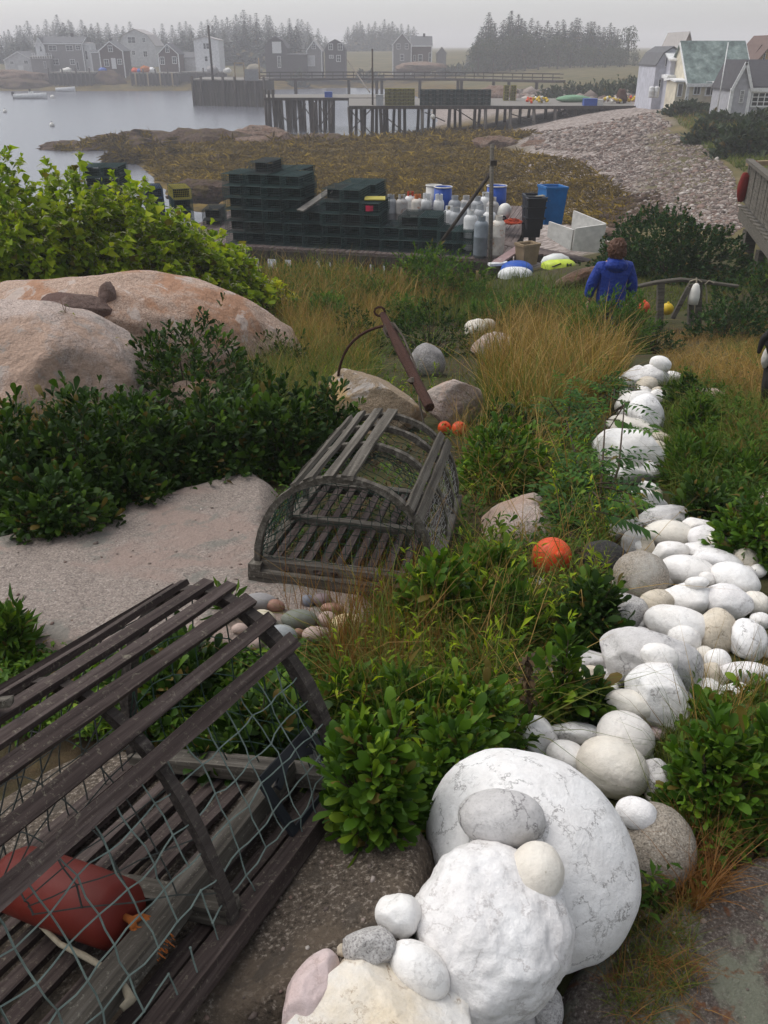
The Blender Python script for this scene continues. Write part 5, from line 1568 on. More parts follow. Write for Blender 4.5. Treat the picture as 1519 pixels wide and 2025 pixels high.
def wire_trap(loc, rz, label, group, mat='trap_wire', heads=True):
    t = thing('wire_trap', label, 'lobster trap', loc, rz, group)
    o = link('wire_shell', TSH, None, t)
    if mat != 'trap_wire':
        o.material_slots[0].link = 'OBJECT'; o.material_slots[0].material = M[mat]
    if heads: link('net_head', THD, None, t)
    return t
rzw = math.atan2(dirx.y, dirx.x)
def stack(px, n, where, back=0.0, mat='trap_wire', group='wire traps stacked on the near wharf', start=0):
    for k in range(start, n):
        p = dpt(px, 0) + diry * (back + random.uniform(-.09, .09)); gv = int(random.random() < .22)
        wire_trap((p.x + random.uniform(-.015, .015), p.y, DZ + .005 + k * .306), rzw + random.uniform(-.045, .045), '%s wire trap, %s up, %s' % (('dark green', 'grey green')[gv], ORD[min(k, 6)], where), group, 'trap_wire_dull' if gv else mat)
cols = [(441, 6), (480, 6), (518, 6), (556, 6), (594, 3), (632, 5), (670, 5), (708, 4), (746, 2), (784, 3), (822, 3), (860, 2), (890, 2)]
for k, (px, n) in enumerate(cols):
    stack(px, n, '%s stack from the left' % NTH[k] if k < 10 else ('%s stack from the front cylinders' % NTH[12 - k]), .25)
p = dpt(495, 0) + diry * .3
wire_trap((p.x, p.y, DZ + 6 * .306 + .01), rzw, 'grey green wire trap alone on top of the tallest stack', 'wire traps stacked on the near wharf', 'trap_wire_grey')
for k, (px, n) in enumerate([(452, 5), (491, 6), (529, 6), (640, 5), (678, 5), (560, 3)]):
    stack(px, n, '%s stack of the second row' % NTH[k], 1.52)
# loads farther left behind the thicket
for k, (px, n, m_, nm) in enumerate([(168, 7, 'trap_wire', 'dark green'), (206, 7, 'trap_wire', 'dark green'), (290, 5, 'trap_wire_blue', 'blue'), (398, 3, 'trap_wire_grey', 'grey')]):
    for j in range(n):
        q = at(px, 400, 27.5); wire_trap((float(q[0]), 27.5 - .01 * j, 3.3 + j * .306), 0.0 if px != 290 else .3, '%s wire trap, %s up, %s stack behind the thicket' % (nm, ORD[j], NTH[k]), 'wire traps behind the thicket', m_)
q = at(344, 395, 26.3)
for j in (0, 1, 2):
    yt = wire_trap((float(q[0]), 26.3, float(at(0, 396, 26.3)[2]) - .306 * (2 - j)), .35, ('yellow wire crate on top of the load at the thicket edge', 'wire trap directly under the yellow crate', 'lowest wire trap under the yellow crate')[2 - j if j != 2 else 0] if False else ['lowest wire trap under the yellow crate', 'wire trap directly under the yellow crate', 'yellow wire trap on top of the load at the thicket edge'][j], 'wire traps behind the thicket', 'trap_wire_yellow' if j == 2 else 'trap_wire')
bed = thing('float_stage', 'low timber stage under the traps behind the thicket', 'wharf')
mb = MB(); e0, e1 = at(120, 400, 27.0), at(440, 400, 26.6)
mb.box(float(e0[0]), float(e1[0]), 25.2, 29.0, 3.12, 3.28); mb.build('deck', M['dock_wood'], bed)
for px in (150, 220, 300, 400):
    for Y in (25.6, 28.6):
        q = at(px, 400, Y); mb = MB(); mb.tube([(float(q[0]), Y, gz(float(q[0]), Y) - .3), (float(q[0]), Y, 3.12)], .13, 7); mb.build('pile', M['pile_wood'], bed, True)
# tag and board on the traps
p = dpt(727, 0) + diry * .23
tg = MB(); tg.box(-.10, .10, -.008, .0, -.07, .07); tg.box(-.06, .06, -.016, -.008, -.018, .018)
o = tg.build('trap_tag', M['tag_red'], None, False, (p.x, p.y - .01, float(at(0, 412, p.y)[2])))
tag(o, 'bright red plastic tag on the front of a trap', 'tag')
p = dpt(612, 0) + diry * .5
mb = MB(); mb.bar((-.35, -.3, 0), (.42, .4, .42), .28, .04); o = mb.build('board', M['deck_grey_wood'], None, False, (p.x, p.y, DZ + 3 * .306 + .06))
tag(o, 'pale loose board tilted across the low stack between the tall ones', 'board')
p = dpt(726, 0) + diry * .85
mb = MB(); mb.box(-.28, .28, -.3, .3, 0, .025); o = mb.build('yellow_lid', M['trap_wire_yellow'], None, False, (p.x, p.y, DZ + 4 * .306 + .03)); tag(o, 'yellow flat lid lying on the fourth trap high stack', 'lid')

# gas cylinders
def cyl_mesh(r=.185, h=1.16):
    mb = MB()
    pf = [(r * .86, .0), (r * .86, .05), (r * .97, .055), (r, .10), (r, h * .52), (r * 1.012, h * .525), (r * 1.012, h * .54), (r, h * .545), (r, h * .80), (r * .93, h * .86), (r * .7, h * .91), (r * .35, h * .935), (r * .2, h * .94)]
    mb.lathe(pf, 20)
    return mb.mesh('tank_body', True)
def collar_mesh(r=.10, z0=1.06, h=.15):
    mb = MB()
    for k in range(14):
        if k in (3, 4): continue
        t0, t1 = 2 * PI * k / 14, 2 * PI * (k + 1) / 14
        V = [(rr_ * math.cos(t), rr_ * math.sin(t), z) for z in (z0, z0 + h) for rr_ in (r, r - .012) for t in (t0, t1)]
        mb.add(V, [(0, 1, 5, 4), (3, 2, 6, 7), (4, 5, 7, 6), (0, 2, 3, 1), (0, 4, 6, 2), (1, 3, 7, 5)])
    return mb.mesh('valve_guard')
def valve_mesh(z0=1.08):
    mb = MB(); mb.lathe([(.02, z0), (.022, z0 + .08), (.035, z0 + .085), (.035, z0 + .115)], 8); mb.bar((0, 0, z0 + .05), (.06, 0, z0 + .05), .03, .03); return mb.mesh('valve')
CB, CG, CV = cyl_mesh(), collar_mesh(), valve_mesh()
for me_, k in ((CB, 'steel_grey'), (CG, 'steel_grey'), (CV, 'brass')): me_.materials.append(M[k])
def cylinder(px, back, mat, label, h=1.0, guard=True, gm=None):
    p = dp2(px, back)
    t = thing('gas_cylinder', label, 'gas cylinder', (p.x, p.y, DZ + .004), random.uniform(0, 6), 'gas cylinders standing on the near wharf')
    t.scale = (1, 1, h * .86)
    o = link('tank_body', CB, None, t); o.material_slots[0].link = 'OBJECT'; o.material_slots[0].material = M[mat]
    if guard:
        o = link('valve_guard', CG, None, t); o.material_slots[0].link = 'OBJECT'; o.material_slots[0].material = M[gm or mat]
    link('valve', CV, None, t)
for px, bk, mat, lab, h, g, gm in (
 (949, .15, 'tank_blue_grey', 'blue grey cylinder foremost at the wharf edge', 1.0, True, None), (982, .35, 'tank_rust', 'rust streaked white cylinder right of the wharf pole', 1.0, True, None),
 (928, .85, 'tank_white', 'tall white cylinder left of the foremost blue grey one', 1.03, True, None), (900, 1.4, 'steel_grey', 'grey cylinder behind the front trap stack and left of the tall white one', 1.0, True, None),
 (886, 1.9, 'tank_white', 'white cylinder mostly hidden behind the front traps', .95, True, None), (915, 2.2, 'steel_grey', 'grey cylinder in the middle row behind the tall white one', 1.0, True, None),
 (946, 2.0, 'steel_grey', 'grey cylinder behind the foremost blue grey one', 1.0, True, None), (965, 1.6, 'tank_white', 'white cylinder close behind the wharf pole', 1.0, True, None),
 (748, 4.2, 'tank_white', 'leftmost white cylinder beside the trap stack', 1.05, True, None), (735, 4.7, 'tank_white', 'white cylinder showing through the trap wire', 1.05, True, None),
 (756, 3.6, 'tank_dull', 'dull cylinder left of two tall grey ones', .98, True, None), (773, 3.3, 'steel_grey', 'tall pale grey cylinder behind the low front traps', 1.0, True, None),
 (794, 3.3, 'tank_dull', 'rust ringed grey cylinder, right one of the tall pair', 1.0, True, None), (811, 3.8, 'tank_white', 'white cylinder with red valve collar', 1.03, True, 'net_red'),
 (825, 3.5, 'tank_rust', 'rusty cream cylinder with orange collar', 1.0, True, 'rust_collar'), (843, 3.6, 'tank_dull', 'brown streaked cylinder with a dark valve left of the blue drum', .95, False, None),
 (897, 3.5, 'steel_grey', 'grey cylinder right of the blue drum', 1.0, True, None), (919, 3.6, 'tank_dull', 'dull cylinder with yellow stain right of the blue drum', 1.0, True, None),
 (941, 3.5, 'steel_grey', 'grey cylinder left of the wharf pole in the back row', 1.0, True, None), (957, 4.0, 'tank_white', 'white cylinder in front of the blue barrel', 1.05, True, None),
 (971, 3.6, 'tank_dull', 'cylinder right of the wharf pole in the back row', .98, True, None)):
    cylinder(px, bk, mat, lab, h, g, gm)
def small_tank(px, bk, label):
    p = dp2(px, bk)
    t = thing('gas_bottle', label, 'gas bottle', (p.x, p.y, DZ + .78), 0, 'small gas bottles on the near wharf')
    mb = MB(); mb.lathe([(.11, 0), (.15, .03), (.152, .20), (.13, .27), (.05, .30)], 16); mb.build('tank_body', M['tank_white'], t, True)
    mb = MB()
    for k in range(12):
        if k in (2, 8): continue
        a0_, a1_ = 2 * PI * k / 12, 2 * PI * (k + 1) / 12
        mb.bar((.1 * math.cos(a0_), .1 * math.sin(a0_), .36), (.1 * math.cos(a1_), .1 * math.sin(a1_), .36), .012, .16)
    mb.build('valve_guard', M['tank_white'], t)
    mb = MB(); mb.box(-.22, .22, -.22, .22, -.78, -.004); mb.build('stand', M['tote_black'], t)
small_tank(866, 2.4, 'small white gas bottle in front of the blue drum')
small_tank(842, 2.5, 'small dull gas bottle left of the white one')
def drum(px, bk, h, r, mat, label, open_=True):
    p = dp2(px, bk)
    t = thing('plastic_drum', label, 'drum', (p.x, p.y, DZ + .004))
    mb = MB(); mb.lathe([(r * .96, 0), (r, .03), (r, h * .3), (r * 1.02, h * .32), (r, h * .34), (r, h * .66), (r * 1.02, h * .68), (r, h * .7), (r * .97, h), (r * .92, h), (r * .92, h * .9)], 22); mb.build('drum_body', M[mat], t, True)
    mb = MB(); mb.tube([(r * 1.0 * math.cos(a), r * 1.0 * math.sin(a), h) for a in np.linspace(0, 2 * PI, 21)], .018, 5, False); mb.build('rim', M['tote_white' if open_ else mat], t)
drum(874, 3.9, 1.22, .27, 'drum_blue', 'blue plastic drum standing among the cylinders')
drum(978, 4.5, 1.22, .30, 'drum_blue', 'blue barrel with a pale top at the right end of the back row')
drum(856, 4.3, 1.20, .24, 'tote_white', 'pale barrel left of the blue drum')
# things on the right part of the wharf
c = Vector(at(997, 419, 26.3)); c.z = max(c.z, DZ + .2)
o = thing('float_ball', 'cream oval mooring float on the wharf right of the pole', 'buoy', tuple(c))
mb = MB(); mb.lathe([(.21 * math.sin(PI * k / 12) + 1e-4, -.25 * math.cos(PI * k / 12)) for k in range(13)], 20, (0, 0, 0), (.35, .2, .9)); mb.build('float_body', M['buoy_white'], o, True)
mb = MB(); mb.tube([(-.02 + .05 * math.cos(t), -.2, -.14 + .05 * math.sin(t)) for t in np.linspace(0, 6.28, 9)], .02, 5, False); mb.build('eye', M['tote_black'], o)
p = Vector(at(1015, 437, 26.0))
nt_ = MB(); rg_ = random.Random(4)
for k in range(40):
    a_ = rg_.uniform(0, 6.28); rr_ = rg_.uniform(.05, .3)
    nt_.tube([(rr_ * math.cos(a_ + .5 * j) * 1.2, rr_ * math.sin(a_ + .5 * j), .02 + .16 * rg_.random() * (1 - rr_ / .4)) for j in range(8)], .014, 4, False)
o = nt_.build('rope_heap', M['net_red'], None, False, (p.x, p.y, p.z - .08)); tag(o, 'heap of red orange rope beside the black tote', 'rope')
def tote(name, label, c, w, dpt_, h, mat, rz, tilt=0.0, wall=.05, lie=0, ribs=True):
    t = thing(name, label, 'tote', tuple(c), (lie, tilt, rz))
    mb = MB(); tp = .04
    x, y = w / 2, dpt_ / 2
    def ring(xx, yy, z): return [(-xx, -yy, z), (xx, -yy, z), (xx, yy, z), (-xx, yy, z)]
    V = ring(x - tp, y - tp, 0) + ring(x, y, h) + ring(x - wall, y - wall, h) + ring(x - tp - wall, y - tp - wall, wall)
    Fc = [(3, 2, 1, 0)] + [(a + i, a + (i + 1) % 4, a + 4 + (i + 1) % 4, a + 4 + i) for a in (0, 4, 8) for i in range(4)] + [(12, 13, 14, 15)]
    mb.add(V, Fc); mb.build('tote_body', M[mat], t)
    mb = MB()
    for q0, q1 in (((-x, -y), (x, -y)), ((x, -y), (x, y)), ((x, y), (-x, y)), ((-x, y), (-x, -y))):
        mb.bar((q0[0], q0[1], h - .02), (q1[0], q1[1], h - .02), .05, .06)
    mb.build('rim', M[mat], t)
    if ribs:
        for z in (h * .35, h * .7):
            mb = MB()
            for q0, q1 in (((-x, -y), (x, -y)), ((x, -y), (x, y)), ((x, y), (-x, y)), ((-x, y), (-x, -y))):
                mb.bar((q0[0] * .985, q0[1] * .985, z), (q1[0] * .985, q1[1] * .985, z), .05, .04)
            mb.build('rib', M[mat], t)
    return t
q = at(1055, 452, 24.4); tote('fish_tote', 'black ribbed fish tote standing upright on the wharf end', (float(q[0]), 24.4, float(q[2])), .50, .34, .80, 'tote_black', .12)
q = at(1088, 440, 25.1); tote('fish_tote', 'bright blue tote standing behind the black one', (float(q[0]) - .05, 25.0, float(q[2])), .62, .6, .98, 'tote_blue', .25, .03, ribs=False)
q = at(1052, 400, 26.2); tote('fish_tote', 'dark green tote behind the black and blue ones', (float(q[0]), 26.0, DZ), .55, .5, 1.15, 'tote_black', .0)
lump_obj('net_pile', tuple(Vector(at(1073, 393, 24.8))), (.22, .18, .10), 'rope_tan', None, .3, 4, 4, .2)
tag(bpy.data.objects['net_pile'], 'grey heap of netting on the blue tote', 'net')
# white insulated box lying on its side at the ramp
bx = thing('insulated_box', 'large white open insulated box at the foot of the ramp', 'box', tuple(Vector(at(1134, 486, 22.7))), math.radians(-28))
def slab(a, b_, c_, d_, th, nm):
    a, b_, c_, d_ = [Vector(v) for v in (a, b_, c_, d_)]
    n_ = (b_ - a).cross(d_ - a).normalized() * th
    mb = MB(); mb.add([a, b_, c_, d_, a + n_, b_ + n_, c_ + n_, d_ + n_], [(3, 2, 1, 0), (4, 5, 6, 7), (0, 1, 5, 4), (1, 2, 6, 5), (2, 3, 7, 6), (3, 0, 4, 7)])
    mb.build(nm, M['tote_white'], bx)
slab((-.02, 0, -.12), (.68, .30, -.16), (.70, .30, .56), (0, 0, .44), .06, 'side_panel')
slab((-.78, .30, .12), (-.03, 0, -.12), (-.01, 0, .40), (-.76, .30, .50), .06, 'side_panel')
slab((-.30, .78, .1), (.66, .36, -.1), (.68, .36, .56), (-.28, .78, .74), .06, 'side_panel')
slab((-.74, .34, .10), (-.05, .06, -.10), (.62, .36, -.12), (-.28, .74, .10), .05, 'bottom_panel')
# ramp with planks
ra, rb = Vector(at(1003, 470, 24.6)), Vector(at(1172, 524, 22.9))
ra.z, rb.z = DZ + .0, DZ - .06
ramp = thing('ramp', 'weathered plank ramp leading from the wharf to the grass', 'ramp')
nr_ = 20; rd_ = (rb - ra); wdir = Vector((-.42, .9, 0)).normalized()
for k in range(nr_):
    t = (k + .5) / nr_; c = ra + rd_ * t
    mb = MB(); h_ = rd_.length / nr_ / 2 - .006
    mb.bar(c - wdir * (.9 - .3 * t), c + wdir * (1.5 - 1.0 * t), h_ * 1.85, .04, (0, 0, 1), .004); mb.build('ramp_plank', M['dock_wood'], ramp)
mb = MB(); mb.bar(ra - wdir * .75 - Vector((0, 0, .13)), rb - wdir * .5 - Vector((0, 0, .13)), .1, .18); mb.build('beam', M['pile_wood'], ramp)
# planks, crate, upturned boats below the ramp
p0_, p1_ = Vector(at(982, 520, 22.0)), Vector(at(1040, 482, 23.4))
mb = MB(); mb.bar(p0_, p1_, .26, .05); o = mb.build('gangplank', M['pink_paint']); tag(o, 'faded pink plank propped from the ground to the ramp', 'plank')
mb = MB(); mb.bar(p0_ - Vector((.2, .1, .02)), p0_ + Vector((.28, .0, .0)), .2, .06); o = mb.build('board', M['trim_white']); tag(o, 'short white board at the lower end of the pink plank', 'board')
q = at(1042, 520, 22.4); tote('crate', 'grey wooden crate with yellow inside beneath the pink plank', (float(q[0]), 22.5, float(q[2]) - .05), .5, .4, .52, 'timber_tan', .5, ribs=False)
def hull(name, label, px, py, Y, L, W_, Hh, mats, rz, cat='boat', deckc=None):
    c = Vector(at(px, py, Y)); c.z = gz(c.x, c.y)
    t = thing(name, label, cat, tuple(c), rz)
    V, Fc = [], []; nu, nv = 18, 10
    for i in range(nu + 1):
        u = -1 + 2 * i / nu; wv = (1 - abs(u) ** 2.6) ** .6
        for j in range(nv + 1):
            a = PI * j / nv
            V.append((u * L / 2, -math.cos(a) * W_ / 2 * wv, (math.sin(a) ** .6) * Hh * (0.35 + .65 * wv)))
    for i in range(nu):
        for j in range(nv):
            Fc.append((i * (nv + 1) + j, i * (nv + 1) + j + 1, (i + 1) * (nv + 1) + j + 1, (i + 1) * (nv + 1) + j))
    mb = MB(); mb.add(V, Fc); mb.build('hull', M[mats[0]], t, True)
    return t
hull('dinghy', 'upturned blue boat hull under the pink plank', 1022, 540, 21.6, .84, .8, .36, ['hull_blue'], .1)
t = hull('dinghy', 'white upturned boat with a dark mark in front of the blue one', 1018, 560, 20.4, .82, .5, .24, ['hull_white'], 0)
mb = MB(); mb.box(-.12, .06, -.262, -.25, .02, .09); mb.build('number_patch', M['sign_grey'], t)
t = hull('kayak', 'lime green and white kayak upside down on the grass', 1104, 532, 21.6, .86, .62, .22, ['kayak_lime'], -.06)
mb = MB(); mb.lathe([(.001, -.40), (.12, -.33), (.2, -.1), (.2, .1), (.12, .28), (.001, .36)], 14, (-.04, .10, .12), (1, .1, 0)); mb.build('white_panel', M['kayak_white'], t, True)
mb = MB()
for a_, b_ in (((.17, -.29, .10), (.17, -.27, .16)), ((.17, -.285, .13), (.26, -.28, .13)), ((.26, -.29, .10), (.26, -.26, .16)), ((-.2, -.31, .08), (.02, -.27, .16))):
    mb.bar(a_, b_, .03, .02)
mb.build('marking', M['kayak_black'], t)
# wharf pole and its brace
pole = thing('pole', 'thin weathered pole at the front of the wharf with a diagonal brace', 'pole')
pb0, pb1 = Vector(at(969, 545, 22.3)), Vector(at(973, 285, 22.5))
pb0.z = min(pb0.z, gz(pb0.x, pb0.y)) - .1
mb = MB(); mb.tube([pb0, (pb0 + pb1) / 2 + Vector((.01, 0, 0)), pb1], [.062, .058, .05], 8); mb.build('shaft', M['rail_wood'], pole, True)
mb = MB(); mb.tube([Vector(at(866, 488, 22.6)), Vector(at(971, 342, 22.5))], .045, 7); mb.build('brace', M['pile_wood'], pole, True)
mb = MB(); mb.bar(pb1 + Vector((-.02, -.06, -.42)), pb1 + Vector((.14, -.06, -.42)), .05, .12); mb.build('cleat', M['pile_wood'], pole)

# ------------------------------------------------------------------ far wharf with piles
FZ = 3.6
def fx(px, Y, z=FZ): 
    return (px - 759.5) / F * (Y * CT + (8.5 - z) * ST)
fw = thing('fishing_wharf', 'long weathered wharf on tall piles across the cove', 'wharf')
def deckbox(px0, px1, Y0, Y1, z, nm='deck', mat='deck_grey_wood', th=.22):
    mb = MB(); xs = [fx(px0, Y0), fx(px1, Y0), fx(px1, Y1), fx(px0, Y1)]; ys = [Y0, Y0, Y1, Y1]
    V = [(xs[k], ys[k], zz) for zz in (z - th, z) for k in range(4)]
    mb.add(V, [(3, 2, 1, 0), (4, 5, 6, 7), (0, 1, 5, 4), (1, 2, 6, 5), (2, 3, 7, 6), (3, 0, 4, 7)])
    return mb.build(nm, M[mat], fw)
deckbox(522, 800, 112, 121, FZ + .05, 'deck')
deckbox(690, 1296, 95.5, 111.7, FZ, 'deck')
mb = MB(); mb.bar((fx(690, 95.4), 95.4, FZ - .12), (fx(1296, 95.4), 95.4, FZ - .12), .14, .30); mb.build('stringer', M['pile_wood'], fw)
mb = MB(); mb.bar((fx(522, 111.9), 111.9, FZ - .10), (fx(800, 111.9), 111.9, FZ - .10), .14, .30); mb.build('stringer', M['pile_wood'], fw)
rg = random.Random(5)
def fpile(px, Y, ztop, r=.16, mat='pile_wood'):
    x = fx(px, Y); zb = min(gz(x, Y), .0) - 1.2 if gz(x, Y) < .5 else gz(x, Y) - .4
    mb = MB(); mb.tube([(x + rg.uniform(-.2, .2), Y, zb), (x, Y, ztop)], [r * 1.1, r], 7); mb.build('pile', M[mat], fw, True)
for px in (524, 532, 540, 549, 556, 566, 575, 583, 590, 601, 612, 618, 625, 633, 640, 650, 660):
    fpile(px, 112.2, FZ - .1 if px > 545 else FZ + .9)
for px in (530, 545, 553, 570, 580, 594, 600, 615, 632, 645, 655): fpile(px, 118, FZ - .1)
for k, px in enumerate((622, 656, 690, 714, 737, 752, 790, 835, 890, 960, 1010, 1056, 1098, 1140, 1190)):
    if px < 690: fpile(px, 105, FZ - .1, .15); continue
    fpile(px, 95.7, FZ - .1, .17, 'pale_pile_wood' if px in (835, 960, 1010, 1056, 1098) else 'pile_wood')
for px in (695, 705, 722, 745, 760, 780, 800, 828, 860, 910, 940, 985, 1030, 1080, 1120, 1165): fpile(px, 101, FZ - .1)
for px in (720, 765, 800, 850, 900, 950, 1000, 1050, 1110): fpile(px, 108, FZ - .1)
for (a, ya, b_, yb, Y) in ((545, 215, 578, 250, 112), (580, 250, 605, 205, 112), (600, 210, 640, 262, 108), (690, 215, 735, 265, 95.6), (735, 215, 690, 262, 95.8), (752, 222, 800, 262, 95.6), (840, 222, 880, 240, 95.6), (900, 215, 955, 250, 96), (1010, 225, 1056, 240, 95.6), (1100, 214, 1140, 235, 95.6), (630, 205, 660, 255, 104), (660, 205, 630, 255, 104)):
    p, q = Vector(at(a, ya, Y)), Vector(at(b_, yb, Y)); p.z = min(p.z, FZ - .2); q.z = min(q.z, FZ - .2)
    mb = MB(); mb.bar(p, q, .10, .16, (0, 1, 0)); mb.build('brace', M['pile_wood'], fw)
mb = MB(); mb.bar(Vector(at(690, 212, 95.6)) * 1, Vector(at(690, 212, 95.6)) + Vector((.1, 0, 0)), .1, .1)
def small(name, label, cat, px, py, Y, build, group=None, rz=0, z=None):
    p = Vector(at(px, py, Y)); 
    if z is not None: p = Vector((fx(px, Y, z), Y, z))
    t = thing(name, label, cat, tuple(p), rz, group); build(t); return t
def postb(h, r, mat):
    def f(t):
        mb = MB(); mb.tube([(0, 0, 0), (0, 0, h)], [r, r * .8], 7); mb.build('shaft', M[mat], t, True)
        mb = MB(); mb.lathe([(r * .8, h), (r * .9, h + .05), (.01, h + .10)], 7); mb.build('cap', M[mat], t)
    return f
small('mast', 'tall bare mast standing on the far wharf', 'pole', 737, 205, 97.5, postb(5.0, .10, 'bark'), z=FZ)
mb = MB(); a, b_ = Vector(at(686, 118, 110)), Vector(at(731, 182, 98.0)); mb.tube([a, b_], .07, 6); o = mb.build('boom', M['pale_pile_wood']); tag(o, 'pale slanting boom leaning from the far wharf mast', 'boom')
# traps and gear on the far wharf: shared shells
def far_traps(px0, n, rows, Y, mat, nm, step=17.6, deep=1, zb=FZ):
    for d in range(deep):
        for i in range(n):
            for k in range(rows):
                x = fx(px0 + step * i, Y + d * 1.3); 
                t = wire_trap((x, Y + d * 1.3, zb + .01 + k * .306), 0, '%s wire trap, %s up, %s from the left on the far wharf' % (nm, ORD[k], NTH[min(i, 9)]), '%s wire traps on the far wharf' % nm, mat)
far_traps(761, 6, 5, 96.4, 'trap_wire_yellow', 'yellow', 9.7)
far_traps(831, 14, 4, 96.3, 'trap_wire', 'dark green', 9.9) if False else None
for i in range(10):
    for k in range(4):
        x = fx(831 + i * 13.9, 96.3); t = wire_trap((x, 96.3, FZ + .01 + k * .36), 0, 'dark green wire trap, %s up, %s from the left on the far wharf' % (ORD[k], NTH[i]), 'dark green wire traps on the far wharf', 'trap_wire')
        t.scale = (1.36, 1, 1.18)
for i in range(2):
    for k in range(5):
        t = wire_trap((fx(997 + i * 14, 106), 106, FZ + .01 + k * .306), 0, 'faded yellow wire trap, %s up, %s tall stack at the bridge end' % (ORD[k], NTH[i]), 'faded yellow wire traps on the far wharf', 'trap_wire_yellow')
rgb_ = random.Random(9)
def heap(px, py, n, sx, kinds, label, group, Y=99, r0=.14):
    base = Vector((fx(px, Y), Y, FZ))
    for i in range(n):
        a, rr_ = rgb_.uniform(0, 6.28), rgb_.random() ** .5
        k = rgb_.choice(kinds)
        c = base + Vector((math.cos(a) * rr_ * sx, math.sin(a) * rr_ * .6, .12 + .42 * (1 - rr_) + rgb_.uniform(0, .18)))
        mb = MB(); mb.lathe([(.02, -.19), (r0 * .9, -.15), (r0, 0), (r0 * .8, .12), (.03, .2)], 7, (0, 0, 0), (rgb_.uniform(-1, 1), rgb_.uniform(-1, 1), .4))
        o = mb.build('pot_buoy', M[k], None, True, tuple(c)); tag(o, label, 'buoy', group)
heap(1066, 205, 26, 1.1, ['buoy_yellow', 'buoy_yellow', 'buoy_white'], 'yellow pot buoy in the heap right of the yellow traps', 'yellow pot buoys heaped on the far wharf', 101)
heap(1047, 205, 8, .5, ['buoy_orange'], 'orange pot buoy at the left of the yellow heap', 'orange pot buoys on the far wharf', 101)
heap(1204, 205, 26, 1.3, ['buoy_white', 'buoy_white', 'buoy_yellow', 'pebble_pink'], 'whitish pot buoy in the mixed heap by the wharf end', 'white pot buoys heaped on the far wharf', 100)
heap(1245, 200, 16, .8, ['buoy_yellow', 'buoy_yellow', 'buoy_orange'], 'yellow pot buoy in the small heap near the lavender house', 'yellow pot buoys near the wharf end', 103)
def fbox(w, d_, h, mat):
    def f(t):
        mb = MB(); mb.box(-w / 2, w / 2, -d_ / 2, d_ / 2, 0, h * .92); mb.build('crate_body', M[mat], t)
        mb = MB(); mb.box(-w / 2 - .02, w / 2 + .02, -d_ / 2 - .02, d_ / 2 + .02, h * .92, h); mb.build('lid', M[mat], t)
    return f
small('crate', 'bright blue crate at the front of the far wharf', 'crate', 1166, 212, 96.5, fbox(1.35, .8, .65, 'drum_blue'), z=FZ)
small('crate', 'pale grey crate right of the blue one on the far wharf', 'crate', 1183, 212, 96.5, fbox(.8, .7, .55, 'tote_white'), z=FZ)
small('crate', 'blue lidded tub by the wharf end post', 'tub', 1268, 206, 101, fbox(.95, .8, .8, 'drum_blue'), z=FZ)
small('crate', 'blue box on the outer end of the far wharf', 'crate', 650, 185, 113, fbox(.9, .7, .6, 'drum_blue'), z=FZ + .05)
small('crate', 'grey box left of the yellow traps', 'crate', 751, 207, 96.8, fbox(.75, .7, 1.0, 'steel_grey'), z=FZ)
o = lump_obj('tarp', (fx(1135, 103), 103, FZ + .3), (1.9, .8, .42), 'tarp_green', None, .2, 1.6, 3); tag(o, 'pale green tarpaulin covering gear on the far wharf', 'tarpaulin')
o = lump_obj('gear_pile', (fx(1228, 101), 101, FZ + .5), (.6, .6, .9), 'rust_iron', None, .3, 2.2, 3); tag(o, 'dark rusty gear pile between the buoy heaps', 'gear')
small('float_ball', 'white ball float hanging under the far wharf', 'buoy', 856, 231, 95.2, lambda t: (MB().lathe([(.24 * math.sin(PI * k / 10) + 1e-3, -.24 * math.cos(PI * k / 10)) for k in range(11)], 12).build('float_body', M['buoy_white'], t, True), MB().tube([(0, 0, .22), (0, .3, 1.1)], .03, 4).build('line', M['rope_tan'], t)))
rl = thing('wharf_gate', 'weathered railing and post where the far wharf meets the beach', 'railing', (fx(1283, 97), 97, FZ))
for x in (0, 2.2): MB().bar((x, 0, -.6), (x, 0, 1.15), .25, .25, (0, 1, 0)).build('post', M['pile_wood'], rl)
for z in (.35, .75, 1.0): MB().bar((.12, 0, z), (2.1, 0, z), .06, .14, (0, 1, 0)).build('rail', M['deck_grey_wood'], rl)

# ------------------------------------------------------------------ solid pier and foot bridge
pr = thing('timber_pier', 'solid timber faced pier standing in the harbour water', 'pier')
PZ = 4.5; Yp = 168.0
def gx(px, Y, z=PZ): return fx(px, Y, z)
x0, x1 = gx(378, Yp), gx(523, 163)
def pbox(a, b_, z0, z1, mat, nm, y0=0.0, y1=14.0):
    (xa, ya), (xb, yb) = a, b_
    mb = MB(); V = [(xa, ya + y0, z0), (xb, yb + y0, z0), (xb, yb + y1, z0), (xa, ya + y1, z0)]
    V += [(v[0], v[1], z1) for v in V]; mb.add(V, [(3, 2, 1, 0), (4, 5, 6, 7), (0, 1, 5, 4), (1, 2, 6, 5), (2, 3, 7, 6), (3, 0, 4, 7)]); return mb.build(nm, M[mat], pr)
PA, PB = (x0, Yp), (x1, 163.0)
pbox(PA, PB, -3, 2.1, 'crib_weed', 'lower_face'); pbox(PA, PB, 2.1, 3.95, 'crib_wood', 'upper_face', .15); pbox(PA, PB, 3.95, 4.15, 'deck_grey_wood', 'deck', -.2, 14.2)
nb = 26; bd = None
for k in range(nb):
    t = (k + .5) / nb; x = x0 + (x1 - x0) * t; y = Yp + (163 - Yp) * t
    MB().bar((x, y - .08, -2), (x, y + .02, 3.9), .30, .14, (0, 1, 0)).build('face_plank', M['crib_wood' if rg.random() < .6 else 'crib_weed'], pr)
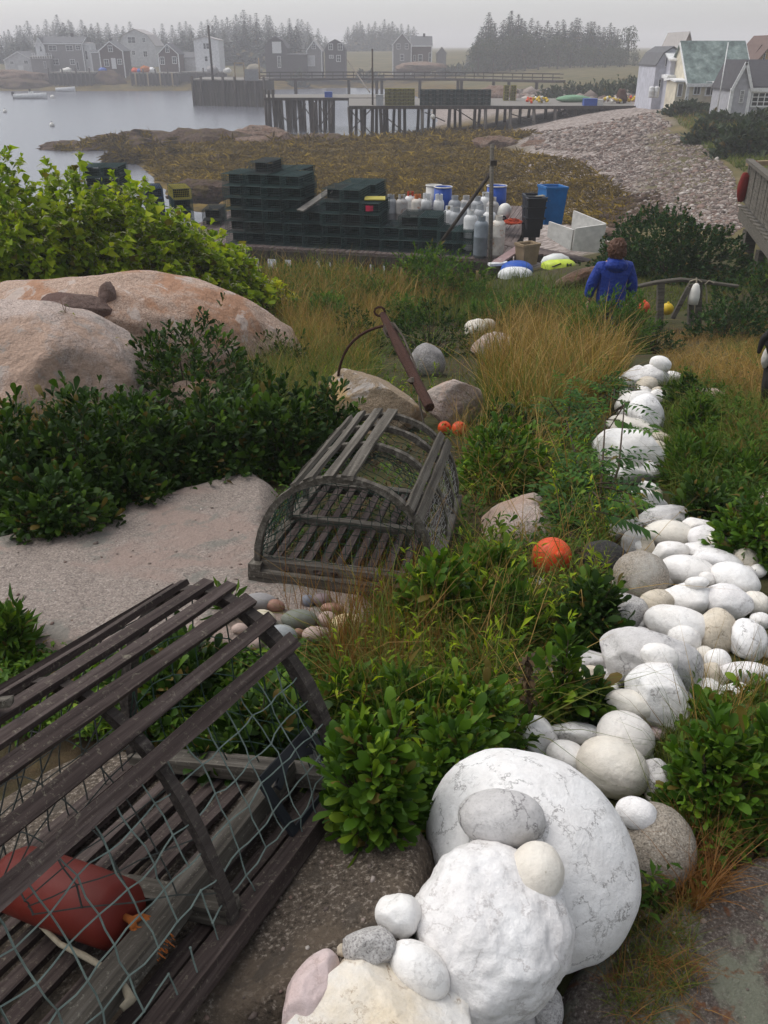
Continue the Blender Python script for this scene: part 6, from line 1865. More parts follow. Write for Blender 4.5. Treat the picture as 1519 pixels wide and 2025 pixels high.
for px in (380, 398, 442, 465, 486, 505, 522):
    t = (px - 378) / 145; x = x0 + (x1 - x0) * t; y = Yp - 5 * t
    MB().tube([(x, y - .35, -2), (x, y - .35, 4.6)], .22, 7).build('fender_pile', M['pile_wood'], pr, True)
t = (421 - 378) / 145
small('mast', 'tall dark pole on the solid pier in front of the white house', 'pole', 421, 152, 166.0, postb(8.2, .22, 'pile_wood'), z=4.0)
small('sign_board', 'blank grey sign board facing the water on the pier', 'sign', 498, 158, 162.0, lambda t: (MB().box(-1.15, 1.15, -.05, .05, -.1, 1.6).build('board', M['sign_grey'], t), MB().bar((-.7, .1, -1), (-.7, .1, 1.4), .12, .12, (0, 1, 0)).build('post', M['pile_wood'], t), MB().bar((.7, .1, -1), (.7, .1, 1.4), .12, .12, (0, 1, 0)).build('post', M['pile_wood'], t)))
small('hoist_frame', 'tan timber frame standing on the solid pier', 'frame', 475, 152, 166.5, lambda t: (MB().bar((-.8, 0, 0), (-.8, 0, 2.4), .2, .2, (0, 1, 0)).build('post', M['timber_tan'], t), MB().bar((.8, 0, 0), (.8, 0, 2.4), .2, .2, (0, 1, 0)).build('post', M['timber_tan'], t), MB().bar((-.9, 0, 2.5), (.9, 0, 2.5), .2, .2, (0, 1, 0)).build('beam', M['timber_tan'], t)), z=4.15)
small('ladder_frame', 'narrow tan timber post near the pier end', 'post', 514, 150, 166.5, postb(3.2, .14, 'timber_tan'), z=4.15)
br_ = thing('foot_bridge', 'low timber bridge with post railings crossing the inlet', 'bridge')
bp = [(515, 170.0), (700, 173.0), (900, 170.0), (1110, 158.0)]
BZ = 4.05
pts = [Vector((fx(px, Y, BZ), Y, BZ)) for px, Y in bp]
for a, b_ in zip(pts[:-1], pts[1:]):
    MB().bar(a, b_, 3.2, .35).build('deck', M['pile_wood'], br_)
    for s_ in (-1.5, 1.5):
        for z in (.55, 1.1): MB().bar(a + Vector((0, s_, z)), b_ + Vector((0, s_, z)), .10, .12).build('rail', M['pile_wood'], br_)
tot = 0
for a, b_ in zip(pts[:-1], pts[1:]):
    n = max(3, int((b_ - a).length / 1.75))
    for k in range(n):
        q = a.lerp(b_, k / n)
        MB().bar(q + Vector((0, -1.5, .1)), q + Vector((0, -1.5, 1.2)), .13, .13, (0, 1, 0)).build('rail_post', M['pile_wood'], br_)
for px in (585, 690, 745, 755, 830, 905, 912, 975, 1005, 1060):
    Y = float(np.interp(px, [b[0] for b in bp], [b[1] for b in bp]))
    x = fx(px, Y, BZ); MB().tube([(x, Y - 1, min(-.5, gz(x, Y)) - 1), (x, Y - 1, BZ - .15)], .28, 7).build('pile', M['pile_wood'], br_, True)

# ------------------------------------------------------------------ houses
def house(name, label, px0, px1, base_py, Y, eave_py, ridge_py, depth, wall, roof, front='gable', wins=(), doors=(), trim=True, z=None, gambrel=False, dormer=None, over=.25, chim=None, cat='house'):
    p = Vector(at((px0 + px1) / 2, base_py, Y)); s = float(mpp(np.array(p)))
    w = (px1 - px0) * s; he = (base_py - eave_py) * s; hr = (base_py - ridge_py) * s
    t = thing(name, label, cat, tuple(p), 0)
    zb = -2.5
    mb = MB(); x = w / 2
    if front == 'gable':
        prof = [(-x, zb), (x, zb), (x, he), (0, hr), (-x, he)] if not gambrel else [(-x, zb), (x, zb), (x, he), (x * .62, he + (hr - he) * .66), (0, hr), (-x * .62, he + (hr - he) * .66), (-x, he)]
        n = len(prof); V = [(a, 0, b_) for a, b_ in prof] + [(a, depth, b_) for a, b_ in prof]
        mb.add(V, [tuple(range(n)), tuple(range(2 * n - 1, n - 1, -1))] + [(i, i + n, (i + 1) % n + n, (i + 1) % n) for i in range(n)])
    else:
        d2 = depth / 2
        V = [(-x, 0, zb), (x, 0, zb), (x, depth, zb), (-x, depth, zb), (-x, 0, he), (x, 0, he), (x, depth, he), (-x, depth, he), (-x, d2, hr), (x, d2, hr)]
        mb.add(V, [(3, 2, 1, 0), (0, 1, 5, 4), (1, 2, 6, 9, 5), (2, 3, 7, 6), (3, 0, 4, 8, 7), (4, 5, 9, 8), (6, 7, 8, 9)])
    mb.build('wall', M[wall], t)
    th = .14
    ro = None
    if front == 'gable':
        rp = [(x + over, he - over * (hr - he) / x), (0, hr)] if not gambrel else [(x + over * .5, he - over * .5), (x * .62, he + (hr - he) * .66), (0, hr)]
        for s_ in (-1, 1):
            for (a, b_) in zip(rp[:-1], rp[1:]):
                mb = MB(); V = [(s_ * a[0], -over, a[1] + .02), (s_ * b_[0], -over, b_[1] + .02), (s_ * b_[0], depth + over, b_[1] + .02), (s_ * a[0], depth + over, a[1] + .02)]
                V += [(v[0], v[1], v[2] + th) for v in V]; Fc = [(3, 2, 1, 0), (4, 5, 6, 7), (0, 1, 5, 4), (1, 2, 6, 5), (2, 3, 7, 6), (3, 0, 4, 7)]
                mb.add(V, Fc if s_ > 0 else [f[::-1] for f in Fc]); ro = mb.build('roof', M[roof], t)
                if trim:
                    MB().bar((s_ * a[0], -over - .03, a[1] - .02), (s_ * b_[0], -over - .03, b_[1] - .02), .06, .22, (0, 0, 1)).build('bargeboard', M['trim_white'], t)
    else:
        d2 = depth / 2
        for s_ in (-1, 1):
            mb = MB(); yo = -over if s_ < 0 else depth + over; zo = he - over * (hr - he) / d2
            V = [(-x - over, yo, zo + .02), (x + over, yo, zo + .02), (x + over, d2, hr + .02), (-x - over, d2, hr + .02)]
            V += [(v[0], v[1], v[2] + th) for v in V]; Fc = [(3, 2, 1, 0), (4, 5, 6, 7), (0, 1, 5, 4), (1, 2, 6, 5), (2, 3, 7, 6), (3, 0, 4, 7)]
            mb.add(V, Fc if s_ < 0 else [f[::-1] for f in Fc]); ro = mb.build('roof', M[roof], t)
        if trim:
            MB().bar((-x - over, -over - .05, he - .16), (x + over, -over - .05, he - .16), .06, .28, (0, 0, 1)).build('fascia', M['trim_white'], t)
            for s_ in (-1, 1):
                MB().bar((s_ * (x + over + .03), -over, zo if False else he - .1), (s_ * (x + over + .03), d2, hr - .04), .06, .22, (0, 0, 1)).build('bargeboard', M['trim_white'], t)
    if trim:
        for s_ in (-1, 1):
            MB().box(s_ * x - .13, s_ * x + .13, -.05, .10, zb, he - .1).build('corner_board', M['trim_white'], t)
    if chim:
        MB().box(chim[0] - .3, chim[0] + .3, depth / 2 - .3, depth / 2 + .3, hr - .5, hr + chim[1]).build('chimney', M['shingle_dark'], t)
    def opening(px, py, wp_, hp, kind, cols_=2, rows_=2, glass='glass_pane', fr='trim_white'):
        cx = (px - (px0 + px1) / 2) * s; cz = (base_py - py) * s; ww, hh = wp_ * s, hp * s
        mb = MB(); b = min(.12, ww * .14)
        for a, c in (((-ww / 2, -hh / 2), (ww / 2, -hh / 2)), ((-ww / 2, hh / 2), (ww / 2, hh / 2))):
            mb.box(cx + a[0] - b / 2, cx + c[0] + b / 2, -.10, -.02, cz + a[1] - b / 2, cz + a[1] + b / 2)
        for sx in (-1, 1): mb.box(cx + sx * ww / 2 - b / 2, cx + sx * ww / 2 + b / 2, -.095, -.02, cz - hh / 2 + b / 2, cz + hh / 2 - b / 2)
        if kind == 'window':
            for k in range(1, cols_): mb.box(cx - ww / 2 + ww * k / cols_ - b * .25, cx - ww / 2 + ww * k / cols_ + b * .25, -.09, -.03, cz - hh / 2 + b / 2, cz + hh / 2 - b / 2)
            for k in range(1, rows_): mb.box(cx - ww / 2 + b / 2, cx + ww / 2 - b / 2, -.085, -.035, cz - hh / 2 + hh * k / rows_ - b * .25, cz - hh / 2 + hh * k / rows_ + b * .25)
            f = mb.build('window', M[fr], t)
            MB().box(cx - ww / 2 + b / 2, cx + ww / 2 - b / 2, -.03, -.004, cz - hh / 2 + b / 2, cz + hh / 2 - b / 2).build('pane', M[glass], f)
        else:
            f = mb.build('door_frame', M[fr], t)
            MB().box(cx - ww / 2 + b / 2, cx + ww / 2 - b / 2, -.05, -.004, cz - hh / 2 + b / 2, cz + hh / 2 - b / 2).build('door', M[kind], f)
    for w_ in wins: opening(w_[0], w_[1], w_[2], w_[3], 'window', *(w_[4:] if len(w_) > 4 else ()))
    for d_ in doors: opening(d_[0], d_[1], d_[2], d_[3], d_[4])
    return t
YH = 248
house('boathouse', 'low pale grey shed at the far left shore', 13, 70, 142, YH, 121, 107, 9, 'wall_pale', 'roof_grey', wins=[(27, 126, 7, 5), (55, 125, 8, 6)], doors=[(43, 137, 9, 11, 'trim_white')], cat='shed')
t = house('shore_house', 'long two storey shingled house with a white dormer end on the left shore', 90, 170, 144, YH, 92, 82, 7, 'shingle_grey', 'roof_grey', front='side', wins=[(112, 101, 15, 9), (145, 101, 13, 9), (162, 100, 9, 8), (113, 125, 14, 10), (147, 125, 9, 9)], doors=[(156, 132, 4, 14, 'glass_pane')], chim=(2.0, .9))
house('porch', 'narrow white gabled stair tower at the left end of the long house', 75, 90, 116, YH - 1, 92, 80, 4, 'wall_white', 'roof_grey', wins=[(84, 99, 4, 9)], cat='tower')
house('balcony_wing', 'dark ground floor under a white railed balcony left of the long house', 65, 103, 144, YH - 2.5, 117, 116, 4, 'shingle_grey', 'deck_grey_wood', front='side', wins=[(92, 130, 4, 12)], trim=False, cat='wing')
rl = thing('balcony_rail', 'white balcony railing on the long shore house', 'railing', tuple(Vector(at(65, 116, YH - 3.2))))
s_ = .128
for k in range(9): MB().bar((k * .6, 0, 0), (k * .6, 0, 1.2), .12, .08, (0, 1, 0)).build('baluster', M['trim_white'], rl)
for z in (.1, .7, 1.25): MB().bar((-.1, -.06, z), (4.9, -.06, z), .06, .16, (0, 1, 0)).build('rail', M['trim_white'], rl)
house('side_wing', 'white fronted right end of the long shore house', 170, 184, 135, YH + 1, 92, 91, 5, 'wall_white', 'roof_pale', front='side', wins=[(175, 112, 4, 15, 1, 2)], trim=True, cat='wing')
house('cabin', 'brown gabled cabin with bright white trim and white door', 201, 247, 139, YH - 4, 105, 89, 7, 'shingle_brown', 'roof_grey', wins=[(213, 126, 9, 12), (224, 101, 8, 11), (239, 124, 8, 9)], doors=[(227, 127, 8, 18, 'trim_white')], chim=(-.6, .7))
house('cabin_wing', 'low side wing of the brown cabin with white trim', 184, 201, 138, YH - 2, 106, 104, 6, 'shingle_grey', 'roof_grey', front='side', cat='wing')
house('large_house', 'large pale gambrel house looming in the fog above the cabins', 238, 312, 135, YH + 22, 96, 68, 11, 'wall_pale', 'roof_pale', gambrel=True, wins=[(267, 86, 15, 11), (291, 86, 6, 8), (268, 108, 6, 8), (291, 110, 8, 10)], trim=False)
house('cabin', 'small dark gabled cabin with one white attic window', 316, 355, 137, YH - 3, 110, 93, 7, 'shingle_brown', 'roof_dark', wins=[(335, 102, 7, 11), (323, 122, 8, 13), (347, 121, 8, 12)])
house('net_shed', 'long low pale shed between the dark cabin and the tall white house', 355, 388, 137, YH + 4, 117, 108, 6, 'wall_pale', 'roof_grey', front='side', trim=False, cat='shed')
house('tall_house', 'tall narrow plain white house behind the pier', 388, 436, 140, YH - 2, 87, 81, 8, 'wall_white', 'roof_pale', wins=[(409, 97, 5, 10, 1, 2), (415, 97, 6, 10, 1, 2), (410, 119, 6, 9, 1, 2)], trim=False)
house('barn', 'dark gambrel roofed barn with white upstairs doors', 526, 569, 136, 255, 100, 81, 9, 'shingle_dark', 'roof_dark', gambrel=True, wins=[(553, 124, 6, 20, 2, 3)], doors=[(545, 99, 8, 19, 'trim_white'), (554, 99, 8, 19, 'trim_white')], trim=False)
house('net_shed', 'low dark flat shed right of the gambrel barn', 569, 608, 136, 254, 112, 110, 6, 'shingle_dark', 'roof_dark', front='side', trim=False, cat='shed')
house('cabin', 'gabled cabin with pale roof and white edged gable', 608, 637, 135, 256, 104, 87, 9, 'shingle_grey', 'roof_pale', wins=[(622, 97, 7, 8)], doors=[(616, 122, 14, 18, 'wall_pale')])
house('gambrel_house', 'dark gambrel house with four small white windows', 643, 684, 137, 256, 104, 86, 8, 'shingle_dark', 'roof_dark', gambrel=True, wins=[(655, 98, 8, 10), (674, 98, 9, 11), (670, 118, 8, 11), (656, 115, 8, 5)], trim=False)
house('farmhouse', 'grey gabled farmhouse with white corner boards above the shingle', 777, 813, 127, 262, 92, 73, 9, 'shingle_grey', 'roof_grey', wins=[(788, 96, 6, 9), (804, 96, 6, 9), (795, 115, 7, 11)])
house('farmhouse_wing', 'brown side wing of the grey farmhouse with grey roof', 813, 853, 125, 262.5, 94, 79, 7, 'shingle_brown', 'roof_grey', front='side', chim=(.8, .8), wins=[(831, 116, 8, 12, 1, 2), (820, 116, 4, 10, 1, 2), (851, 115, 6, 16, 1, 2)], cat='wing')
house('outhouse', 'tiny grey shed right of the farmhouse', 864, 882, 130, 264, 108, 98, 4, 'shingle_grey', 'roof_pale', trim=False, cat='shed')
# near right group
house('lavender_house', 'narrow lavender house with a white dormer by the wharf end', 1289, 1346, 196, 90, 138, 107, 6, 'wall_lavender', 'roof_grey', gambrel=True, wins=[(1308, 131, 4, 15, 1, 2), (1300, 168, 4, 14, 1, 2), (1313, 178, 3, 20, 1, 2)], trim=False, over=.12)
house('dormer', 'white flat topped dormer on the lavender house', 1322, 1342, 160, 88.6, 124, 113, 3, 'wall_lavender', 'trim_white', front='side', trim=False, cat='dormer')
small('stove_pipe', 'black stove pipe on the lavender house roof', 'pipe', 1322, 112, 91.0, postb(.75, .10, 'tote_black'))
house('lean_to', 'lavender lean to with white corner board right of the narrow house', 1318, 1336, 196, 88.2, 157, 156, 3, 'wall_lavender', 'trim_white', front='side', trim=True, cat='annex')
for px, lab in ((1287, 'white gas cylinder at the left corner of the lavender house'), (1297, 'second white gas cylinder beside the lavender house')):
    p = Vector(at(px, 193, 87.0)); t = thing('gas_cylinder', lab, 'gas cylinder', tuple(p)); t.scale = (1.3, 1.3, .85)
    o = link('tank_body', CB, None, t); o.material_slots[0].link = 'OBJECT'; o.material_slots[0].material = M['tank_white']
house('foggy_roof_house', 'hazy pinkish house gable rising behind the lavender house', 1330, 1360, 190, 110, 120, 81, 8, 'wall_pink', 'roof_pale', trim=False)
R2 = house('cream_house', 'cream cottage with a steep mottled green shingle roof', 1357, 1478, 200, 84, 168, 98, 7, 'wall_cream', 'roof_green', front='side', wins=[(1375, 178, 13, 20, 2, 1), (1402, 178, 20, 24, 2, 1)], over=.2)
house('cottage_end', 'pinkish shingled end wall right of the cream cottage windows', 1417, 1444, 218, 82.4, 172, 171, 3, 'wall_pink', 'trim_white', front='side', trim=False, cat='wing')
house('entry_porch', 'cream entry porch with white roof edge on the cottage left side', 1334, 1356, 196, 84.5, 166, 163, 3, 'wall_cream', 'trim_white', front='side', doors=[(1342, 180, 9, 22, 'shingle_grey')], trim=False, cat='porch')
house('grey_house', 'grey shingled house with a wide white many paned window', 1441, 1476, 222, 75, 177, 134, 4.5, 'wall_grey', 'roof_dark', wins=[(1461, 194, 7, 22, 3, 3)], over=.12)
house('grey_house_wing', 'long grey wing with dark roof and a large window at the right edge', 1474, 1600, 222, 75.4, 178, 134, 6, 'wall_grey', 'roof_dark', front='side', wins=[(1500, 199, 37, 25, 3, 3), (1560, 199, 37, 25, 3, 3)], over=.15, cat='wing')
house('tan_house', 'tan house with brown gable roof at the upper right corner', 1487, 1560, 150, 100, 128, 82, 6, 'wall_tan', 'roof_brown', wins=[(1504, 118, 4, 14, 1, 2)], trim=False, over=.5)
house('tan_annex', 'small tan gable left of the brown roofed house', 1481, 1506, 150, 102, 118, 98, 5, 'wall_tan', 'roof_brown', wins=[(1489, 122, 3, 10, 1, 2)], trim=False, over=.3, cat='annex')
small('flag_pole', 'slim white flag pole in front of the cream cottage', 'pole', 1417, 226, 76.0, postb(5.0, .05, 'trim_white'))

# ------------------------------------------------------------------ quays on the far shore, boats, moorings
def quay(label, px0, px1, Y, z, npile, mats):
    t = thing('quay', label, 'quay')
    xa, xb = fx(px0, Y, z), fx(px1, Y, z)
    MB().box(xa, xb, Y, Y + 9, z - .3, z).build('deck', M['deck_grey_wood'], t)
    MB().box(xa + .3, xb - .3, Y + 1.2, Y + 8.5, -1.5, z - .3).build('crib', M['crib_weed'], t)
    for k in range(npile):
        x = xa + (xb - xa) * (k + .5) / npile
        MB().tube([(x, Y - .1, -1.5), (x, Y - .1, z + (.9 if k % 3 == 0 else 0))], .2, 6).build('pile', M[mats[k % len(mats)]], t, True)
quay('dark quay with hanging ropes under the long shore house', 92, 182, 236, 3.9, 10, ['pile_wood'])
quay('dark quay with pale piles between the cabins and the pier', 255, 352, 236, 3.8, 12, ['pile_wood', 'timber_tan', 'pile_wood'])
quay('dark stone quay below the tall white house', 350, 440, 240, 3.9, 6, ['pile_wood'])
def boat(name, label, px, py, Y, L, W_, Hh, rz, console=False):
    c = Vector((fx(px, Y, 0), Y, 0.05)); t = thing(name, label, 'boat', tuple(c), rz)
    V, Fc = [], []; nu, nv = 16, 8
    for i in range(nu + 1):
        u = i / nu; w = W_ / 2 * (math.sin(min(1, (1 - u) * 1.6 + .0) * PI / 2) ** .7) * (.88 + .12 * min(1, u * 4)); sh = Hh * (1 + .35 * u * u)
        for j in range(nv + 1):
            a = PI * j / nv; V.append(((u - .5) * L, -math.cos(a) * w * (1 - .0 * u), sh - (math.sin(a) ** .7) * (sh + .15)))
    for i in range(nu):
        for j in range(nv): Fc.append((i * (nv + 1) + j, (i + 1) * (nv + 1) + j, (i + 1) * (nv + 1) + j + 1, i * (nv + 1) + j + 1))
    Fc.append(tuple(range(nv + 1)))
    h = MB().add(V, Fc).build('hull', M['hull_white'], t, True); md = h.modifiers.new('s', 'SOLIDIFY'); md.thickness = .06
    mb = MB()
    for sgn in (-1, 1):
        mb.tube([V[i * (nv + 1) + (0 if sgn < 0 else nv)] for i in range(nu + 1)], .05, 5)
    mb.build('gunwale', M['trim_white'], t)
    for x in (-.25, .05, .25):
        MB().box(x * L - .12, x * L + .12, -W_ * .42, W_ * .42, Hh * .55, Hh * .62).build('thwart', M['deck_grey_wood'], t)
    if console:
        MB().box(-.25, .55, -.4, .4, .3, 1.25).build('console', M['hull_white'], t); MB().box(-.1, .1, -.38, .38, 1.25, 1.7).build('windscreen', M['glass_pane'], t)
        MB().box(-L / 2 - .55, -L / 2 - .05, -.22, .22, .5, 1.25).build('outboard_motor', M['engine_black'], t); MB().bar((-L / 2 - .3, 0, .6), (-L / 2 - .35, 0, -.4), .14, .2).build('motor_leg', M['engine_black'], t)
        MB().box(L * .22, L * .36, -.35, .35, Hh * .9, Hh * 1.25).build('bow_bundle', M['sign_grey'], t)
    return t
boat('motor_skiff', 'white motor skiff with black outboard moored in the harbour', 62, 194, 192, 6.3, 2.0, .75, .05, True)
boat('rowing_boat', 'small white rowing boat tied below the left quay', 131, 180, 226, 4.4, 1.5, .75, 0)
def moor(px, Y, label, r=.32):
    small('mooring_ball', label, 'buoy', px, 100, Y, lambda t: (MB().lathe([(r * math.sin(PI * k / 8) + 1e-3, -r * math.cos(PI * k / 8)) for k in range(9)], 10).build('float_body', M['buoy_white'], t, True), MB().lathe([(.06, r), (.04, r + .15)], 6).build('eye', M['pile_wood'], t)), z=.15)
moor(104, 194, 'white mooring ball just right of the motor skiff', .5); moor(10, 148, 'white mooring ball near the left edge'); moor(103, 120, 'white mooring ball in the open water above the thicket')
# gear heaps on the far quays
rgq = random.Random(21)
for px, py, mat, lab, r in ((285, 133, 'rope_orange', 'orange net heap on the quay before the foggy house', 1.25), (273, 136, 'hull_blue', 'blue barrel group beside the orange heap', .7), (264, 136, 'buoy_orange', 'red float heap at the left of the orange nets', .8), (298, 136, 'hull_white', 'white bins right of the orange heap', .9), (200, 137, 'hull_blue', 'blue plastic barrel left of the brown cabin', .9), (130, 138, 'buoy_white', 'pale buoys piled on the left quay', .9), (122, 138, 'buoy_white', 'more pale gear left of the piled buoys', .7), (418, 138, 'pebble_grey', 'grey gear heap at the foot of the white house', 1.3), (448, 138, 'buoy_white', 'pale bags on the pier right of the white house', .9), (502, 138, 'rope_tan', 'tan gear heap behind the grey sign', 1.6)):
    Yq = 238 if px < 360 else 236
    q = Vector((fx(px, Yq, 4.0), Yq + 1.5, 3.9 + r * .35)); o = lump_obj('gear_heap', tuple(q), (r * 1.1, r * .8, r * .75), mat, None, .35, 2.5, 3, .1, px); tag(o, lab, 'gear')

# ------------------------------------------------------------------ shore rocks, beach stones, weed
def shore_rock(label, px, py, w, h, Y, kind='shore_rock', **kw):
    p = Vector(at(px, py, Y)); s = float(mpp(np.array(p))); p.z = max(-.2, p.z - h * s * .15)
    V, Fc = stone_verts(5 if Y < 100 else 4, (w * s / 2, w * s * .32, h * s * .75), kw.get('lump', .26), int(px), kw.get('freq', 2.6), kw.get('ang', .85), .10)
    o = link('shore_rock', npmesh('shore_rock', V, Fc, True), M[kind], None, tuple(p)); return tag(o, label, 'rock')
for lab, px, py, w, h, Y, k in (
 ('long weed covered rock at the left tip of the point', 160, 296, 170, 24, 92, 'shore_rock'), ('rounded rock below the tip with brown weed', 250, 290, 190, 44, 93, 'shore_rock'), ('flat dark rock above the point centre', 290, 270, 180, 30, 97, 'shore_rock'),
 ('cracked red brown ledge in the middle of the point', 400, 292, 230, 54, 91, 'shore_rock'), ('bare pale ledge top at the right of the point', 515, 268, 130, 28, 95, 'shore_rock_bare'), ('reddish cleft ledge above the weed flat', 545, 292, 190, 46, 90, 'shore_rock_bare'),
 ('low weed covered rock right of the cleft ledge', 640, 285, 160, 34, 92, 'shore_rock'), ('small dome rock with yellow weed in front of the point', 265, 315, 110, 30, 80, 'shore_rock'), ('low yellow brown weed hummock below the ledges', 470, 322, 160, 26, 76, 'shore_rock'), ('weed covered boulder at the point foot', 345, 315, 110, 30, 81, 'shore_rock'),
 ('pale topped boulder on the weed flat before the wharf', 985, 285, 110, 34, 80, 'shore_rock_bare'), ('low pinkish ledge right of the pale topped boulder', 1070, 297, 150, 30, 78, 'shore_rock_bare'), ('low bank of dark rock behind the trap stacks', 400, 375, 150, 30, 52, 'shore_rock'),
 ('pink ledge on the far left shore under the grey shed', 45, 150, 110, 22, 240, 'shore_rock_bare'), ('brown weedy ledge at the far left waterline', 40, 168, 130, 26, 237, 'shore_rock'), ('brown bank between the two far quays', 215, 160, 80, 30, 240, 'shore_rock'), ('pale pebble bank below the grey farmhouse', 830, 130, 110, 14, 252, 'shore_rock_bare'), ('boulder heap where the bridge reaches the shore', 990, 182, 90, 22, 150, 'shore_rock_bare')):
    shore_rock(lab, px, py, w, h, Y, k)
_sr = []
for o in bpy.data.objects:
    if o.name.startswith('shore_rock') and o.location.y < 100:
        _sr.append(BVHTree.FromPolygons([o.location + v.co for v in o.data.vertices], [tuple(p.vertices) for p in o.data.polygons]))
def weed_on_rocks():
    q = px_samples([(90, 285), (300, 258), (520, 268), (700, 275), (720, 330), (450, 345), (200, 330)], 15000, 77); rg = np.random.default_rng(77); P, Nn = [], []
    for a, b_ in q:
        d = Vector(ray(a, b_)).normalized(); best = None
        for t in _sr:
            h = t.ray_cast(EYE, d)
            if h[0] is not None and (best is None or h[3] < best[3]): best = h
        if best is not None: P.append(best[0][:]); Nn.append(best[1][:])
    P, Nn = np.array(P), np.array(Nn)
    k = (fbm(P * .45 + 3, 3) - .02 - .24 * (P[:, 2] - .5)) > rg.uniform(-.1, .3, len(P)); P, Nn = P[k], Nn[k]; n = len(P)
    D = Nn * .5 + rg.normal(0, .5, (n, 3)) + np.array([0, -.3, -.3])
    V, Fc, kk = blades(P, D, rg.uniform(.3, 1.0, n), .22, rg, .4, 2)
    tag(foliage_obj('rockweed', [(V, Fc, kk, np.clip(.42 + .5 * fbm(P * .5, 3) + rg.normal(0, .12, n), 0, 1))], 'weed_blade'), 'brown and gold rockweed hanging on the rocks of the point', None, None, 'stuff')
weed_on_rocks()
def pebbles(name, label, poly, n, r0, r1, mat, seed, sub=1, kind='stuff'):
    q = px_samples(poly, n, seed); P = hit(q[:, 0], q[:, 1])
    rg = np.random.default_rng(seed)
    V0, F0 = ico(sub)
    s = rg.uniform(r0, r1, n) * np.exp(rg.normal(0, .35, n))
    sc_ = np.stack([s * rg.uniform(.8, 1.4, n), s * rg.uniform(.7, 1.2, n), s * rg.uniform(.45, .8, n)], -1)
    J = 1 + .22 * rg.normal(size=(n, len(V0), 1))
    a = rg.uniform(0, 2 * PI, n); ca, sa = np.cos(a)[:, None], np.sin(a)[:, None]
    W = V0[None] * J * sc_[:, None, :]
    X = W[..., 0] * ca - W[..., 1] * sa; Yv = W[..., 0] * sa + W[..., 1] * ca
    W = np.stack([X, Yv, W[..., 2]], -1) + P[:, None, :] + np.array([0, 0, .15]) * sc_[:, None, 2:3]
    Fc = (F0[None] + (np.arange(n) * len(V0))[:, None, None]).reshape(-1, 3)
    o = link(name, npmesh(name, W.reshape(-1, 3), Fc, False), M[mat]); return tag(o, label, None, None, kind)
BEACH = [(1105, 300), (1180, 262), (1240, 236), (1285, 228), (1330, 262), (1400, 290), (1450, 345), (1475, 445), (1440, 470), (1330, 440), (1240, 430), (1235, 380), (1150, 340)]
pebbles('shingle', 'pinkish grey shingle covering the upper beach', BEACH, 17000, .03, .07, 'cobble', 3)
pebbles('shingle', 'pale stones along the far wharf foot', [(1040, 262), (1150, 250), (1290, 222), (1330, 250), (1180, 300), (1060, 296)], 2600, .07, .15, 'cobble', 4)
pebbles('shingle', 'pale rock rubble under the bridge end', [(880, 196), (1000, 176), (1120, 182), (1270, 186), (1270, 200), (1060, 200), (960, 200)], 900, .25, .5, 'cobble', 5)
pebbles('shingle', 'broken dark stones at the weed edge', [(1180, 400), (1300, 380), (1330, 440), (1200, 450)], 1000, .06, .14, 'shore_rock', 6)
rgc = np.random.default_rng(31)
for k, (px, py) in enumerate(px_samples([(1150, 300), (1285, 235), (1330, 268), (1420, 320), (1465, 430), (1330, 430), (1240, 380)], 110, 12)):
    p = hit(px, py)[0]; r = rgc.uniform(.09, .18) * (1.25 if py < 290 else 1)
    V, Fc = stone_verts(2, (r * 1.25, r, r * .7), .2, k, 1.4, .5)
    o = link('beach_stone', npmesh('beach_stone', V, Fc, True), M['cobble'], None, tuple(p + np.array([0, 0, r * .2]))); o.rotation_euler = (0, 0, rgc.uniform(0, 6.28))
    tag(o, 'larger pale angular stone lying on the shingle beach', 'stone', 'larger stones on the shingle beach')
for lab, px, py, w, h in (('flat pale rock at the beach foot beside the white box', 1205, 462, 60, 24), ('cream rock right of the white box', 1192, 490, 30, 26), ('sun bleached rock at the rose bush left edge', 1250, 440, 50, 20), ('pale rock edge at the foot of the ramp', 1150, 548, 110, 30), ('pale rock above the rose bush', 1320, 432, 60, 18)):
    o = stone('rock', lab, 'rock', px, py, w, h, 0 if px != 1150 else 18, 'shore_rock_bare', sub=4, angular=.4, lump=.12)
# rockweed: drooping strap tufts over the flats
def weedbed(poly, n, L, seed, label, mat='weed_blade'):
    q = px_samples(poly, n, seed); P = hit(q[:, 0], q[:, 1]); rg = np.random.default_rng(seed)
    keep = P[:, 2] > .05; P = P[keep]; n = len(P)
    clump = fbm(P * .5, 3)
    d = P[:, 1]
    D = np.stack([rg.normal(0, .6, n), rg.normal(0, .6, n), rg.uniform(.15, .6, n)], -1)
    Lv = L * rg.uniform(.6, 1.4, n) * (.6 + .012 * d)
    V, Fc, k = blades(P, D, Lv, Lv * .2, rg, .6, 2)
    tag(foliage_obj('rockweed', [(V, Fc, k, np.clip(.45 + .6 * clump + rg.normal(0, .12, n), 0, 1))], mat), label, None, None, 'stuff')
weedbed([(130, 290), (420, 270), (700, 275), (960, 290), (1150, 320), (1250, 390), (1230, 450), (980, 440), (600, 400), (250, 350)], 36000, .32, 41, 'brown gold rockweed draped over the tidal flat')
weedbed([(520, 262), (1060, 262), (1000, 290), (540, 280)], 4000, .5, 42, 'dark rockweed under the far wharf')

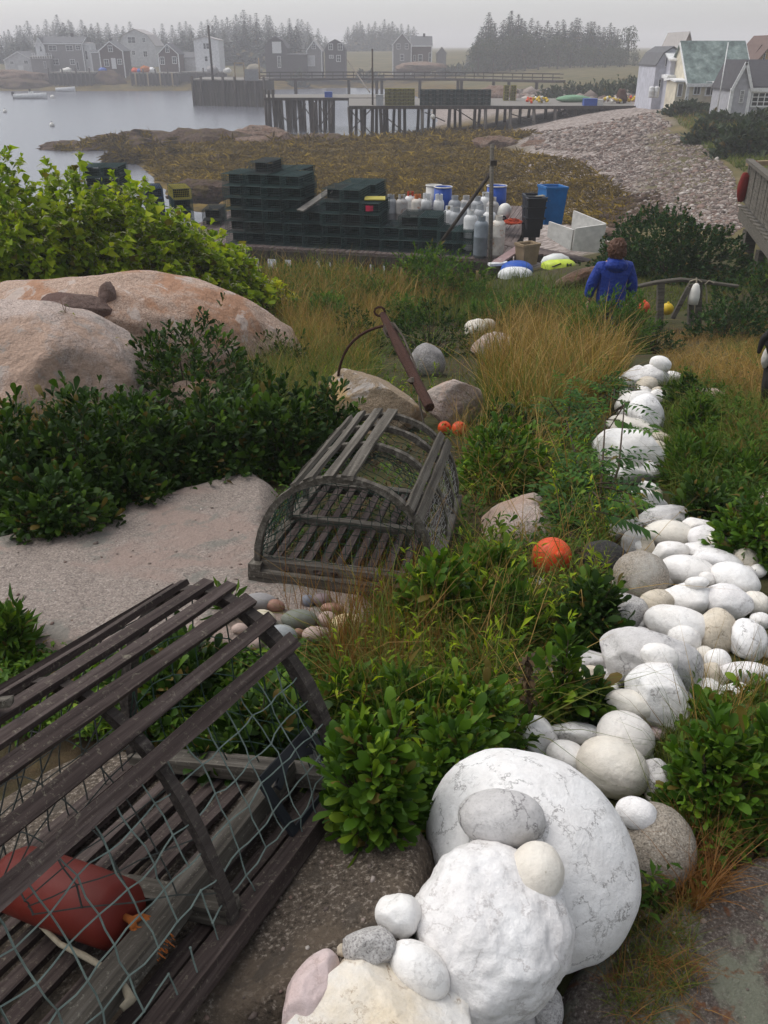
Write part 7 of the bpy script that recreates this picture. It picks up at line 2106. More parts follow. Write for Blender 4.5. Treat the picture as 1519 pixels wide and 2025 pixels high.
# ------------------------------------------------------------------ trees and far bushes
def spruce_mesh(seed, Ht=12.0, R=2.3, gaps=.2):
    rg = np.random.default_rng(seed); P, D, T, L = [], [], [], []
    n = 26
    for k in range(n):
        f = k / (n - 1); z = Ht * (.05 + .93 * f); r = R * (1 - f) ** .75 * rg.uniform(.75, 1.15) + .10
        if rg.random() < gaps * .4: r *= .5
        m = int(5 + 9 * (1 - f)); a0 = rg.uniform(0, 6.28)
        for j in range(m):
            a = a0 + 2 * PI * j / m + rg.normal(0, .2); rr = r * rg.uniform(.6, 1.15); d = np.array([math.cos(a), math.sin(a), -.18])
            tn = rg.uniform(0, 1)
            for q in range(4):
                u = (q + .6) / 4; P.append(d * rr * u + [0, 0, z + rg.normal(0, .08)]); L.append(max(.35, rr * .55)); T.append(tn)
                D.append(d + rg.normal(0, .55, 3) + [0, 0, -.1])
    P, D, T, L = np.array(P), np.array(D), np.array(T), np.array(L)
    V, Fc, k = leaves(P, D, L, L * .5, rg, .1, .25)
    me = npmesh('crown', V, Fc, False, {'tint': np.repeat(T, k)}); me.materials.append(M['spruce_needle'])
    tb = MB(); tb.tube([(0, 0, -1), (0, 0, Ht * .5), (0, 0, Ht * .97)], [.22, .13, .02], 6, False); tm = tb.mesh('trunk', True); tm.materials.append(M['bark'])
    return me, tm
SPR = [spruce_mesh(60 + k, 12, 2.9 + .5 * (k % 3), .1 + .2 * (k % 2)) for k in range(5)]
def broad_mesh(seed, Ht=9.0, R=3.6, n=900, ll=.55, mat='broad_leaf'):
    rg = np.random.default_rng(seed); c = []
    for k in range(9):
        a = rg.uniform(0, 6.28); rr = R * .6 * rg.random() ** .5; c.append([math.cos(a) * rr, math.sin(a) * rr, Ht * rg.uniform(.15, .8), R * rg.uniform(.35, .55)])
    c = np.array(c); i = rg.integers(0, 9, n); d = unit(rg.normal(size=(n, 3))); P = c[i, :3] + d * (c[i, 3] * rg.uniform(.55, 1.05, n))[:, None]
    V, Fc, k = leaves(P, d + rg.normal(0, .5, (n, 3)), ll * rg.uniform(.6, 1.3, n), ll * .6, rg, .2, .2)
    me = npmesh('crown', V, Fc, False, {'tint': np.repeat(np.clip(rg.uniform(0, 1, 9)[i] * .6 + rg.uniform(0, .4, n), 0, 1), k)}); me.materials.append(M[mat])
    tb = MB(); tb.tube([(0, 0, -1), (.1, 0, Ht * .35), (0, 0, Ht * .55)], [.28, .2, .1], 7, False)
    for k in range(5): tb.tube([(0, 0, Ht * .35), tuple(c[k, :3] * [.6, .6, .9]), tuple(c[k, :3])], [.12, .07, .03], 5, False)
    tm = tb.mesh('trunk', True); tm.materials.append(M['bark']); return me, tm
BRD = [broad_mesh(80 + k) for k in range(3)]
rgt = random.Random(77)
def tree(kind, px, base_py, top_py, Y, label, group, wide=1.0):
    me, tm = (SPR[rgt.randrange(5)] if kind == 'spruce' else BRD[rgt.randrange(3)])
    p = Vector(at(px, base_py, Y)); top = float(at(px, top_py, Y)[2]); g = gz(p.x, Y); p.z = min(p.z, max(g, 0)) if kind == 'spruce' else p.z
    p.z = max(min(p.z, g + .3), g - 1)
    hgt = top - p.z; s = hgt / (12.0 if kind == 'spruce' else 9.0 * .92)
    t = thing('spruce_tree' if kind == 'spruce' else 'leafy_tree', label, 'tree', tuple(p), rgt.uniform(0, 6.28), group); t.scale = (s * wide, s * wide, s)
    link('crown', me, None, t); link('trunk', tm, None, t)
def tops(x, prof): return float(np.interp(x, [a for a, _ in prof], [b for _, b in prof]))
P1 = [(0, 52), (60, 45), (100, 45), (130, 22), (150, 36), (170, 30), (215, 42), (260, 42), (300, 60), (350, 45), (400, 35), (430, 30), (460, 25), (490, 22), (520, 25), (545, 40), (590, 28), (620, 45), (650, 62)]
for k in range(46):
    x = 0 + k * 14.3 + rgt.uniform(-6, 6); tree('spruce', x, 128, tops(x, P1) + rgt.uniform(-6, 12), 430 + rgt.uniform(-25, 40), 'tall foggy spruce in the wood behind the left shore houses', 'spruces behind the left shore', 1.5)
for k in range(40):
    x = 0 + k * 16 + rgt.uniform(-7, 7); tree('spruce', x, 128, tops(x, P1) + 22 + rgt.uniform(-6, 12), 300 + rgt.uniform(-18, 12), 'shorter spruce at the front of the left shore wood', 'front spruces behind the left shore', 1.6)
P2 = [(690, 55), (720, 40), (750, 38), (790, 44), (825, 60)]
for k in range(18):
    x = 690 + k * 7.6 + rgt.uniform(-4, 4); tree('spruce', x, 122, tops(x, P2) + rgt.uniform(-5, 14), 430 + rgt.uniform(-10, 15), 'pale foggy spruce behind the grey farmhouse', 'spruces behind the farmhouse', 1.5)
P3 = [(940, 60), (962, 26), (985, 42), (1008, 22), (1040, 34), (1065, 42), (1100, 42), (1125, 34), (1150, 42), (1180, 42), (1215, 52), (1250, 62), (1290, 85)]
for k in range(30):
    x = 940 + k * 9.6 + rgt.uniform(-4, 4); tree('spruce', x, 130, tops(x, P3) + rgt.uniform(-4, 12), 268 + rgt.uniform(-10, 18), 'spruce in the wood beyond the right meadow', 'spruces beyond the right meadow', 1.5)
for k in range(22):
    x = 945 + k * 15.5 + rgt.uniform(-5, 5); tree('leafy', x, 134, max(72, tops(x, P3) + 34) + rgt.uniform(-10, 10), 246 + rgt.uniform(-8, 8), 'rounded leafy tree at the edge of the right wood', 'leafy trees beyond the right meadow', 1.0)
tree('leafy', 1240, 118, 54, 255, 'tallest rounded leafy tree near the wood right end', None, 1.0)
for k, (px, py, w, h, Y) in enumerate(((1095, 168, 60, 26, 128), (1140, 170, 60, 28, 125), (1185, 175, 60, 26, 122), (1240, 172, 70, 30, 120), (1270, 178, 50, 34, 112), (960, 130, 70, 22, 250), (900, 128, 60, 20, 252), (1010, 128, 80, 20, 250), (730, 128, 50, 16, 262), (590, 134, 40, 26, 246), (1215, 190, 50, 22, 112))):
    q = at(px, py, Y); shrub(('low green bush on the far bank behind the wharf', 'hazy bush at the edge of the far meadow')[Y > 200], px, py, w, h, 'broad_leaf', 'bank_bush', 'bush', 160, 4, 8.5 * float(mpp(q)), 4.0 * float(mpp(q)), ('bushes behind the far wharf', 'bushes at the far meadow')[Y > 200], (float(q[0]), Y, min(float(q[2]), gz(float(q[0]), Y) + .2)), stems=4)

# ------------------------------------------------------------------ near vegetation
def on_ledge(P):
    r = np.zeros(len(P), bool)
    for f in LEDGES:
        r |= f(P[:, 0], P[:, 1]) > H0(P[:, 0], P[:, 1]) + 0.012
    return r
_bx = []
for o in bpy.data.objects:
    if o.type == 'MESH' and o.get('category') in ('stone', 'rock') and o.name.split('.')[0] in ('stone', 'boulder', 'rock', 'pebble'):
        c = np.array(o.location); e = np.array([v.co[:] for v in o.data.vertices]); _bx.append((c, np.abs(e).max(0)))
def in_stone(P, m=0.9):
    r = np.zeros(len(P), bool)
    for c, e in _bx:
        q = (P - c) / (e * m)
        r |= (q[:, 0] ** 2 + q[:, 1] ** 2) < 1
    return r
def grass(label, poly, n, L, W, mat, seed, bend=.5, name='grass', upr=.28, seg=3, skip_ledge=True, clump=0.0):
    q = px_samples(poly, n, seed)
    rg = np.random.default_rng(seed + 1)
    if clump > 0:                                   # tussocks: draw the blades together
        c = px_samples(poly, max(8, n // 45), seed + 2); k = rg.integers(0, len(c), n)
        q = np.where(rg.uniform(0, 1, (n, 1)) < clump, c[k] + rg.normal(0, 1, (n, 2)) * np.array([9, 5]), q)
    P = hit(q[:, 0], q[:, 1])
    keep = ~in_stone(P, .8)
    if skip_ledge: keep &= ~on_ledge(P)
    P = P[keep]; n = len(P)
    P[:, 2] -= .01
    D = np.stack([rg.normal(0, upr, n), rg.normal(0, upr, n), np.ones(n)], -1)
    Lv = L * np.clip(rg.lognormal(-.2, .38, n), .3, 1.7)
    tn = np.clip(.45 + .5 * fbm(P * 2.2 + seed, 3) + rg.normal(0, .15, n), 0, 1)
    V, Fc, k = blades(P, D, Lv, W * rg.uniform(.6, 1.3, n), rg, bend, seg)
    return tag(foliage_obj(name, [(V, Fc, k, tn)], mat), label, None, None, 'stuff')
def cover(label, poly, n, ll, mat, seed, name='ground_cover', hgt=.06, w=.35):
    q = px_samples(poly, n, seed); P = hit(q[:, 0], q[:, 1]); rg = np.random.default_rng(seed)
    P = P[~on_ledge(P) & ~in_stone(P, 1.15) & ~inpoly(q[:, 0], q[:, 1], ROWPOLY)]; n = len(P)
    per = 5
    Q = np.repeat(P, per, 0); m = len(Q)
    D = np.stack([rg.normal(0, 1, m), rg.normal(0, 1, m), rg.uniform(.1, 1.1, m)], -1)
    Q = Q + np.stack([rg.normal(0, .012, m), rg.normal(0, .012, m), rg.uniform(0, hgt, m)], -1)
    Lv = ll * rg.uniform(.6, 1.3, m)
    tn = np.repeat(np.clip(.4 + .5 * fbm(P * 1.7 + seed, 3) + rg.normal(0, .15, n), 0, 1), per)
    V, Fc, k = leaves(Q, D, Lv, Lv * w, rg, .2, .2)
    return tag(foliage_obj(name, [(V, Fc, k, tn)], mat), label, None, None, 'stuff')

ROWPOLY = [(1215, 690), (1350, 690), (1345, 760), (1330, 930), (1330, 990), (1470, 1030), (1540, 1130), (1540, 1400), (1380, 1420), (1330, 1560), (1290, 1640), (1250, 1900), (900, 1900), (820, 1640), (1000, 1440), (1090, 1300), (1190, 1200), (1210, 1020), (1170, 880), (1210, 780)]
# leaf litter and low plants over all bare soil
NEAR = [(-60, 560), (560, 560), (900, 640), (1300, 610), (1560, 640), (1560, 2100), (1000, 2100), (700, 1640), (560, 1330), (-60, 1320)]
cover('low green plants and sprigs covering the soil between the rocks', NEAR, 6500, .035, 'forb_leaf', 201, hgt=.09)
cover('dead brown leaves lying on the soil between the rocks', NEAR, 5000, .035, 'curled_litter', 202, 'leaf_litter', .02)
cover('low green plants under the shrubs by the stone row', [(560, 1320), (1080, 1200), (1230, 1240), (1060, 1480), (900, 1560), (720, 1640), (600, 1560)], 4200, .034, 'forb_leaf', 203, hgt=.07)
cover('green leaves inside and beside the nearest trap', [(-40, 1240), (420, 1200), (620, 1300), (680, 1560), (560, 1570), (330, 1480), (0, 1460)], 2600, .034, 'bayberry_bright_leaf', 204, hgt=.08)

# shrubs: label, px, py(base), w, h, material, tips, per, leaf length, leaf width
for (lab, px, py, w, h, mt, tips, per, ll, lw) in (
 ('dark bayberry bush growing against the long rust stained boulder', 372, 812, 265, 205, 'bayberry_leaf', 420, 9, .055, .019),
 ('dark bayberry bush at the left edge of the shaded band', 40, 1012, 230, 205, 'bayberry_leaf', 420, 8, .05, .018),
 ('dark bayberry bush second from the left in the shaded band', 175, 995, 240, 225, 'bayberry_leaf', 460, 8, .05, .018),
 ('dark bayberry bush in the middle of the shaded band', 300, 963, 210, 205, 'bayberry_leaf', 420, 8, .05, .018),
 ('dark bayberry bush right of the low brown rock', 432, 938, 220, 190, 'bayberry_leaf', 420, 8, .05, .018),
 ('dark bayberry bush just left of the farther trap', 560, 930, 190, 190, 'bayberry_leaf', 380, 8, .05, .018),
 ('dark bayberry bush behind the farther trap left corner', 655, 905, 150, 170, 'bayberry_leaf', 300, 8, .05, .018),
 ('low dark bush at the front of the shaded band left part', 105, 1036, 190, 120, 'bayberry_leaf', 300, 8, .045, .017),
 ('low dark bush at the front of the shaded band middle', 250, 1000, 200, 125, 'bayberry_leaf', 320, 8, .045, .017),
 ('low dark bush at the front of the shaded band right part', 385, 952, 190, 115, 'bayberry_leaf', 300, 8, .045, .017),
 ('dark bush filling the gap above the shaded band', 240, 885, 200, 110, 'bayberry_leaf', 320, 8, .045, .017),
 ('dark bush under the low brown rock', 470, 865, 180, 100, 'bayberry_leaf', 300, 8, .045, .017),
 ('small tufted bush before the pale boulder at the left edge', 42, 800, 100, 90, 'bayberry_bright_leaf', 160, 8, .05, .015),
 ('small leafy bush under the dry flower stalks', 180, 815, 110, 100, 'bayberry_leaf', 170, 8, .05, .016),
 ('low bush at the right end of the long boulder', 560, 735, 120, 90, 'bayberry_leaf', 200, 7, .05, .016),
 ('olive bush left of the anchor stock', 500, 800, 130, 100, 'bayberry_leaf', 200, 7, .05, .016),
 ('glossy bush behind the round grey stone', 850, 700, 175, 120, 'bayberry_leaf', 380, 8, .05, .017),
 ('green bush left of the anchor top', 700, 690, 120, 90, 'bayberry_leaf', 230, 7, .05, .016),
 ('little bright bush between anchor and pink boulder', 893, 822, 62, 56, 'bayberry_bright_leaf', 80, 8, .05, .016),
 ('bush between the farther trap and the rowan', 985, 960, 170, 130, 'bayberry_bright_leaf', 300, 8, .045, .015),
 ('low bush behind the flat pink ledge', 1010, 880, 130, 90, 'bayberry_leaf', 220, 7, .045, .015),
 ('glossy bush in front of the farther trap right corner', 868, 1260, 170, 170, 'bayberry_bright_leaf', 300, 9, .052, .017),
 ('glossy bush left of the orange ball buoy', 970, 1190, 110, 130, 'bayberry_bright_leaf', 230, 8, .05, .016),
 ('dark bush below the dark rock', 1165, 1262, 130, 120, 'bayberry_leaf', 260, 8, .045, .015),
 ('forb bush with narrow leaves below the orange ball', 1010, 1280, 150, 120, 'forb_leaf', 240, 8, .05, .012),
 ('broad leaved bush nearest the trap vent corner', 745, 1625, 170, 190, 'bayberry_bright_leaf', 260, 8, .041, .015),
 ('broad leaved bush left of the largest white boulder', 880, 1600, 200, 190, 'bayberry_bright_leaf', 300, 8, .041, .015),
 ('upright broad leaved bush in the middle of the hollow', 925, 1500, 210, 170, 'bayberry_bright_leaf', 320, 8, .041, .014),
 ('narrow leaved green bush beside the rust coloured stalks', 800, 1480, 170, 150, 'forb_leaf', 260, 9, .05, .011),
 ('narrow leaved bush at the trap bow end', 690, 1450, 130, 130, 'forb_leaf', 220, 8, .05, .012),
 ('upright bayberry sprig by the low ledge stones', 1105, 1425, 80, 140, 'bayberry_bright_leaf', 80, 10, .058, .020),
 ('bayberry sprig in front of the smooth oval stone', 1172, 1432, 80, 90, 'bayberry_leaf', 55, 9, .055, .020),
 ('bright bayberry bush right of the spotted boulder', 1392, 1625, 165, 175, 'bayberry_bright_leaf', 290, 8, .043, .015),
 ('bright bayberry bush at the right edge beside the stone row', 1495, 1600, 150, 160, 'bayberry_bright_leaf', 280, 8, .043, .015),
 ('small bayberry sprig under the wedge stone', 1400, 1470, 100, 80, 'bayberry_bright_leaf', 80, 9, .052, .018),
 ('bushy green growth inside the nearest trap', 520, 1525, 230, 130, 'bayberry_leaf', 210, 8, .055, .020),
 ('leafy sprigs rising through the trap laths', 330, 1400, 220, 120, 'bayberry_leaf', 190, 8, .052, .018),
 ('light green seedling at the left edge on the ledge', 30, 1305, 100, 125, 'forb_leaf', 80, 9, .055, .014),
 ('light green sprig behind the nearest trap roof', 452, 1215, 50, 60, 'forb_leaf', 30, 8, .045, .012),
 ('bayberry bush right of the bluish grey stone', 1470, 1105, 140, 110, 'bayberry_bright_leaf', 220, 9, .045, .016),
 ('bayberry bush above the long white oval', 1385, 1035, 100, 80, 'bayberry_leaf', 160, 8, .045, .015),
 ('forb bush along the right side of the row', 1365, 960, 120, 110, 'forb_leaf', 280, 8, .05, .012),
 ('ferny green bush right of the beige stones', 1375, 870, 90, 90, 'forb_leaf', 260, 8, .05, .012),
 ('small bush at the right of the row far end', 1355, 805, 80, 62, 'bayberry_leaf', 150, 8, .05, .015),
 ('green bush at the right edge above the ledge', 1480, 960, 130, 90, 'forb_leaf', 240, 8, .05, .012),
 ('dark bush behind the row end cap', 1290, 700, 110, 70, 'rose_leaf', 200, 8, .055, .02),
 ('green plant clump left of the row far end', 1205, 770, 70, 70, 'fern_leaf', 120, 8, .06, .015),
 ('goldenrod clump beyond the row end', 1225, 655, 130, 70, 'fern_leaf', 220, 8, .08, .018),
 ('dark beach rose bush at the foot of the fence', 1432, 665, 150, 85, 'rose_leaf', 300, 8, .06, .03),
 ('dark beach rose bush under the wooden deck', 1470, 640, 170, 110, 'rose_leaf', 380, 8, .06, .03),
 ('leafy bush at the deck posts', 1510, 575, 90, 70, 'bayberry_bright_leaf', 180, 7, .07, .03),
):
    shrub(lab, px, py, w, h, mt, 'forb' if mt in ('forb_leaf', 'fern_leaf') else ('rose_bush' if mt == 'rose_leaf' else 'bayberry_bush'), 'bush', tips, per, ll, lw, 'shrubs between the rocks')
shrub('large rounded beach rose bush beyond the person', 1322, 540, 245, 125, 'rose_leaf', 'rose_bush', 'bush', 1900, 9, .075, .045)
shrub('small green bush left of the big beach rose', 1225, 520, 80, 50, 'rose_leaf', 'rose_bush', 'bush', 200, 7, .08, .05)
shrub('feathery green bush in front of the trap wharf', 860, 582, 190, 105, 'bayberry_bright_leaf', 'wharf_bush', 'bush', 620, 8, .09, .028)
shrub('smaller bush left of the feathery wharf bush', 735, 600, 110, 50, 'forb_leaf', 'wharf_bush', 'bush', 200, 8, .09, .025)
shrub('dark clipped looking bush before the cream cottage', 1362, 226, 110, 26, 'broad_leaf', 'cottage_bush', 'bush', 420, 6, .38, .2)
shrub('wide dark bush on the bank below the grey house', 1395, 282, 75, 44, 'broad_leaf', 'bank_bush', 'bush', 320, 6, .34, .18)
shrub('largest dark bush on the bank at the right edge', 1470, 306, 110, 66, 'broad_leaf', 'bank_bush', 'bush', 480, 6, .34, .18)
shrub('low dark bush at the grey house corner', 1430, 245, 80, 26, 'broad_leaf', 'bank_bush', 'bush', 220, 6, .34, .18)
shrub('low olive bush along the right bank', 1505, 250, 80, 34, 'broad_leaf', 'bank_bush', 'bush', 220, 6, .34, .18)
for k, (px, py, w, h) in enumerate(((960, 640, 90, 60), (1010, 630, 100, 70), (1065, 625, 110, 75), (1125, 640, 110, 70), (940, 600, 80, 50), (800, 640, 90, 60), (650, 640, 100, 70), (1165, 660, 80, 60))):
    shrub('bright feathery fern clump, %s from the wharf bush' % NTH[k], px, py, w, h, 'fern_leaf', 'fern', 'fern', 210, 11, .085, .016, 'fern clumps before the wharf', droop=.25, lean=1.1)

# knotweed thicket
KG = 'knotweed clumps behind the long boulder'
for (lab, px, py, w, h, mt, tips) in (
 ('yellow green knotweed clump at the far left', 30, 605, 300, 300, 'knotweed_leaf', 950), ('tall knotweed clump left of the blue trap', 160, 600, 260, 275, 'knotweed_leaf', 900), ('knotweed clump below the blue trap', 275, 600, 230, 218, 'knotweed_leaf', 800),
 ('knotweed clump below the yellow trap', 372, 600, 210, 172, 'knotweed_leaf', 700), ('low knotweed clump at the stage end', 455, 604, 170, 125, 'knotweed_leaf', 520), ('yellowest knotweed clump behind the pale boulder', 105, 592, 200, 150, 'knotweed_yellow_leaf', 520), ('last bright knotweed clump at the right tail', 508, 606, 120, 66, 'knotweed_yellow_leaf', 260)):
    t = shrub(lab, px, py, w, h, mt, 'knotweed', 'knotweed', tips, 7, .125, .085, KG, droop=.35, lean=.5, fold=.15)
    rg = np.random.default_rng(int(px))
    fol = t.children[0].data
    n = tips
    co = np.zeros(len(fol.vertices) * 3, np.float32); fol.vertices.foreach_get('co', co); co = co.reshape(-1, 3)
    cand = co[::5]; cand = cand[cand[:, 2] > np.quantile(cand[:, 2], .55)]
    T = cand[rg.integers(0, len(cand), n)]
    Q = np.repeat(T, 3, 0); m = len(Q)
    D = np.stack([rg.normal(0, .7, m), rg.normal(0, .7, m), rg.uniform(.1, 1, m)], -1)
    V, Fc, k = leaves(Q, D, rg.uniform(.06, .16, m), .022, rg, .1, .35)
    foliage_obj('flower_spikes', [(V, Fc, k, np.repeat(rg.uniform(0, 1, n), 3))], 'knotweed_bloom', t)['kind'] = 'stuff'

CLEAR = [[(1035, 1055), (1150, 1055), (1150, 1260), (1035, 1260)], [(440, 1150), (760, 1150), (760, 1400), (440, 1360)], [(860, 720), (960, 720), (960, 880), (860, 880)]]
def clear_(q):
    r = np.zeros(len(q), bool)
    for c in CLEAR: r |= inpoly(q[:, 0], q[:, 1], c)
    return r
def sprigs(label, poly, n, hgt, ll, lw, mat, seed, per=11, name='ground_cover', rnd=False):
    q = px_samples(poly, n, seed); P = hit(q[:, 0], q[:, 1]); rg = np.random.default_rng(seed)
    P = P[~on_ledge(P) & ~in_stone(P, 1.1) & ~inpoly(q[:, 0], q[:, 1], ROWPOLY) & ~clear_(q)]; n = len(P)
    up = unit(np.stack([rg.normal(0, .28, n), rg.normal(0, .28, n), np.ones(n)], -1)); h = hgt * rg.uniform(.4, 1.2, n)
    u = rg.uniform(.15, 1, (n, per)); Q = (P[:, None] + up[:, None] * (h[:, None] * u)[..., None]).reshape(-1, 3)
    A = np.repeat(up, per, 0); rd = unit(rg.normal(0, 1, (n * per, 3))); D = A * (.35 + .5 * u.reshape(-1, 1)) + rd * .8
    Lv = ll * np.clip(rg.lognormal(-.1, .35, n * per), .4, 1.8) * (1.15 - .45 * u.reshape(-1))
    tn = np.repeat(np.clip(.42 + .5 * fbm(P * 1.3 + seed, 3) + rg.normal(0, .16, n), 0, 1), per)
    V, Fc, k = (leaves_round if rnd else leaves)(Q, D, Lv, Lv * lw / ll, rg, .2, .2)
    return tag(foliage_obj(name, [(V, Fc, k, tn)], mat), label, None, None, 'stuff')
MID = [(600, 600), (930, 580), (1160, 620), (1230, 700), (1220, 800), (1170, 900), (1220, 1050), (1200, 1250), (1080, 1300), (1060, 1460), (900, 1540), (700, 1560), (640, 1300), (840, 1180), (960, 1080), (940, 900), (760, 780), (640, 860), (520, 860), (480, 720)]
sprigs('mixed leafy weeds filling the ground between the shrubs', MID, 2000, .17, .042, .011, 'forb_leaf', 401)
sprigs('bright bayberry shoots scattered between the shrubs', MID, 500, .16, .045, .016, 'bayberry_bright_leaf', 402, 10, 'ground_cover', True)
sprigs('pale yellow green weeds among the shrubs', MID, 700, .24, .045, .010, 'knotweed_leaf', 403)
sprigs('leafy weeds right of the stone row', [(1320, 740), (1400, 770), (1560, 900), (1560, 1120), (1480, 1090), (1330, 990), (1310, 850)], 1300, .18, .05, .012, 'forb_leaf', 404)
sprigs('bayberry shoots at the lower right edge', [(1300, 1480), (1390, 1410), (1560, 1400), (1560, 1650), (1380, 1670), (1320, 1600)], 300, .13, .045, .016, 'bayberry_bright_leaf', 405, 10, 'ground_cover', True)
sprigs('dark shoots in the shaded band', [(-40, 880), (240, 800), (500, 780), (620, 860), (600, 940), (420, 950), (200, 1000), (-40, 1060)], 1500, .2, .045, .016, 'bayberry_leaf', 406, 12, 'ground_cover', True)
for k_, (xx, yy, hh_, lab_) in enumerate(((2.95, 11.35, .95, 'feathery green plant in front of the person left leg'), (3.35, 11.45, .85, 'feathery green plant in front of the person right leg'), (2.6, 11.0, .7, 'feathery green plant left of the person'))):
    shrub(lab_, 1200, 690, 95, 100, 'fern_leaf', 'forb', 'bush', 300, 9, .075, .016, 'plants in front of the person', (xx, yy, gz(xx, yy)), height_m=hh_, seed=70 + k_, lean=1.0)
sprigs('weeds along the crest before the trap wharf', [(430, 560), (700, 545), (780, 590), (600, 640), (520, 620)], 900, .32, .09, .025, 'forb_leaf', 408)
# rowan: stems with pinnate leaves beside the row
def rowan(label, px, py, stems_, seed, flen=.26, ll=.058, lw=.019, name='rowan_sapling', mat='rowan_leaf', npairs=6, fronds=()):
    rg = np.random.default_rng(seed); B = np.array(hit1(px, py)); t = thing(name, label, 'sapling', tuple(B), 0, None)
    tips = []; mb = MB(); ends = []
    for (tx, ty, tY, nl) in stems_:
        top = np.array(at(tx, ty, tY)) - B
        b0 = np.zeros(3)
        mid = top * .5 + rg.normal(0, .02, 3); ends.append(top)
        mb.tube([tuple(b0), tuple(mid), tuple(top)], [.008, .006, .003], 5, False)
        for k in range(nl):
            u = .25 + .75 * (k / max(1, nl - 1)); c = b0 + (top - b0) * u
            a = rg.uniform(0, 2 * PI); tips.append((c, (math.cos(a), math.sin(a), rg.uniform(.25, .9))))
    V, Fc, k, T = pinnate(B, tips, rg, npairs, ll, lw, flen)
    for (fx_, fy_, ln_, an_) in fronds:
        g = hit1(fx_ + 40, fy_ + 25); p0_ = np.array(at(fx_, fy_, g.y - .30)); sz = float(mpp(p0_)) * ln_
        v2, f2, k, t2 = pinnate(B, [(p0_ - B, (math.cos(an_), -.15, math.sin(an_)))], rg, 9, sz * .38, sz * .12, sz, .22)
        Fc = np.concatenate([Fc, f2 + len(V)]); V = np.concatenate([V, v2]); T = np.concatenate([T, t2]); q0 = min(ends, key=lambda e: np.linalg.norm(e - (p0_ - B))); mb.tube([tuple(q0), tuple(p0_ - B), tuple(p0_ - B + np.array([math.cos(an_) * sz * .5, -.075 * sz, math.sin(an_) * sz * .5 - .05 * sz]))], [.005, .004, .002], 4, False)
    foliage_obj('foliage', [(V, Fc, k, T)], mat, t); mb.build('stem', M['stem'], t)
    return t
rowan('rowan sapling with feathered leaves arching over the stone row', 1180, 1060, [(1197, 830, 4.15, 9), (1150, 900, 4.0, 8), (1120, 830, 4.3, 8), (1215, 930, 3.9, 7), (1160, 960, 3.75, 8), (1235, 800, 4.4, 4)], 1, fronds=((1196, 905, 105, .1), (1190, 955, 110, .12), (1205, 965, 90, -.15), (1200, 830, 100, .12), (1215, 812, 75, .45), (1190, 870, 60, .5), (1185, 985, 95, .0), (1175, 1010, 100, -.1)))
rowan('denser rowan sapling behind the orange ball buoy', 1135, 1080, [(1100, 950, 3.7, 9), (1150, 1000, 3.5, 9), (1175, 1010, 3.5, 8), (1090, 1000, 3.6, 8), (1130, 930, 3.8, 8), (1190, 980, 3.55, 7)], 2)
rowan('rowan sapling in front of the tall dry grass', 1120, 880, [(1085, 790, 4.9, 8), (1130, 770, 5.0, 9), (1170, 800, 4.8, 8), (1110, 830, 4.6, 8), (1200, 780, 5.0, 6)], 3)
rowan('rowan sapling at the left foot of the row far end', 1195, 800, [(1190, 745, 6.2, 8), (1230, 760, 6.1, 8), (1215, 770, 6.0, 7), (1175, 770, 6.1, 7)], 4, fronds=((1195, 775, 80, .1), (1180, 765, 70, .5), (1215, 790, 60, -.1)))
rowan('fern like sapling low beside the white pebble', 1000, 1180, [(975, 1110, 3.0, 6), (1020, 1120, 3.0, 6), (1045, 1150, 2.9, 5)], 5, .18, .035, .012)
# dry flower stalks in front of the pale boulder
for k, (px, py, tx, ty, lab) in enumerate(((75, 790, 22, 640, 'dry bare flower stalk nearest the left edge'), (110, 800, 62, 620, 'forked dry flower stalk second from the left'), (150, 800, 128, 600, 'tall thin dry stalk before the pale boulder'), (160, 770, 205, 630, 'leaning dry stalk with yellow leaves'), (215, 800, 250, 680, 'rightmost dry stalk by the dark bush'))):
    B = hit1(px, py); top = Vector(at(tx, ty, B.y)) - B; t = thing('dry_stalk', lab, 'stalk', tuple(B), 0, 'dry stalks before the pale boulder')
    mb = MB(); mb.tube([(0, 0, 0), top * .5 + Vector((.01, 0, 0)), top], [.006, .005, .002], 5, False)
    rgk = random.Random(k)
    for j in range(5):
        u = .45 + .11 * j; c = top * u; mb.tube([c, c + Vector((rgk.uniform(-.12, .12), rgk.uniform(-.05, .05), rgk.uniform(.05, .14)))], [.003, .0015], 4, False)
    mb.build('stem', M['dry_stem'], t)
    rg = np.random.default_rng(k); n = 26; Pn = np.array([tuple(top * rg.uniform(.4, 1)) for _ in range(n)]) + rg.normal(0, .03, (n, 3))
    V, Fc, kk = leaves(Pn, rg.normal(0, 1, (n, 3)), .05, .012, rg, .1, .4); foliage_obj('leaf', [(V, Fc, kk, rg.uniform(.4, 1, n))], 'knotweed_yellow_leaf' if k == 3 else 'grass_blade', t)
# dark seed head by the low ledge
B = hit1(1050, 1470); top = Vector(at(1043, 1300, B.y - .05)) - B
t = thing('seed_stalk', 'dark withered seed stalk standing by the low ledge', 'stalk', tuple(B)); mb = MB(); mb.tube([(0, 0, 0), top * .5, top], [.005, .004, .002], 5, False); mb.build('stem', M['stem'], t)
rg = np.random.default_rng(5); n = 130; u = rg.uniform(.5, 1, n); V, Fc, k = leaves(np.array(top)[None] * u[:, None] + rg.normal(0, .006, (n, 3)), rg.normal(0, 1, (n, 3)), .022, .012, rg, .2, .3); foliage_obj('seed_head', [(V, Fc, k, rg.uniform(0, .3, n))], 'curled_litter', t)

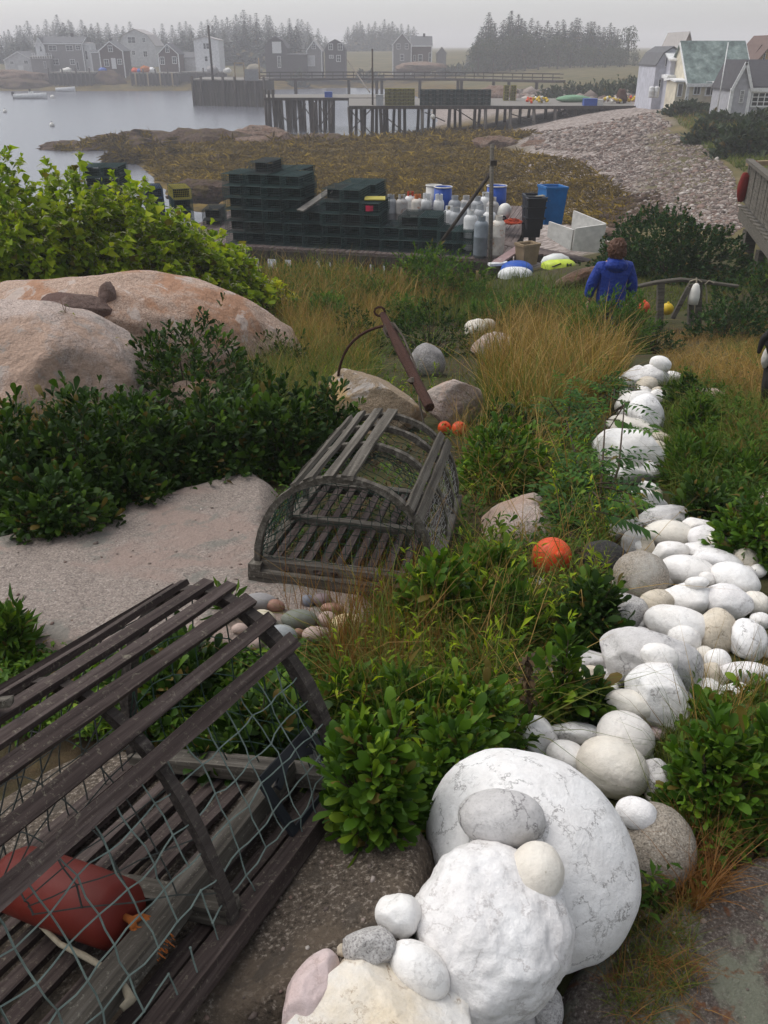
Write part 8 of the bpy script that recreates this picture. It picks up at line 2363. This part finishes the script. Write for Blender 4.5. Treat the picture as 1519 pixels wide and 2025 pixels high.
# grasses
grass('tall tan grass seeding behind the low pink rock', [(935, 660), (1000, 640), (1225, 625), (1245, 720), (1190, 810), (1100, 850), (1000, 840), (950, 790)], 4200, .60, .008, 'straw_blade', 301, .5, 'tall_grass', .24, clump=.6)
grass('green blades mixed through the tall tan grass', [(935, 690), (1225, 640), (1245, 740), (1100, 870), (960, 850)], 2200, .5, .006, 'grass_blade', 302, .5, 'tall_grass', .22)
grass('mixed tan and green grass above the long boulder end', [(430, 560), (760, 560), (780, 640), (700, 720), (600, 720), (560, 640)], 4200, .45, .007, 'straw_blade', 303, .5, 'tall_grass', .25, clump=.5)
grass('green grass right of the long boulder', [(490, 700), (600, 640), (760, 620), (740, 760), (650, 860), (500, 860)], 7000, .36, .006, 'grass_blade', 304, .7, 'tall_grass', .3, clump=.3)
grass('tan grass stems right of the long boulder', [(520, 700), (760, 640), (720, 780), (540, 820)], 900, .42, .005, 'straw_blade', 314, .6, 'tall_grass', .3)
grass('bank grass in front of the trap wharf', [(430, 545), (700, 530), (1160, 560), (1180, 640), (900, 650), (560, 620)], 7000, .40, .012, 'grass_blade', 305, .5, 'bank_grass', .25, clump=.3)
grass('tan bank grass in front of the trap wharf', [(430, 545), (760, 535), (980, 590), (760, 640), (540, 600)], 4200, .42, .012, 'straw_blade', 306, .45, 'bank_grass', .25, clump=.5)
grass('rust coloured grass stalks beside the pebble pile', [(640, 1280), (740, 1190), (870, 1150), (870, 1380), (780, 1450), (640, 1420)], 1100, .24, .0032, 'rust_blade', 307, .25, 'stalk_grass', .14, skip_ledge=False, clump=.5)
grass('rust stalks in front of the farther trap', [(560, 1165), (800, 1150), (800, 1215), (560, 1225)], 120, .20, .0028, 'rust_blade', 308, .2, 'stalk_grass', .12, skip_ledge=False)
grass('rust coloured grass tuft right of the largest boulder', [(1325, 1670), (1400, 1650), (1430, 1760), (1370, 1810), (1330, 1790)], 1100, .14, .0022, 'rust_blade', 309, .5, 'tussock', .3, skip_ledge=False)
grass('olive grass growing in the lichen ledge crack', [(1250, 1790), (1370, 1780), (1380, 1950), (1280, 2025), (1200, 1990)], 900, .07, .0018, 'grass_blade', 310, .7, 'tussock', .5, skip_ledge=False)
grass('rusty thin grass in the lichen ledge crack', [(1180, 1900), (1380, 1780), (1390, 1990), (1240, 2060)], 450, .08, .0016, 'rust_blade', 317, .7, 'tussock', .5, skip_ledge=False)
grass('dry golden meadow on the path side', [(1300, 660), (1380, 650), (1560, 640), (1560, 830), (1440, 790), (1310, 740)], 9000, .16, .005, 'straw_blade', 311, .6, 'meadow_grass', .45)
grass('green meadow grass right of the stone row', [(1310, 745), (1400, 760), (1560, 820), (1560, 990), (1460, 1000), (1330, 1000), (1310, 900)], 7000, .20, .005, 'grass_blade', 312, .7, 'meadow_grass', .4)
grass('rusty grass at the right side of the meadow', [(1420, 840), (1560, 850), (1560, 960), (1440, 940)], 1600, .18, .004, 'rust_blade', 313, .6, 'meadow_grass', .4)
grass('short lawn between the fence and the beach rose', [(1140, 590), (1200, 545), (1300, 535), (1470, 540), (1520, 570), (1330, 620), (1200, 640)], 6000, .12, .012, 'grass_blade', 315, .5, 'lawn', .4)
grass('grass growing through the lower shrubs', [(640, 1300), (1060, 1150), (1080, 1300), (1020, 1450), (760, 1560), (640, 1480)], 2600, .20, .0035, 'grass_blade', 316, .6, 'stalk_grass', .25)
grass('pale dry stems in the shrubs left of the row', [(860, 1180), (1060, 1120), (1060, 1320), (880, 1380)], 500, .22, .003, 'straw_blade', 318, .6, 'stalk_grass', .3)
grass('grass along the lower right edge', [(1290, 1480), (1420, 1400), (1560, 1380), (1560, 1660), (1400, 1700), (1310, 1640)], 2400, .17, .003, 'grass_blade', 319, .5, 'stalk_grass', .3)
grass('tan stems along the lower right edge', [(1320, 1480), (1420, 1400), (1560, 1380), (1560, 1640), (1400, 1680)], 600, .24, .0026, 'straw_blade', 320, .4, 'stalk_grass', .25)
grass('dry stems bent over the flat pink ledge', [(900, 880), (1080, 860), (1080, 1010), (940, 1020)], 420, .38, .0035, 'straw_blade', 321, .8, 'stalk_grass', .35)
grass('brown grass before the pale boulder', [(-40, 740), (110, 760), (120, 880), (-40, 900)], 1400, .24, .005, 'straw_blade', 322, .6, 'stalk_grass', .3)
grass('straw stalks standing through the middle shrubs', [(640, 1180), (860, 1140), (1050, 1180), (1060, 1400), (900, 1480), (700, 1450)], 700, .26, .003, 'straw_blade', 331, .4, 'stalk_grass', .22)
grass('long green blades leaning through the middle shrubs', MID, 3800, .27, .0045, 'grass_blade', 332, .7, 'stalk_grass', .35, clump=.4)
grass('tan stems scattered over the middle ground', MID, 1500, .33, .0045, 'straw_blade', 333, .6, 'stalk_grass', .3, clump=.4)
pebbles('grit', 'loose grit and stone chips on the ledges', [(-40, 1100), (560, 960), (760, 1180), (700, 1330), (0, 1330)], 130, .003, .007, 'cobble', 51)
pebbles('grit', 'loose grit on the lichen ledge and the dark ledge', [(560, 1640), (840, 1660), (900, 2020), (1150, 1950), (1400, 1720), (1519, 1700), (1519, 2025), (300, 2025)], 90, .002, .005, 'cobble', 52)
reg(stone('shell', 'small bluish white shell chip on the soil right of the largest boulder', 'shell', 1274, 1812, 20, 14, 20, 'veined_stone', lump=.2, sub=2, angular=.6))
grass('rough grass on the bank below the houses', [(1320, 222), (1520, 215), (1540, 330), (1470, 340), (1400, 300)], 5000, .42, .06, 'grass_blade', 323, .5, 'bank_grass', .4, 2)
grass('yellowing grass at the top of the beach bank', [(1320, 218), (1520, 212), (1540, 290), (1430, 300)], 1800, .45, .05, 'straw_blade', 324, .5, 'bank_grass', .4, 2)
grass('weedy grass under the front of the trap wharf', [(430, 530), (620, 520), (760, 545), (560, 560)], 900, .5, .014, 'grass_blade', 325, .4, 'bank_grass', .25)

# ------------------------------------------------------------------ rough meadow to either side of the path
def side_meadow(label, x0, x1, y0, y1, n, L, W, mat, seed):
    rg = np.random.default_rng(seed)
    y = y0 + (y1 - y0) * rg.uniform(0, 1, n) ** 1.6
    f = 0.34 * (y + 1.5) + 0.3                       # half width of the part covered already
    x = np.sign(x1) * (f + (abs(x1) - abs(x0)) * rg.uniform(0, 1, n) ** 1.4)
    P = np.stack([x, y, H(x, y) - .01], -1)
    P = P[~on_ledge(P) & ~in_stone(P, 1.0)]; n = len(P)
    D = np.stack([rg.normal(0, .4, n), rg.normal(0, .4, n), np.ones(n)], -1)
    V, Fc, k = blades(P, D, L * np.clip(rg.lognormal(-.2, .4, n), .3, 1.8), W, rg, .6, 2)
    tag(foliage_obj('meadow_grass', [(V, Fc, k, np.clip(.45 + .6 * fbm(P * .8 + seed, 3) + rg.normal(0, .15, n), 0, 1))], mat), label, None, None, 'stuff')
for s_, nm in ((-1, 'left'), (1, 'right')):
    side_meadow('green rough grass %s of the view' % nm, 0, 6.0 * s_, -0.6, 14, 14000, .17, .007, 'grass_blade', 501 + s_)
    side_meadow('straw coloured grass %s of the view' % nm, 0, 6.0 * s_, -0.6, 14, 6000, .20, .006, 'straw_blade', 511 + s_)
